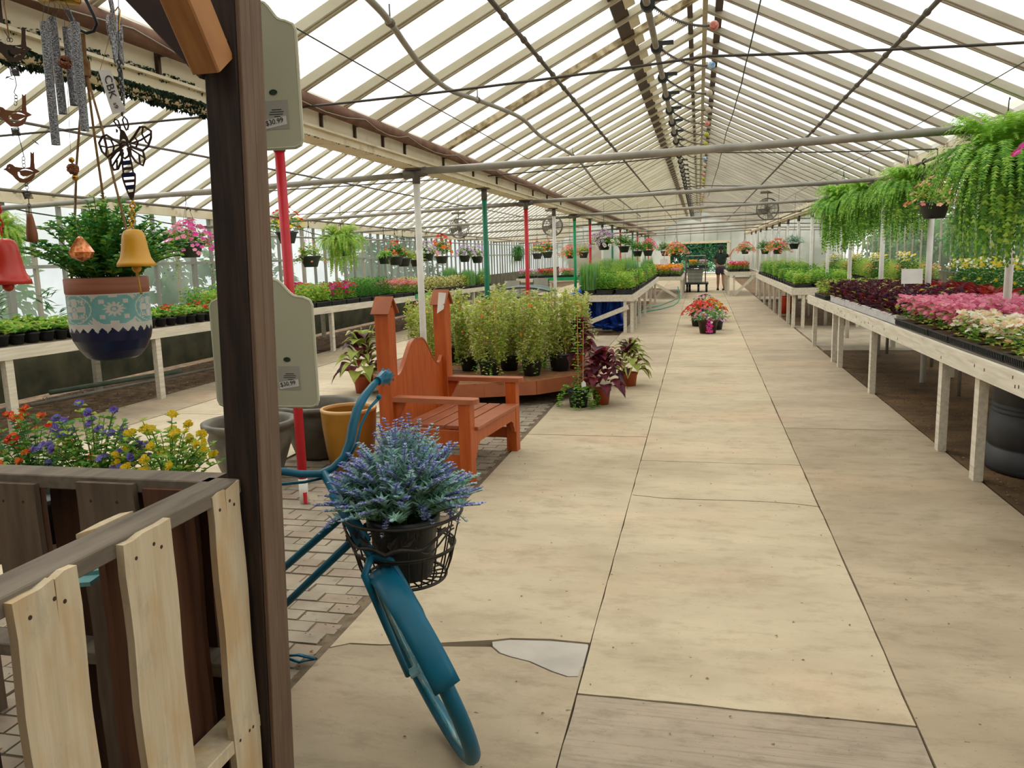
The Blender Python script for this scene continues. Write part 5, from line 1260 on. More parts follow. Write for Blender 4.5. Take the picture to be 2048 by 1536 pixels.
b.tube(P2, .0045, 8); tag(b.obj('hanging_hook', ['black'], smooth=True), 'black S-shaped hook at the top left that carries the patterned planter', 'hook')

# ---------------------------------------------------------------- wind chime with four silver tubes
YC = 1.3
F = lambda px, py, d=0.0: PY(px, py, YC + d)
t = thing('wind_chime', 'wind chime of four hammered silver tubes under a gold disc', 'wind chime', F(118, 10))
cc = F(118, 2)
b = MB(); b.lathe([(.001, .012), (.034, .012), (.036, .006), (.036, .0), (.033, -.004), (.001, -.002)], 28, c=cc); b.obj('top_plate', ['gold'], t, True)
b = MB(); b.tube([cc + V((0, 0, .01)), cc + V((0, 0, .47))], .0012, 5); b.obj('hanging_cord', ['wire'], t)
for (ax, ay, bx, by, d) in ((88, 44, 112, 290, -.01), (104, 34, 126, 228, .02), (133, 55, 149, 211, .03), (150, 45, 170, 262, .0)):
    b = MB(); p, q = F(ax, ay, d), F(bx, by, d); b.tube([p, q], .0074, 14, cap=False); b.tube([q, p], .0062, 14, cap=False); b.obj('tube', ['silver'], t, True)
    b = MB(); b.tube([p + V((.005, 0, -.005)), V((p.x * .4 + cc.x * .6, p.y, cc.z))], .0005, 4); b.tube([p + V((-.005, 0, -.005)), V((p.x * .4 + cc.x * .6 - .01, p.y, cc.z))], .0005, 4); b.obj('string', ['silver'], t)
def gem(b, c, r, m=0):
    c = V(c)
    for k in range(60):
        d = V((R_(-1, 1), R_(-1, 1), R_(-1, 1))).normalized(); e = d.orthogonal().normalized(); f = d.cross(e); s = r * .45
        b.add([c + d * r, c + d * r * .7 + e * s, c + d * r * .72 - e * s * .6 + f * s, c + d * r * .7 - e * s * .6 - f * s], [(0, 1, 2), (0, 2, 3), (0, 3, 1)], m)
b = MB(); gem(b, F(130, 125), .0125); b.obj('clapper', ['copper'], t, label='crumpled copper foil clapper')
b = MB(); b.tube([F(132, 110), F(141, 300), F(146, 360), F(150, 420), F(156, 470)], .0005, 4); b.obj('string', ['silver'], t)
b = MB(); b.sphere(F(143, 320), .0052); b.sphere(F(150, 355), .0056); b.obj('bead', ['gold'], t, True)
b = MB(); gem(b, F(146, 338), .0115); b.obj('bead', ['copper'], t, label='crumpled copper foil bead')
b = MB(); gc = F(162, 500)
b.lathe([(.001, .026), (.006, .022), (.017, .006), (.0225, -.004), (.018, -.014), (.001, -.022)], 9, c=gc); b.obj('crystal', ['amber'], t, label='faceted amber crystal drop')

# ---------------------------------------------------------------- string of metal birds
from mathutils.geometry import tessellate_polygon
def cut(b, outer, holes, fr, th, m=None):
    loops = [[V((u, v, 0)) for u, v in outer]] + [[V((u, v, 0)) for u, v in h] for h in holes]
    flat = [p for l in loops for p in l]; tris = tessellate_polygon(loops); n = len(flat)
    vs = [fr(p.x, p.y, -th) for p in flat] + [fr(p.x, p.y, th) for p in flat]
    fs = [tuple(x) for x in tris] + [tuple(i + n for i in x[::-1]) for x in tris]; o = 0
    for l in loops:
        k = len(l); fs += [(o + i, o + (i + 1) % k, n + o + (i + 1) % k, n + o + i) for i in range(k)]; o += k
    return b.add(vs, fs, m)
t = thing('bird_wind_chime', 'string of three flat brown metal birds ending in a copper bell shaped drop', 'wind chime', F(15, 10))
BO = [(5.5, 339), (12, 336), (14, 330), (19, 327.3), (25, 329), (30, 333.5), (40, 335), (52, 335.5), (60, 334), (61, 320), (60.4, 302.7), (64.6, 307), (68, 302.7), (68.5, 325), (70, 337), (80, 343), (71, 347), (68, 355), (62.5, 362), (52, 366), (39.6, 365), (31, 358), (25, 351), (17, 345), (12, 341)]
BH = [[(40, 341.5), (45, 338.6), (51, 337.6), (60, 339.5), (67.5, 343.5), (60, 341.5), (51, 340), (45, 340.5)], [(35.5, 344), (36, 350), (39, 355), (47, 358), (56, 355), (66.5, 347.5), (54, 352.5), (46, 353), (41, 350), (39, 344)]]
for k, (dx, dy, sc, m) in enumerate(((-20, -244, 1.1, 'darkcopper'), (-18, -113, 1.06, 'copper'), (0, 0, 1, 'copper'))):
    T_ = lambda u, v, w: PY(40 + (u - 40) * sc + dx, 345 + (v - 345) * sc + dy, YC + w)
    b = MB(); cut(b, BO, BH, T_, .0012); b.obj('bird', [m], t)
    b = MB(); e = T_(18.8, 336, -.0016); b.tube([e, e + V((0, -.0006, 0))], .0016, 8); b.obj('bird_eye', ['paper'], t)
def ring(b, px, py, r=.0035, d=0): 
    c = F(px, py, d); b.tube([c + V((r * math.cos(a), 0, r * math.sin(a))) for a in [k * PI / 5 for k in range(10)]], .0007, 4, closed=True)
b = MB(); b.tube([F(7, -90), F(8, 10), F(14, 45), F(18, 78)], .0012, 5); b.obj('twine', ['rope'], t)
for rings, P, c0, c1, rr in ((((17, 79), (22, 80)), [F(8, 60), F(18, 78)], None, None, 0), (((24, 123), (26, 130), (32, 194), (32, 200), (31, 207)), [F(26, 134), F(29, 150), F(33, 170), F(28, 185), F(33, 192)], (28, 136), (31, 152), .0075), (((36, 248), (47, 317), (47, 324), (48, 331)), [F(36, 252), F(38, 275), F(45, 300), F(48, 314)], (30, 256), (33, 272), .0068), (((53, 369), (54, 375), (58, 411)), [F(54, 378), F(57, 396), F(58, 408), F(58, 428)], (52, 383), (58, 398), .0075)):
    b = MB()
    for px, py in rings: ring(b, px, py)
    b.tube(P, .0009, 4)
    if c0:
        p, q = F(*c0), F(*c1); b.tube([p.lerp(q, s / 40) + V((rr * math.sin(s * .9), rr * math.cos(s * .9), 0)) for s in range(41)], .0008, 4)
    b.obj('wire_link', ['black_wire'], t)
b = MB()
for px, py in ((29, 143), (31, 263), (55, 391)): b.sphere(F(px, py), .0052)
b.obj('glass_bead', ['white_pl'], t, True)
b = MB()
for px, py, a in ((10, 158, .4), (28, 160, 2.8), (20, 253, .1), (62, 278, -.6), (66, 283, -.5)): b.leaf(F(px, py), (math.cos(a), .2, math.sin(a)), .014, .006)
b.obj('metal_leaf', ['silver'], t)
b = MB(); pt = F(59, 428); pb = F(63, 484); L_ = pt.z - pb.z; b.lathe([(.001, 0), (.0045, 0), (.006, -L_ * .15), (.0098, -L_ * .7), (.0095, -L_ * .95), (.008, -L_), (.001, -L_)], 18, c=pt); b.obj('drop', ['copper'], t, True)

# ---------------------------------------------------------------- bells
def bell(b, c, R, Hh, lip=.0):
    pr = [(.001, Hh), (.30 * R, Hh * .99), (.48 * R, Hh * .94), (.58 * R, Hh * .84), (.64 * R, Hh * .66), (.70 * R, Hh * .45), (.79 * R, Hh * .24), (.93 * R, Hh * .12), (.97 * R, Hh * .10), (1.0 * R, 0), (.95 * R, 0), (.88 * R, Hh * .12), (.6 * R, Hh * .4), (.5 * R, Hh * .85), (.001, Hh * .9)]
    b.lathe(pr, 32, c=c); return b
t = thing('hanging_bell', 'red metal bell cut off by the left edge of the picture', 'bell', F(16, 570))
c = F(16, 569); bell(MB(), c, .042, .088).obj('bell_body', ['red_bell'], t, True)
b = MB(); b.sphere(c + V((0, 0, -.003)), .0105, seg=14, rings=8); b.obj('clapper', ['red_bell'], t, True)
b = MB(); chain(b, c + V((0, 0, .095)), c + V((-.003, 0, .42)), 24, .008, .0018); b.tube([c + V((-.003, 0, .42)), c + V((-.003, 0, 1.0))], .002, 5); b.obj('chain', ['red_bell'], t)
def bee(t, T_, m, th=.0012, stripes=('white_paint', 'navy')):
    """flat cut metal bee; T_ maps picture-like bee coordinates to space"""
    b = MB(); r = .0021
    def line(P, rr=1.0, closed=False): b.tube([T_(u, v, 0) for u, v in P], r * rr, 6, closed=closed)
    line([(242, 260), (233, 250), (228, 243), (230, 238), (236, 241), (240, 252), (241, 262)], .7)
    line([(234, 265), (233, 258), (235, 262)], .7)
    line([(255, 260), (257, 250), (254, 240), (248, 233), (245, 240), (249, 253), (253, 261)], .7)
    UL = [(240, 287), (228, 280), (213, 270), (205, 273), (198, 286), (204, 303), (215, 314), (226, 306), (240, 295)]
    UR = [(258, 285), (268, 273), (280, 254), (290, 254), (302, 262), (302, 275), (296, 293), (286, 301), (262, 292)]
    DL = [(242, 299), (232, 304), (221, 318), (222, 330), (228, 340), (236, 338), (243, 322), (246, 306)]
    DR = [(260, 294), (276, 299), (286, 303), (290, 318), (286, 331), (272, 324), (262, 310)]
    for W in (UL, UR, DL, DR): line(W, 1.0, True)
    for P in ([(202, 292), (216, 295), (238, 290)], [(209, 273), (213, 292), (212, 310)], [(222, 280), (228, 293), (226, 306)], [(262, 287), (282, 280), (300, 268)], [(286, 254), (284, 268), (292, 284), (298, 288)], [(270, 275), (276, 284), (272, 295)], [(224, 333), (242, 305)], [(234, 320), (234, 338)], [(262, 298), (288, 315)], [(278, 308), (280, 328)]): line(P, .8)
    b.obj('wing', [m], t)
    b = MB(); cut(b, [(240, 262), (244, 259), (249, 262), (255, 274), (259, 285), (254, 286), (250, 279), (246, 278), (242, 281), (240, 288), (239, 276)], [], T_, th); cut(b, [(239, 288), (243, 283), (248, 282), (253, 284), (259, 290), (257, 293), (251, 287), (246, 287), (242, 292), (241, 294)], [], T_, th)
    b.obj('head', [m], t)
    b = MB()
    ys = [(300, 316, 'o'), (316, 322, 'w'), (322, 331, 'k'), (331, 335, 'g'), (335, 341, 'b'), (341, 346, 'w'), (346, 355, 'k'), (355, 360, 'w'), (360, 366, 'b'), (366, 371, 'g'), (371, 380, 'k'), (380, 385, 'w'), (385, 403, 'b')]
    def hw(y): s = (y - 300) / 103; return 9.5 * math.sin(min(1, s * 1.6 + .35) * PI / 2) if s < .45 else 13.6 * max(0.06, (1 - ((s - .42) / .58) ** 1.7)) * .98
    cx = lambda y: 250 + (y - 300) * .14
    for a, c_, k in ys:
        if k in 'owg': 
            if k == 'o': continue
            continue
        n = 4; Lh = []; Rh = []
        for i in range(n + 1):
            y = a + (c_ - a) * i / n; Lh.append((cx(y) - hw(y), y)); Rh.append((cx(y) + hw(y), y - 2))
        cut(b, Lh + Rh[::-1], [], T_, th, 1 if k == 'k' else 0)
    for sg in (-1, 1):
        b.tube([T_(cx(y) + sg * hw(y), y - (2 if sg > 0 else 0), 0) for y in range(298, 402, 4)], r * .8, 5, m=0)
    b.tube([T_(241, 300, 0), T_(243, 312, 0), T_(250, 317, 0), T_(257, 312, 0), T_(259, 300, 0), T_(255, 291, 0), T_(248, 289, 0), T_(243, 293, 0)], r, 5, m=0, closed=True)
    b.obj('striped_body', [m, 'navy'], t)
t = thing('bee_bell_ornament', 'flat metal bee ornament carrying a mustard yellow bell on a chain', 'ornament', F(250, 225))
bee(t, lambda u, v, w: PY(u, v, YC + w), 'darkcopper')
b = MB(); b.tube([F(243, 232), F(243, 222)], .001, 5); chain(b, F(245, 232), F(238, 120), 14, .006, .0011); b.tube([F(238, 120), F(236, -90)], .0008, 4); b.obj('hanging_wire', ['black_wire'], t)
b = MB(); chain(b, F(266, 400), F(262, 462), 8, .0085, .0016); b.obj('chain', ['gold'], t)
c = F(273, 533); c = V((c.x, c.y, c.z)); bell(MB(), c, .0335, .068).obj('bell', ['yellow_bell'], t, True)
b = MB(); b.sphere(c + V((0, 0, -.003)), .0085, seg=12, rings=8); b.tube([c + V((0, 0, -.006)), F(282, 587)], .0016, 5); b.obj('clapper', ['yellow_bell'], t, True)
t = thing('bee_ornament', 'second metal bee seen edge on above the first, pale and silvery', 'ornament', F(228, 60, .03))
c0 = F(230, 60, .03)
def T2(u, v, w):
    du = (u - 250) / 1000; dv = (v - 300) / 1000 * 1.08; return c0 + V((du * -.42, du * .90, -dv)) + V((w * .90, w * .42, 0)) + V((0, 0, -.018))
bee(t, T2, 'silver')
b = MB(); b.tube([F(222, 25, .03), F(221, -90, .03)], .0012, 5); b.tube([F(238, 60, .03), F(240, 20, .03), F(236, 14, .03), F(230, 22, .03)], .0012, 5); b.obj('hanging_wire', ['gold'], t)
t = thing('paper_tag', 'white paper tag with handwritten letters hanging above the bee', 'tag', F(225, 180, -.02))
TQ = lambda u, v, w: PY(u, v, YC - .02 + w)
b = MB(); cut(b, [(196, 140), (222, 139), (242, 200), (253, 222), (225, 229), (212, 190)], [], TQ, .0004); b.obj('card', ['paper'], t)
p0, p1 = TQ(222, 150, -.002), TQ(231, 205, -.002); p2 = TQ(222, 150, -.002)
for body, px, py, s in (('CBK', 208, 152, .021), ('s9', 226, 206, .012)):
    cu = bpy.data.curves.new('handwriting', 'FONT'); cu.body = body; cu.size = s; cu.extrude = .0001; cu.materials.append(M['ink']); o = textobj('handwriting', cu); o.parent = t
    a = TQ(px, py, -.0012); d = (TQ(px + 13, py + 50, -.0012) - a).normalized(); n = V((0, -1, 0)); u = n.cross(d)
    q = a - t.location; o.matrix_local = Matrix(((d.x, u.x, n.x, q.x), (d.y, u.y, n.y, q.y), (d.z, u.z, n.z, q.z), (0, 0, 0, 1)))
b = MB(); b.tube([F(200, 141, -.02), F(212, 100, 0), F(222, 60, .02)], .0006, 4); b.obj('string', ['rope'], t)
# ---------------------------------------------------------------- teal bicycle planter
th_ = -.907; ln = -.339
hd = V((math.cos(th_), math.sin(th_), 0)); sd_ = V((-hd.y, hd.x, 0)); vu = V((0, 0, 1)) * math.cos(ln) + sd_ * math.sin(ln)
WC = V((-.837, 2.229, .33 * math.cos(ln) + .012)); wn = hd.cross(vu)
t = thing('bicycle_planter', 'teal painted old bicycle leaning by the timber post, its front wheel turned to the camera', 'bicycle', V((WC.x, WC.y, 0)))
wp = lambda a, r=.33, o=0.0: WC + (hd * math.cos(a) + vu * math.sin(a)) * r + wn * o
wh = MB(); wh.tube([wp(k * PI / 24, .305) for k in range(48)], .025, 10, closed=True); w_ = wh.obj('front_wheel', ['teal'], t, True)
b = MB(); b.tube([wp(k * PI / 24, .283) for k in range(48)], .010, 6, closed=True)
b.obj('rim', ['teal_worn'], w_, True, label='worn rim with flaking paint')
b = MB()
for k in range(18):
    a = k * PI / 9; b.tube([WC + wn * (.02 if k % 2 else -.02), wp(a, .28)], .0022, 4)
b.tube([WC - wn * .05, WC + wn * .05], .016, 8); b.obj('spokes', ['teal_worn'], w_)
b = MB(); rows2 = []
for i in range(15):
    a = math.radians(102 - 84 * i / 14); ww = .040 if i else .036
    rows2.append([wp(a, .338 + .010 * math.cos(q * 1.2), ww * q) for q in (-1, -.5, 0, .5, 1)] + [wp(a, .334 + .010 * math.cos(q * 1.2), ww * q) for q in (1, .5, 0, -.5, -1)])
vs = [p for r in rows2 for p in r]; fs = [(i * 10 + k, i * 10 + (k + 1) % 10, (i + 1) * 10 + (k + 1) % 10, (i + 1) * 10 + k) for i in range(14) for k in range(10)] + [tuple(range(10)), tuple(range(140, 150))]
b.add(vs, fs); b.obj('fender', ['teal'], t, True)
crown = wp(math.radians(98), .40); headt = PY(648, 946, 2.33); 
b = MB()
for sg in (-1, 1): b.tube([WC + wn * .055 * sg, wp(math.radians(80), .2, .055 * sg), wp(math.radians(96), .36, .045 * sg), crown], [.009, .011, .012, .013], 8)
b.tube([crown, crown.lerp(headt, .5), headt], .016, 10); b.obj('fork', ['teal'], t, True)
b = MB(); b.tube([crown.lerp(headt, .15), crown.lerp(headt, .75)], .024, 12); b.obj('head_tube', ['teal'], t, True)
HB = [(500, 940, 2.20), (566, 943, 2.24), (600, 948, 2.28), (640, 948, 2.32), (665, 937, 2.35), (688, 915, 2.38), (700, 885, 2.41), (706, 850, 2.44), (714, 820, 2.47), (727, 795, 2.51), (745, 772, 2.57), (757, 760, 2.60)]
P = [PY(*p) for p in HB]
b = MB(); b.tube(P, [.0125] * 4 + [.013, .014, .0155, .016, .0155, .015, .013, .011], 12); b.obj('handlebar', ['teal'], t, True)
g0, g1 = PY(755, 762, 2.59), PY(782, 748, 2.68); b = MB(); d = (g1 - g0)
b.tube([g0 + d * s for s in (0, .15, .3, .5, .7, .85, 1)], [.016, .015, .021, .026, .023, .016, .005], 10)
for k in range(26):
    s = .25 + .7 * k / 26; a = k * 2.4; e = d.orthogonal().normalized(); f = d.normalized().cross(e); r = .026 * math.sin(PI * min(1, s * .9 + .1)) ; b.leaf(g0 + d * s + (e * math.cos(a) + f * math.sin(a)) * r, d.normalized() + (e * math.cos(a) + f * math.sin(a)) * .5, .016, .012)
b.obj('handlebar_end', ['teal'], t, label='teal pinecone shaped end of the handlebar')
b = MB(); b.tube([PY(*p) for p in ((758, 796, 2.55), (740, 815, 2.52), (722, 850, 2.48), (712, 890, 2.44), (690, 930, 2.40))], [.006, .005, .005, .005, .006], 8); b.sphere(PY(758, 794, 2.55), .010); b.tube([PY(*p) for p in ((500, 968, 2.22), (566, 968, 2.26), (610, 964, 2.3), (650, 955, 2.34))], .005, 6)
b.obj('brake_lever', ['teal'], t, True)
b = MB(); hb = crown.lerp(headt, .55)
for a, c, r in ((PY(722, 1000, 2.33), PY(470, 1222, 2.72), .0135), (PY(735, 1052, 2.33), PY(470, 1305, 2.72), .0135)): b.tube([a, c], r, 10)
b.obj('frame_tube', ['teal'], t, True)
b = MB(); e0, e1 = PY(470, 1222, 2.72), PY(470, 1305, 2.72); bb_ = PY(475, 1345, 2.73); b.tube([e0 + V((0, 0, .3)), e1, bb_], .014, 8)
b.obj('seat_tube', ['teal'], t, True)
RC = V((-2.22, 2.86, .335)); b = MB(); hh = (RC - bb_); hh.z = 0; hh.normalize()
b.tube([RC + (hh * math.cos(k * PI / 20) + V((-.1, -.1, .98)) * math.sin(k * PI / 20)) * .31 for k in range(40)], .02, 8, closed=True); b.obj('rear_wheel', ['teal'], t, True)
b = MB(); b.tube([bb_, RC], .009, 8); b.tube([e0 + V((0, 0, .1)), RC], .008, 8); b.obj('stay', ['teal'], t, True)
b = MB()
q = [PZ(560, 1312, .02), PZ(598, 1309, .02), PZ(632, 1318, .02), PZ(598, 1324, .02)]
b.tube(q, .006, 6, closed=True); b.tube([q[0], q[0].lerp(q[2], .5) + V((0, 0, .01)), q[2]], .005, 6); b.tube([q[0], PZ(520, 1300, .03), bb_], .006, 6); b.obj('kickstand', ['teal'], t, True)
# ---- wire basket on the handlebar
BC = PY(806, 1022, 2.36); BC = V((BC.x, 2.36, BC.z))
t = thing('wire_basket', 'dark wrought wire basket with a leafy vine rim on the front of the teal bicycle', 'basket', BC - V((0, 0, .23)))
def rg(b, r, z, w, n=40): b.tube([BC + V((r * math.cos(a), r * math.sin(a), z)) for a in [k * 2 * PI / n for k in range(n)]], w, 6, closed=True)
b = MB(); rg(b, .192, 0, .0052); rg(b, .162, -.118, .0036); rg(b, .166, -.110, .0036); rg(b, .132, -.218, .0052); rg(b, .10, -.221, .003); rg(b, .06, -.221, .003); b.obj('rings', ['black_wire'], t, True)
b = MB()
for k in range(22):
    a = k * 2 * PI / 22; c_, s_ = math.cos(a), math.sin(a); top = .164 if not (PI < a < 2 * PI) else .164; z0 = -.112
    b.tube([BC + V((top * c_, top * s_, z0)), BC + V((.150 * c_, .150 * s_, -.17)), BC + V((.132 * c_, .132 * s_, -.218)), BC + V((.06 * c_, .06 * s_, -.221))], .003, 5)
    if k % 3 == 0: b.tube([BC + V((.192 * c_, .192 * s_, 0)), BC + V((.164 * c_, .164 * s_, -.112))], .0022, 4)
b.obj('wires', ['black_wire'], t)
b = MB(); CY = lambda a, z: BC + V(((.192 + .27 * z * .9 + .006) * math.cos(a), (.192 + .27 * z * .9 + .006) * math.sin(a), z))
for sg in (1, -1):
    A = [(4.75 + sg * s * 1.25, -.085 + .060 * s ** 1.3 + .012 * math.sin(s * 9)) for s in [k / 16 for k in range(17)]]; b.tube([CY(a, z) for a, z in A], [.0075 - .004 * k / 16 for k in range(17)], 6)
    A = [(4.75 + sg * (.5 + s * .8), -.062 - .03 * math.sin(s * 5)) for s in [k / 10 for k in range(11)]]; b.tube([CY(a, z) for a, z in A], .003, 5)
    for (da, z, L, an) in ((.10, -.07, .055, 1.1), (.28, -.055, .05, .5), (.55, -.045, .045, 1.3), (.9, -.03, .04, .4), (1.15, -.06, .045, -.9)):
        a = 4.75 + sg * da; p = CY(a, z); tan = V((-math.sin(a), math.cos(a), 0)) * sg; b.leaf(p, tan * math.cos(an) + V((0, 0, math.sin(an))), L, L * .45, nrm=(math.cos(a), math.sin(a), 0)); b.leaf(p + V((0, 0, .001)), tan * math.cos(an + .5) + V((0, 0, math.sin(an + .5))), L * .7, L * .35, nrm=(math.cos(a), math.sin(a), 0))
b.obj('vine_scroll', ['black_wire'], t)
b = MB(); b.tube([PY(728, 1000, 2.42), BC + V((-.15, .10, -.02))], .006, 6); b.tube([PY(735, 1050, 2.40), BC + V((-.12, .12, -.10))], .006, 6); b.obj('mounting_bracket', ['black_wire'], t)
t = thing('lavender_plant', 'artificial lavender with blue spikes in a black pot inside the wire basket', 'potted plant', BC - V((0, 0, .214)))
b = pot_mb(.088, .115, .205, .005, 32); b.obj('pot', ['black'], t, True, False)
b = MB()
for _ in range(240):
    a = R_(0, 6.3); k = math.sqrt(random.random()) * R_(.85, 1.08); hgt = .29 * (1 - .68 * k * k) * R_(.55, 1.15); tip = V((math.cos(a) * .275 * k, math.sin(a) * .25 * k, .20 + hgt)); p0 = V((math.cos(a) * .05 * k, math.sin(a) * .05 * k, .18)); m1 = p0.lerp(tip, .5) + V((R_(-.03, .03), R_(-.03, .03), .05 * (1 - k) + .03))
    if random.random() < .12 and k > .5: tip.z -= .14
    st = [p0 * (1 - s) ** 2 + m1 * 2 * s * (1 - s) + tip * s * s for s in [q / 20 for q in range(21)]]; b.tube(st[::4] + [st[-1]], .0014, 4, m=7)
    kind = random.random(); lv = (3, 4, 5, 4) if kind < .5 else (4, 4, 6)
    for j in range(3, 16):
        for q in range(3): b.leaf(st[j], V((math.cos(a + q * 2.1 + j), math.sin(a + q * 2.1 + j), R_(.5, 1.4))), R_(.026, .042), R_(.009, .014), random.choice(lv))
    fc = (0, 1, 2) if kind < .62 else ((2, 4, 0) if kind < .8 else (6, 4, 2))
    for j in range(14, 21):
        s = 1 - (j - 14) / 9
        for q in range(5): b.leaf(st[j] + V((R_(-.002, .002), R_(-.002, .002), 0)), V((math.cos(q * 1.26 + j), math.sin(q * 1.26 + j), R_(.2, 1.0))), .015 * (.5 + .6 * s), .010 * (.45 + .55 * s), random.choice(fc))
b.obj('sprigs', ['lav1', 'lav2', 'lav3', 'blueg', 'mint', 'sage', 'mint', 'stem'], t, False, False)

# ---------------------------------------------------------------- urns and mustard pot
def urn(c, s, label):
    t = thing('stone_urn', label, 'planter', c); b = MB()
    b.lathe([(.001, 0), (.20 * s, 0), (.215 * s, .02 * s), (.25 * s, .12 * s), (.295 * s, .25 * s), (.315 * s, .33 * s), (.30 * s, .37 * s), (.30 * s, .385 * s), (.335 * s, .41 * s), (.355 * s, .43 * s), (.355 * s, .455 * s), (.325 * s, .462 * s), (.29 * s, .44 * s), (.28 * s, .38 * s), (.24 * s, .12 * s), (.001, .1 * s)], 40); b.obj('bowl', ['urn'], t, True, False)
    return t
q = PZ(492, 905, 0); urn((-3.25, 5.25, 0), .97, 'large mossy grey urn with a wide lip, nearer of the two behind the timber post')
urn((-3.05, 5.98, 0), .97, 'second mossy grey urn, right of and behind the first one')
t = thing('ceramic_pot', 'tall mustard yellow glazed pot beside the cedar bench', 'planter', (-2.62, 5.62, 0))
b = MB(); b.lathe([(.001, 0), (.15, 0), (.16, .01), (.185, .16), (.205, .33), (.212, .455)], 40); b.lathe([(.19, .455), (.182, .33), (.15, .1), (.001, .08)], 40); b.obj('body', ['mustard'], t, True, False)
b = MB(); b.lathe([(.212, .455), (.216, .462), (.214, .476), (.198, .480), (.19, .474), (.19, .455)], 40); b.obj('rim', ['mustard_rim'], t, True, False)

# ---------------------------------------------------------------- cedar bench with birdhouse posts
BA = math.radians(-6); BO_ = V((-2.19, 5.39, 0)); bx = V((math.cos(BA), math.sin(BA), 0)); by = V((-math.sin(BA), math.cos(BA), 0))
t = thing('cedar_bench', 'orange stained cedar bench whose two back posts end in little birdhouses', 'bench', BO_)
G = lambda u, v, w: BO_ + bx * u + by * v + V((0, 0, w))
W_ = 1.0
def bb2(b, u0, u1, v0, v1, w0, w1, m=None, ch=0): return b.beam(G((u0 + u1) / 2, (v0 + v1) / 2, w0), G((u0 + u1) / 2, (v0 + v1) / 2, w1), u1 - u0, v1 - v0, up=by, m=m, ch=ch)
for vv in (0, W_):
    b = MB(); bb2(b, -.055, .055, vv - .055, vv + .055, 0, 1.225, ch=.004); b.obj('back_post', ['cedar'], t)
    b = MB()
    for sg in (-1, 1): b.add([G(-.068 , vv, 1.335), G(.075, vv, 1.335), G(.075, vv + sg * .085, 1.215), G(-.068, vv + sg * .085, 1.215), G(-.068, vv, 1.321), G(.075, vv, 1.321), G(.075, vv + sg * .076, 1.210), G(-.068, vv + sg * .076, 1.210)], [(0, 1, 2, 3), (7, 6, 5, 4), (0, 3, 7, 4), (1, 5, 6, 2), (2, 6, 7, 3)])
    b.obj('birdhouse_roof', ['cedar_top'], t)
    b = MB(); b.prism([(vv - .055, 1.22), (vv + .055, 1.22), (vv, 1.315)], -.054, .056, lambda u, v, w: G(w, u, v)); b.obj('birdhouse_gable', ['cedar'], t)
    b = MB(); b.tube([G(.0565, vv, 1.262), G(.058, vv, 1.262)], .008, 10); b.obj('birdhouse_hole', ['knot'], t)
    b = MB(); bb2(b, .56, .65, vv - .045, vv + .045, 0, .575, ch=.004); b.obj('leg', ['cedar'], t)
    ar = [(-.01 + .06, -.05), (.62, -.055), (.68, -.05), (.70, -.02), (.70, .02), (.68, .05), (.62, .055), (.05, .05)]
    b = MB(); b.prism([(u, v * 1.0 + vv) for u, v in ar], .577, .612, lambda u, v, w: G(u, v, w)); b.obj('armrest', ['cedar_top'], t)
    b = MB(); b.prism([(.055, .575), (.14, .575), (.10, .50), (.055, .42)], vv - .018, vv + .018, lambda u, v, w: G(u, w, v)); b.obj('arm_bracket', ['cedar'], t)
    sgn = 1 if vv == 0 else -1
    b = MB(); b.beam(G(.055, vv, .15), G(.57, vv, .15), .03, .09); b.obj('stretcher', ['cedar'], t)
    b = MB(); b.beam(G(.055, vv + sgn * .03, .32), (G(.60, vv + sgn * .03, .32)), .03, .10); b.obj('seat_rail', ['cedar'], t)
b = MB()                                                          # front rail with scalloped ends
pr_ = [(.045, .375), (W_ - .045, .375), (W_ - .045, .17), (W_ - .075, .17), (W_ - .08, .20), (W_ - .105, .225), (W_ - .105, .25), (W_ - .16, .275), (.16, .275), (.105, .25), (.105, .225), (.08, .20), (.075, .17), (.045, .17)]
b.prism(pr_, .615, .645, lambda u, v, w: G(w, u, v)); b.obj('front_rail', ['cedar'], t)
for i in range(5):
    b = MB(); u0 = .07 + i * .116; v0, v1 = (.055, W_ - .055) if i < 4 else (.05, W_ - .05); b.beam(G(u0 + .048, v0, .387), G(u0 + .048, v1, .387), .098, .024, ch=.003); b.obj('seat_slat', ['cedar_top'], t)
b = MB(); b.beam(G(.63, .045, .388), G(.63, W_ - .045, .388), .09, .026, ch=.003); b.obj('seat_slat', ['cedar_top'], t)
def backtop(v):
    s = abs(v - W_ / 2) / (W_ / 2 - .055); return .745 + (.985 - .745) * (1 if s < .12 else (.5 + .5 * math.cos(PI * min(1, (s - .12) / .72)))) + (.05 if s > .9 else 0) * (s - .9) * 10
nb = 8
for i in range(nb):
    v0 = .055 + (W_ - .11) * i / nb; v1 = .055 + (W_ - .11) * (i + 1) / nb; b = MB(); P = [(v0 + .001, .30), (v1 - .001, .30)] + [(v1 - .001 - (v1 - v0 - .002) * k / 6, backtop(v1 - (v1 - v0) * k / 6)) for k in range(7)]
    b.prism(P, -.012, .012, lambda u, v, w: G(w, u, v)); b.obj('back_board', ['cedar'], t)
b = MB(); P = [(.055 + (W_ - .11) * k / 40, backtop(.055 + (W_ - .11) * k / 40)) for k in range(41)]
b.prism(P + [(u, v - .012) for u, v in P[::-1]], -.016, .016, lambda u, v, w: G(w, u, v)); b.obj('back_cap', ['cedar_top'], t)
t = thing('price_sign', 'white price card hung on the far birdhouse post of the cedar bench', 'sign', G(.1, W_, 1.0))
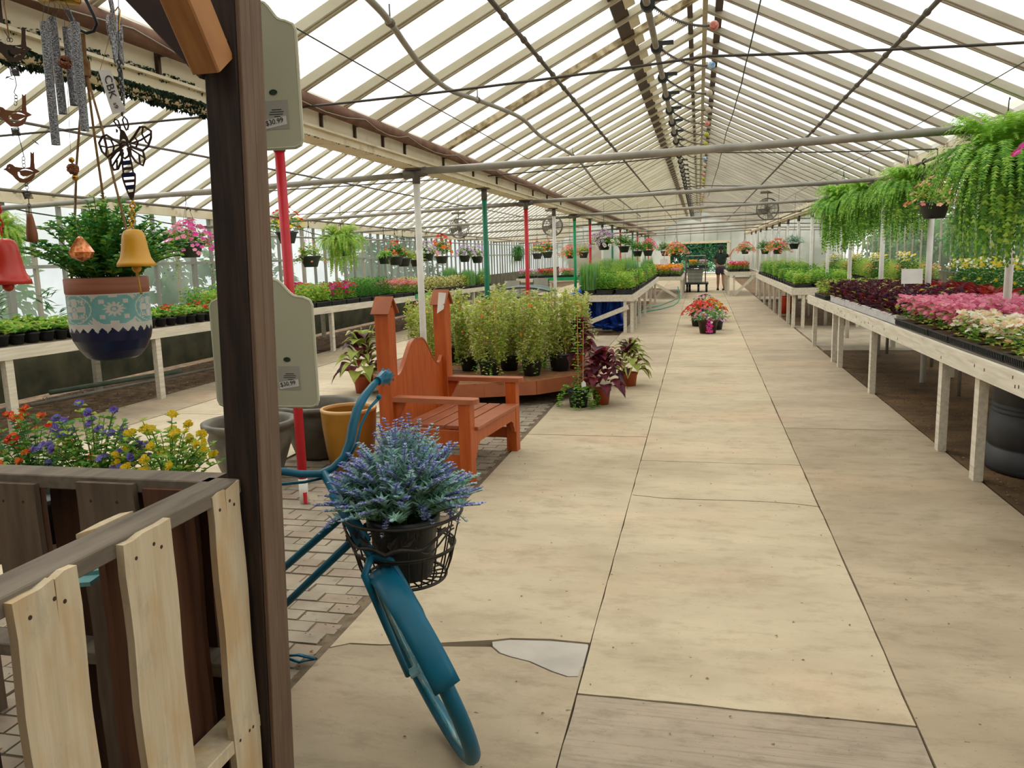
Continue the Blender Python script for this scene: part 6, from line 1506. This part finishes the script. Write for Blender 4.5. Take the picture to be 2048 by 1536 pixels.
b = MB(); b.add([PY(877, 585, 6.27), PY(892, 586, 6.30), PY(887, 618, 6.30), PY(874, 627, 6.27)] + [p + V((0, .004, 0)) for p in (PY(877, 585, 6.27), PY(892, 586, 6.30), PY(887, 618, 6.30), PY(874, 627, 6.27))], [(0, 1, 2, 3), (7, 6, 5, 4), (0, 4, 5, 1), (1, 5, 6, 2), (2, 6, 7, 3), (3, 7, 4, 0)]); b.obj('card', ['paper'], t)

# ---------------------------------------------------------------- low wooden dolly of vines
ZT = .27
poly = [(-3.55, 8.45), (-2.62, 7.95), (-2.2, 8.08), (-1.68, 8.28), (-1.2, 8.85), (-1.2, 10.2), (-1.9, 11.1), (-3.1, 11.2), (-3.9, 10.4), (-3.9, 9.0)]
t = thing('plant_platform', 'low many-sided brown wooden platform crowded with pots of vines', 'platform', (-2.4, 9.6, 0))
b = MB(); b.prism(poly, ZT - .02, ZT - .004); b.obj('deck', ['deck'], t)
b = MB()
for k in range(14):
    y = 8.1 + k * .22
    b.box((-2.5, y + .11, ZT - .003), (1.9 if k > 1 else 1.0, .20, .006))
b.obj('deck_boards', ['deck'], t)
b = MB()
for i in range(len(poly)):
    p, q = V((*poly[i], 0)), V((*poly[(i + 1) % len(poly)], 0)); b.beam(p + V((0, 0, ZT - .075)), q + V((0, 0, ZT - .075)), .03, .15)
b.obj('rim_board', ['cedar_top'], t)
for x, y in ((-2.6, 8.6), (-1.9, 8.9), (-3.3, 9.2), (-1.7, 10.2), (-3.1, 10.7)): 
    b = MB(); b.box((x, y, .062), (.16, .16, .124)); b.obj('leg', ['pine_old'], t)
def vine_fn(t, i):
    random.seed(40 + i)
    pot_mb(.095, .125, .20, .006).obj('pot', ['black'], t, True, False)
    b = MB()
    for k in range(4):
        a = k * PI / 2 + .4; b.tube([(.085 * math.cos(a), .085 * math.sin(a), .1), (.11 * math.cos(a), .11 * math.sin(a), .86 + R_(-.04, .04))], .004, 5)
    for z in (.40, .62, .80):
        b.tube([(.11 * math.cos(k * PI / 2 + .4), .11 * math.sin(k * PI / 2 + .4), z) for k in range(4)], .003, 4, closed=True)
    b.obj('bamboo_trellis', ['bamboo'], t, False, False)
    b = MB()
    for _ in range(20):
        a = R_(0, 6.3); r0 = R_(.04, .21); z = .19; tw = R_(-2.2, 2.2); zt = R_(.65, .92)
        P = [V((r0 * math.cos(a + tw * s) * (1 + .25 * s) + R_(-.015, .015), r0 * math.sin(a + tw * s) * (1 + .25 * s) + R_(-.015, .015), z + (zt - z) * s)) for s in [q / 16 for q in range(17)]]
        b.tube(P[::2], .0018, 4, m=3)
        for p in P:
            for q in range(7): b.leaf(p + V((R_(-.03, .03), R_(-.03, .03), R_(-.03, .03))), rdir(1, R_(-.5, .8)), R_(.03, .052), R_(.020, .036), random.choice((0, 0, 1, 1, 2)))
    for _ in range(7):
        a = R_(0, 6.3); p = V((.12 * math.cos(a), .12 * math.sin(a), .2))
        for q in range(9):
            p = p + V((math.cos(a) * .014, math.sin(a) * .014, -.016)); b.leaf(p, rdir(1, 0), .045, .034, random.choice((1, 4)))
    b.obj('vines', ['g4', 'g6', 'cream_l', 'stem_b', 'g1'], t, False, False)
    b = MB()
    for _ in range(1 + i): a = R_(0, 6.3); b.flower((.16 * math.cos(a), .16 * math.sin(a), R_(.5, .88)), (math.cos(a), math.sin(a), .3), .022, 0, None)
    for _ in range(8): a = R_(0, 6.3); b.flower((.16 * math.cos(a), .16 * math.sin(a), R_(.4, .88)), (math.cos(a), math.sin(a), .3), .016, 1, None)
    b.obj('blossoms', ['orange', 'yellow'], t, False, False)
VINE = Kind('trellised_vine', 'potted vine', vine_fn, 3)
k = 0
vp = [(-2.95, 8.75), (-2.62, 9.0), (-2.25, 8.52), (-1.80, 8.66), (-1.55, 9.05), (-3.3, 9.3), (-2.15, 9.05), (-1.9, 9.5), (-1.42, 9.5), (-2.5, 9.6), (-3.0, 9.75), (-1.55, 10.0), (-2.1, 10.1), (-3.45, 10.1), (-2.6, 10.4)]
vl = ['far left front', 'left', 'front middle', 'front right corner', 'right', 'left rear', 'middle', 'right of the middle', 'right edge', 'centre', 'second left rear', 'right rear', 'middle rear', 'leftmost rear', 'rearmost']
for (x, y), w in zip(vp, vl): VINE.put((x, y, ZT), 'yellow-green vine on a bamboo trellis, %s of the platform' % w, rz=R_(0, 6), sc=R_(.92, 1.04))
COLEUS.put((-1.38, 9.25, ZT), 'burgundy coleus standing on the right corner of the platform', sc=1.0, rz=1)
COLEUS.put((-1.0, 8.42, 0), 'burgundy coleus in a terracotta pot on the floor before the platform', sc=1.02, rz=2.2)
COLEUSG.put((-.80, 9.65, 0), 'lime and burgundy coleus in a terracotta pot right of the platform', sc=.95, rz=.6)
COLEUSG.put((-3.95, 8.95, 0), 'lime and burgundy coleus in a pot left of the cedar bench', sc=1.25, rz=2)
COLEUS.put((-2.45, 10.15, ZT), 'dark coleus in the middle rear of the platform behind the vines', sc=.9, rz=3)
def ivy(t, i):
    pot_mb(.09, .115, .19, .006).obj('pot', ['black'], t, True, False); b = MB()
    for _ in range(16):
        a = R_(0, 6.3); p = V((.10 * math.cos(a), .10 * math.sin(a), .2))
        for q in range(14): p = p + V((math.cos(a) * .011 * (1 if q < 9 else .2), math.sin(a) * .011 * (1 if q < 9 else .2), .008 if q < 3 else (-.019 if p.z > .02 else 0))); b.leaf(p, rdir(1, .2), .045, .036, random.choice((0, 1)))
    for _ in range(3):
        for q in range(26): b.leaf((R_(-.04, .04), R_(-.04, .04), .2 + q * .03), rdir(1, .1), .05, .036, random.choice((0, 1)))
    b.obj('vines', ['g1', 'g2'], t, False, False); b = MB(); b.tube([(0, 0, .15), (0, 0, .98)], .004, 5); b.tube([(.05, 0, .15), (.06, 0, .9)], .004, 5); b.obj('stake', ['bamboo'], t, False, False)
    b = MB(); b.prism([(-.022, 0), (.022, 0), (.024, .10), (0, .125), (-.024, .10)], -.001, .001, lambda u, v, w: (.07 + u, -.09 + w, .17 + v)); b.obj('plant_label', ['white_pl'], t, False, False)
IVY = Kind('climbing_vine', 'potted vine', ivy, 1); IVY.put((-1.22, 8.25, 0), 'leafy green vine on a stake in a black pot before the platform')
# ---------------------------------------------------------------- pots in the aisle
def aisle(loc, key_args, label, s=1.0):
    t = thing('flower_pot', label, 'potted flowers', loc); pot_mb(.15 * s, .19 * s, .26 * s, .012, 24).obj('pot', ['darkcopper' if 'brown' in label else 'black'], t, True, False)
    pet, cen, leaves, n, fl, fr = key_args; b = MB(); bushy(b, n, .36 * s, .24, .05, .03, [0, 0, 1, 2], .24 * s, 6, .10); b.obj('foliage', leaves, t, False, False)
    b = MB(); dome_flowers(b, fl, .36 * s, .26, fr, list(range(len(pet))), len(pet) if cen else None, .24 * s, 5, .12); b.obj('blossoms', pet + ([cen] if cen else []), t, False, False); return t
t = aisle((.19, 15.95, 0), (['lilac', 'white', 'hot'], 'purple', ['g1', 'g2', 'sage'], 90, 70, .026), 'brown pot of lilac petunias in the middle of the aisle, nearest of the row', 1.0)
b = MB()
for _ in range(60): a = -1.4 + R_(-.25, .25); z = R_(.03, .32); b.flower((.19 * math.cos(a) + R_(-.02, .02), -.2 + R_(-.02, .02), z), (0, -1, .2), .02, 0)
b.obj('trailing_blossoms', ['hot'], t, False, False, label='hot pink blossoms trailing down the pot')
aisle((.34, 16.7, 0), (['white', 'lilac'], None, ['g1', 'g2', 'stem_b'], 70, 40, .02), 'black pot of small white flowers just behind the lilac petunias', .9)
aisle((.05, 17.5, 0), (['red', 'red', 'coral'], None, ['g1', 'g3', 'g1'], 60, 190, .04), 'pot of bright red flowers in the aisle behind the lilac petunias', 1.1)
aisle((.30, 18.6, 0), (['orange', 'yellow', 'red'], None, ['g1', 'g2', 'g4'], 70, 130, .038), 'pot of orange and yellow flowers in the aisle behind the red ones', 1.0)
aisle((.16, 19.9, 0), (['white', 'pink', 'choc'], None, ['g1', 'g2', 'sage'], 70, 110, .032), 'pot of white and pale pink flowers at the back of the aisle row', 1.15)
# ---------------------------------------------------------------- barrel, bucket and other things on the ground
t = thing('compost_barrel', 'large charcoal plastic barrel under the right bench', 'barrel', (2.42, 6.2, 0))
b = MB(); b.lathe([(.001, 0), (.385, 0), (.395, .03), (.388, .16), (.376, .165), (.376, .18), (.386, .185), (.372, .40), (.362, .405), (.362, .415), (.372, .42), (.371, .432), (.361, .437), (.361, .447), (.370, .452), (.369, .466), (.359, .471), (.359, .481), (.368, .486), (.345, .68), (.335, .705), (.001, .715)], 40); b.obj('body', ['barrel'], t, True, False)
t = thing('bucket', 'orange-red plastic bucket under the herb bench on the right', 'bucket', (2.12, 20.7, 0)); b = MB(); b.lathe([(.001, 0), (.16, 0), (.185, .37), (.195, .38), (.195, .42), (.18, .42), (.155, .05), (.001, .05)], 24); b.obj('body', ['bucket'], t, True, False)
b = MB(); b.tube([V((.19 * math.cos(a), .19 * math.sin(a) * .2, .38 + .0 - .17 * math.sin(a))) for a in [k * PI / 10 for k in range(11)]], .004, 5); b.obj('handle', ['white_pl'], t, True, False)
t = thing('tarp', 'crumpled blue tarp hanging under the herb bench left of the aisle', 'tarp', (-2.0, 16.9, 0))
b = MB(); n, m_ = 30, 14
for j in range(m_ + 1):
    for i in range(n + 1):
        u, v = i / n, j / m_; b.v.append((-2.38 + .85 * u + .02 * math.sin(9 * v), 16.9 + .10 * math.sin(u * 22 + v * 3) + .06 * math.sin(u * 51) + (.35 * (1 - v) ** 3), .01 + .68 * v - .10 * u * (1 - v)))
b.f = [(j * (n + 1) + i, j * (n + 1) + i + 1, (j + 1) * (n + 1) + i + 1, (j + 1) * (n + 1) + i) for j in range(m_) for i in range(n)]; b.m = [0] * len(b.f)
b.obj('sheet', ['tarp'], t, True)
b = MB()
for _ in range(30): 
    p = V((R_(-2.0, -1.55), R_(16.6, 16.9), R_(.02, .12))); b.add([p, p + rdir(.14, .03), p + rdir(.14, .05)], [(0, 1, 2)])
b.obj('fold', ['tarp'], t)
t = thing('blue_cloth', 'light blue cloth draped over the near corner of the herb bench', 'cloth', (-2.42, 16.1, .6)); b = MB(); b.tube([(-2.62, 16.1, .62), (-2.52, 16.05, .72), (-2.42, 16.05, .80), (-2.3, 16.1, .86)], [.03, .05, .04, .05], 7); b.obj('fold', ['tarp'], t)
for i, (dy, dz, lb) in enumerate(((0, 0, 'bottom'), (.05, .17, 'middle'), (.1, .34, 'top'))):
    t = thing('garden_lounger', 'folded green fabric garden chair, %s of the stack behind the vines' % lb, 'garden chair', (-3.2, 14.2 + dy, .54 + dz))
    P = [(-3.85 + 1.3 * s, .54 + dz + .16 * math.sin(s * 2.6)) for s in [k / 10 for k in range(11)]]
    b = MB(); b.prism(P + [(u, v - .03) for u, v in P[::-1]], 13.9 + dy, 14.45 + dy, lambda u, v, w: (u, w, v)); b.obj('fabric', ['teal_board' if i == 9 else 'green_dark'], t)
    b = MB()
    for yy in (13.88 + dy, 14.47 + dy): b.tube([(u, yy, v) for u, v in P], .014, 8)
    b.obj('frame', ['silver'], t)
t = thing('low_table', 'low dark table under the stacked garden chairs', 'table', (-3.2, 14.2, 0)); b = MB(); b.box((-3.2, 14.2, .48), (1.4, .7, .03)); b.obj('top', ['black'], t)
for x in (-3.8, -2.6):
    for y in (13.9, 14.5): b = MB(); b.box((x, y, .232), (.04, .04, .464)); b.obj('leg', ['black'], t)
t = thing('plastic_bag', 'pale crumpled plastic bag of soil left of the stacked garden chairs', 'bag', (-4.25, 14.6, 0)); b = MB()
b.lathe([(.001, 0), (.26, .0), (.30, .1), (.28, .35), (.22, .55), (.1, .68), (.001, .7)], 14); b.v = [(x * (1 + R_(-.1, .1)), y * (1 + R_(-.1, .1)), z) for x, y, z in b.v]; b.obj('bag', ['bagm'], t, False, False)
for k, (x, y) in enumerate(((-4.9, 21), (-4.4, 22.5))):
    t = thing('patio_chair', 'grey patio chair before the end of the long left bench, %s' % ('nearer' if k == 0 else 'farther'), 'chair', (x, y, 0))
    for dx in (-.22, .22):
        b = MB(); b.tube([(x + dx, y - .2, 0), (x + dx, y - .2, .6), (x + dx, y + .1, .62), (x + dx, y + .25, .9), (x + dx, y + .2, 0)], .013, 6); b.obj('side_frame', ['silver'], t, True)
    b = MB(); b.box((x, y, .42), (.44, .42, .02)); b.obj('seat', ['shellw'], t); b = MB(); b.box((x, y + .24, .72), (.44, .02, .4)); b.obj('backrest', ['shellw'], t)
b = MB(); b.tube([(-1.6, 21, .02), (-1.0, 22.6, .015), (-.7, 24, .015), (-.62, 25.5, .015), (-.6, 27.3, .015), (-.66, 27.6, .4)], .014, 6); b.tube([(-1.7, 22, .02), (-1.1, 24, .015), (-.66, 27.3, .03)], .014, 6); tag(b.obj('garden_hose', ['hose'], smooth=True), 'green garden hose lying across the floor before the marigold bench', 'hose')
t = thing('leaning_panel', 'grey-green metal panel leaning under the long left bench at the left edge', 'panel', (-7.9, 6.6, 0)); b = MB(); b.add([(-7.95, 5.9, .0), (-7.95, 7.1, .0), (-8.08, 7.1, .62), (-8.08, 5.9, .62), (-7.97, 5.9, .0), (-7.97, 7.1, .0), (-8.10, 7.1, .62), (-8.10, 5.9, .62)], [(0, 1, 2, 3), (7, 6, 5, 4), (0, 4, 5, 1), (1, 5, 6, 2), (2, 6, 7, 3), (3, 7, 4, 0)]); b.obj('sheet', ['galv'], t)
b = MB(); b.tube([(-7.4, 7.5, .06), (-6.9, 10.8, .08)], .02, 8); tag(b.obj('ground_pipe', ['steel'], smooth=True), 'pale pipe lying on the gravel under the long left bench', 'pipe')
b = MB(); b.tube([(-7.6, 8.0, .12), (-7.0, 9.7, .14)], .03, 8); tag(b.obj('ground_pipe', ['green_old'], smooth=True), 'dull green pipe lying under the long left bench', 'pipe')
b = MB(); b.beam((-6.75, 11, .03), (-6.7, 16, .03), .06, .06); tag(b.obj('ground_board', ['pine_old']), 'old wooden board on the ground under the middle of the left bench', 'board')
for k, (x, y) in enumerate(((2.7, 9.2), (3.0, 11.4), (2.75, 12.8))):
    b = MB(); b.tube([(x, y, -.01), (x, y, .72)], .022, 8)
    if k < 2: b.tube([(x - .16, y, .42), (x - .14, y, .36), (x, y, .36), (x + .14, y, .36), (x + .16, y, .42)], .012, 6)
    tag(b.obj('pipe_support', ['steel'], smooth=True), 'short grey pipe support standing under the right bench, %s' % ORD[k], 'pipe support')
# ---------------------------------------------------------------- nursery cart at the far end
t = thing('nursery_cart', 'dark nursery cart with a grey bin and a shelf of plants near the far door', 'cart', (-.05, 32.2, 0))
b = MB(); b.box((-.05, 32.2, .33), (.86, 1.3, .06)); b.box((-.05, 32.2, .93), (.86, 1.2, .05)); b.obj('shelf', ['black'], t)
for dx in (-.42, .32):
    for dy in (-.6, .6):
        b = MB(); b.tube([(-.05 + dx, 32.2 + dy, .33), (-.05 + dx, 32.2 + dy, 1.38)], .02, 6); b.obj('upright', ['dark_steel'], t)
b = MB(); b.tube([(-.47, 31.6, 1.38), (.27, 31.6, 1.38)], .02, 6); b.tube([(-.47, 32.8, 1.38), (.27, 32.8, 1.38)], .02, 6); b.obj('handle', ['silver'], t)
for dx in (-.36, -.27, .06, .36):
    b = MB(); c = V((-.05 + dx, 31.75 + (.2 if dx == -.27 else 0), .15)); b.tube([c - V((.04, 0, 0)), c + V((.04, 0, 0))], .15, 14); b.obj('wheel', ['black'], t)
t = thing('storage_bin', 'pale grey ribbed plastic bin on the lower shelf of the nursery cart', 'bin', (-.12, 32.0, .36)); b = MB()
for k in range(4): b.box((-.12, 32.0, .43 + k * .13), (.54 + .02 * k, .5, .12))
b.obj('body', ['shellw'], t)
TRAY['yellowfl'].put((-.2, 32.0, .96), 'tray of yellow flowers on the top shelf of the nursery cart'); TRAY['purplefl'].put((.18, 32.0, .96), 'tray of lilac flowers on the top shelf of the nursery cart')
# ---------------------------------------------------------------- the standing person
def skin_mesh(name, joints, edges, m, parent, sub=2, root=0, flat=None):
    me = bpy.data.meshes.new(name); me.from_pydata([j[0] for j in joints], edges, []); o = bpy.data.objects.new(name, me); COL.objects.link(o); o.parent = parent
    me.materials.append(M[m]); s = o.modifiers.new('skin', 'SKIN'); s.use_smooth_shade = True
    for i, j in enumerate(joints):
        r = j[1]; kf = 1.25 if name != 'body' else 1.12; r = r if isinstance(r, tuple) else (r, r); me.skin_vertices[0].data[i].radius = (r[0] * kf, r[1] * kf) if r[0] > .02 else r; me.skin_vertices[0].data[i].use_root = (i == root)
    ss = o.modifiers.new('sub', 'SUBSURF'); ss.levels = sub; ss.render_levels = sub
    return o
P0 = V((.86, 33.0, 0)); t = thing('person', 'person in dark green shirt and dark shorts, seen from behind, reaching to a basket', 'person', P0)
# coordinates: x right, y away, z up; the person faces away and to the right
J = [((0, 0, .95), (.14, .10)), ((.0, .0, 1.10), (.125, .09)), ((.0, .01, 1.32), (.15, .095)), ((.0, .01, 1.45), (.09, .07)), ((.0, .02, 1.53), .052), ((.0, .04, 1.60), (.075, .085)), ((.0, .05, 1.70), (.07, .08)),
     ((-.085, 0, .84), .09), ((-.09, .02, .50), .056), ((-.095, .0, .30), .052), ((-.10, -.02, .09), .034), ((-.10, .09, .035), (.04, .03)), ((-.10, .17, .03), (.035, .02)),
     ((.085, 0, .84), .09), ((.10, -.02, .50), .056), ((.11, -.08, .30), .052), ((.13, -.14, .10), .034), ((.16, -.06, .035), (.04, .03)), ((.18, .02, .03), (.035, .02)),
     ((-.17, .02, 1.40), .05), ((-.20, .08, 1.16), .042), ((-.16, .22, 1.02), .032), ((-.14, .28, .99), .028),
     ((.17, .03, 1.40), .05), ((.30, .14, 1.30), .042), ((.42, .26, 1.48), .032), ((.46, .30, 1.56), .027)]
E_ = [(0, 1), (1, 2), (2, 3), (3, 4), (4, 5), (5, 6), (0, 7), (7, 8), (8, 9), (9, 10), (10, 11), (11, 12), (0, 13), (13, 14), (14, 15), (15, 16), (16, 17), (17, 18), (2, 19), (19, 20), (20, 21), (21, 22), (2, 23), (23, 24), (24, 25), (25, 26)]
def hand(base, d, J, E_, att):
    d = V(d).normalized(); s = d.cross(V((0, 0, 1))).normalized(); k = len(J)
    J.append((tuple(base + d * .03), (.026, .014))); E_.append((att, k))
    for q, L in zip((-.024, -.008, .008, .024), (.055, .065, .07, .06)):
        a = len(J); J.append((tuple(base + d * .07 + s * q), .0085)); J.append((tuple(base + d * (.07 + L * .5) + s * q * 1.1 - V((0, 0, .006))), .008)); J.append((tuple(base + d * (.07 + L) + s * q * 1.1 - V((0, 0, .02))), .007)); E_ += [(k, a), (a, a + 1), (a + 1, a + 2)]
    a = len(J); J.append((tuple(base + d * .035 + s * .038), .010)); J.append((tuple(base + d * .07 + s * .05), .008)); E_ += [(k, a), (a, a + 1)]
hand(V((.46, .30, 1.56)), (.5, .4, .6), J, E_, 26); hand(V((-.14, .28, .99)), (.2, .8, -.1), J, E_, 22)
skin_mesh('body', J, E_, 'skin', t)
sh = [((0, 0, .93), (.150, .112)), ((0, 0, 1.15), (.145, .11)), ((0, .01, 1.34), (.165, .112)), ((0, .01, 1.46), (.10, .08)), ((-.17, .02, 1.40), .066), ((-.195, .07, 1.22), .062), ((.17, .03, 1.40), .066), ((.285, .12, 1.31), .062)]
skin_mesh('shirt', sh, [(0, 1), (1, 2), (2, 3), (2, 4), (4, 5), (2, 6), (6, 7)], 'shirt', t)
so = [((0, 0, 1.0), (.15, .115)), ((0, 0, .90), (.155, .12)), ((-.095, 0, .76), .105), ((-.10, .01, .58), .095), ((.095, 0, .76), .105), ((.11, -.01, .58), .095)]
skin_mesh('shorts', so, [(0, 1), (1, 2), (2, 3), (1, 4), (4, 5)], 'shorts', t)
b = MB(); b.sphere((0, .025, 1.665), .100, seg=16, rings=10, sz=1.2); b.tube([(0, -.05, 1.64), (0, -.08, 1.56), (0, -.085, 1.42)], [.035, .035, .02], 8); b.obj('hair', ['hair'], t, True, False)
b = MB(); b.tube([(0, .125, 1.63), (0, .145, 1.615)], .014, 6); b.sphere((-.03, .125, 1.655), .008); b.sphere((.03, .125, 1.655), .008); b.obj('face_features', ['skin'], t, True, False)
for x, y, a in ((-.10, .06, 0), (.155, -.07, .4)):
    b = MB(); R3 = Euler((0, 0, -a)).to_matrix(); b.box((x, y, .035), (.09, .26, .07), R3); b.obj('shoe', ['black'], t, False, False)
t.rotation_euler = (0, 0, 0)
# ---------------------------------------------------------------- trees and shrubs outside
def tree(loc, R, Hh, mats, label, n=1600, ls=.42, tr=.16):
    t = thing('leafy_tree', label, 'tree', loc); random.seed(int(loc[0] * 13 + loc[1])); b = MB(); b.tube([(0, 0, 0), (.05, 0, Hh * .35), (0, 0, Hh * .75)], [tr, tr * .8, tr * .3], 8)
    for k in range(7): a = k * .9; b.tube([(0, 0, Hh * (.25 + .06 * k)), (math.cos(a) * R * .6, math.sin(a) * R * .6, Hh * (.45 + .05 * k))], [tr * .5, tr * .15], 5)
    b.obj('trunk', ['stem_b'], t, False, False); b = MB(); cl = [(V((R_(-1, 1) * R * .6, R_(-1, 1) * R * .6, Hh * R_(.22, .85))), R * R_(.3, .5)) for _ in range(16)]
    for _ in range(n):
        c, r = random.choice(cl); d = V((random.gauss(0, 1), random.gauss(0, 1), random.gauss(0, 1))).normalized(); b.leaf(c + d * r * R_(.8, 1.05), d + V((R_(-.6, .6), R_(-.6, .6), -.3)), ls * R_(.7, 1.2), ls * .6, random.choice((0, 0, 1)))
    b.obj('crown', mats, t, False, False)
for i, (x, y, R, h) in enumerate(((-3.5, 66, 3.2, 7.5), (0.5, 68, 3.4, 8.5), (4.0, 65, 3.2, 7), (7.5, 67, 3.6, 8), (-7.5, 69, 3.6, 8))):
    tree((x, y, -.05), R, h, ['tree', 'tree2'] if i % 2 else ['tree', 'g3'], 'dark green leafy tree beyond the far doorway, %s from the left' % ['second', 'third', 'fourth', 'fifth', 'first'][i], n=5200, ls=.6)
for i, (x, y) in enumerate(((-.9, 55.5), (.6, 56.5), (2.0, 55))):
    t = thing('nursery_shrub', 'pale green shrub on the ground just outside the far doorway, %s from the left' % ['first', 'second', 'third'][i], 'shrub', (x, y, -.12)); b = MB(); bushy(b, 70, .7, 1.0, .16, .09, [0, 1, 2], 0, 6, .0, .1); b.obj('foliage', ['tree2', 'mint', 'g1'], t, False, False)
for i, (y, h, mm) in enumerate(((6.5, 2.2, ['g3', 'g1']), (10.5, 3.0, ['g1', 'g2']), (14, 2.3, ['g3', 'g1']), (18.5, 2.8, ['g3', 'g1']), (24, 2.5, ['g3', 'tree']), (31, 3, ['g3', 'tree']))):
    tree((-10.2 - (i % 2), y, -.05), 1.2, h, mm, 'bush outside the left wall panels, %s' % nth(i), n=900, ls=.26, tr=.06)
for i, (x, y, h) in enumerate(((9.9, 9, 3.0), (10.8, 13, 3.8), (9.9, 17, 3.2), (10.8, 21.5, 3.8), (10, 26.5, 3.2), (10.8, 32, 3.8), (10.2, 38, 3.4), (10.4, 45, 3.4))):
    tree((x, y, -.05), 2.3, h, ['g1', 'g2'] if i % 2 else ['tree2', 'g1'], 'green tree outside the right wall, %s' % nth(i), n=3200, ls=.3, tr=.08)
for i, (x, y, R, h) in enumerate(((-6, 76, 4.5, 9), (-1, 78, 4.5, 10), (3.5, 76, 4.5, 9.5), (8.5, 78, 4.5, 10))):
    tree((x, y, -.05), R, h, ['tree', 'g3'], 'dark tree in the rear row beyond the far doorway, %s from the left' % ['first', 'second', 'third', 'fourth'][i], n=5200, ls=.8)
b = MB()
for _ in range(5200): b.leaf((R_(-9, 9), 60 + R_(-.6, .6), R_(0, 1.6 + .3 * math.sin(_))), rdir(1, R_(-.3, .8)), R_(.2, .35), R_(.12, .2), random.choice((0, 0, 1)))
tag(b.obj('hedge', ['tree', 'g3']), 'low dark green hedge beyond the far doorway', 'hedge')
slab('floor_yard', -12, 12, 52.05, 59, z=.0, m='concrete_b')
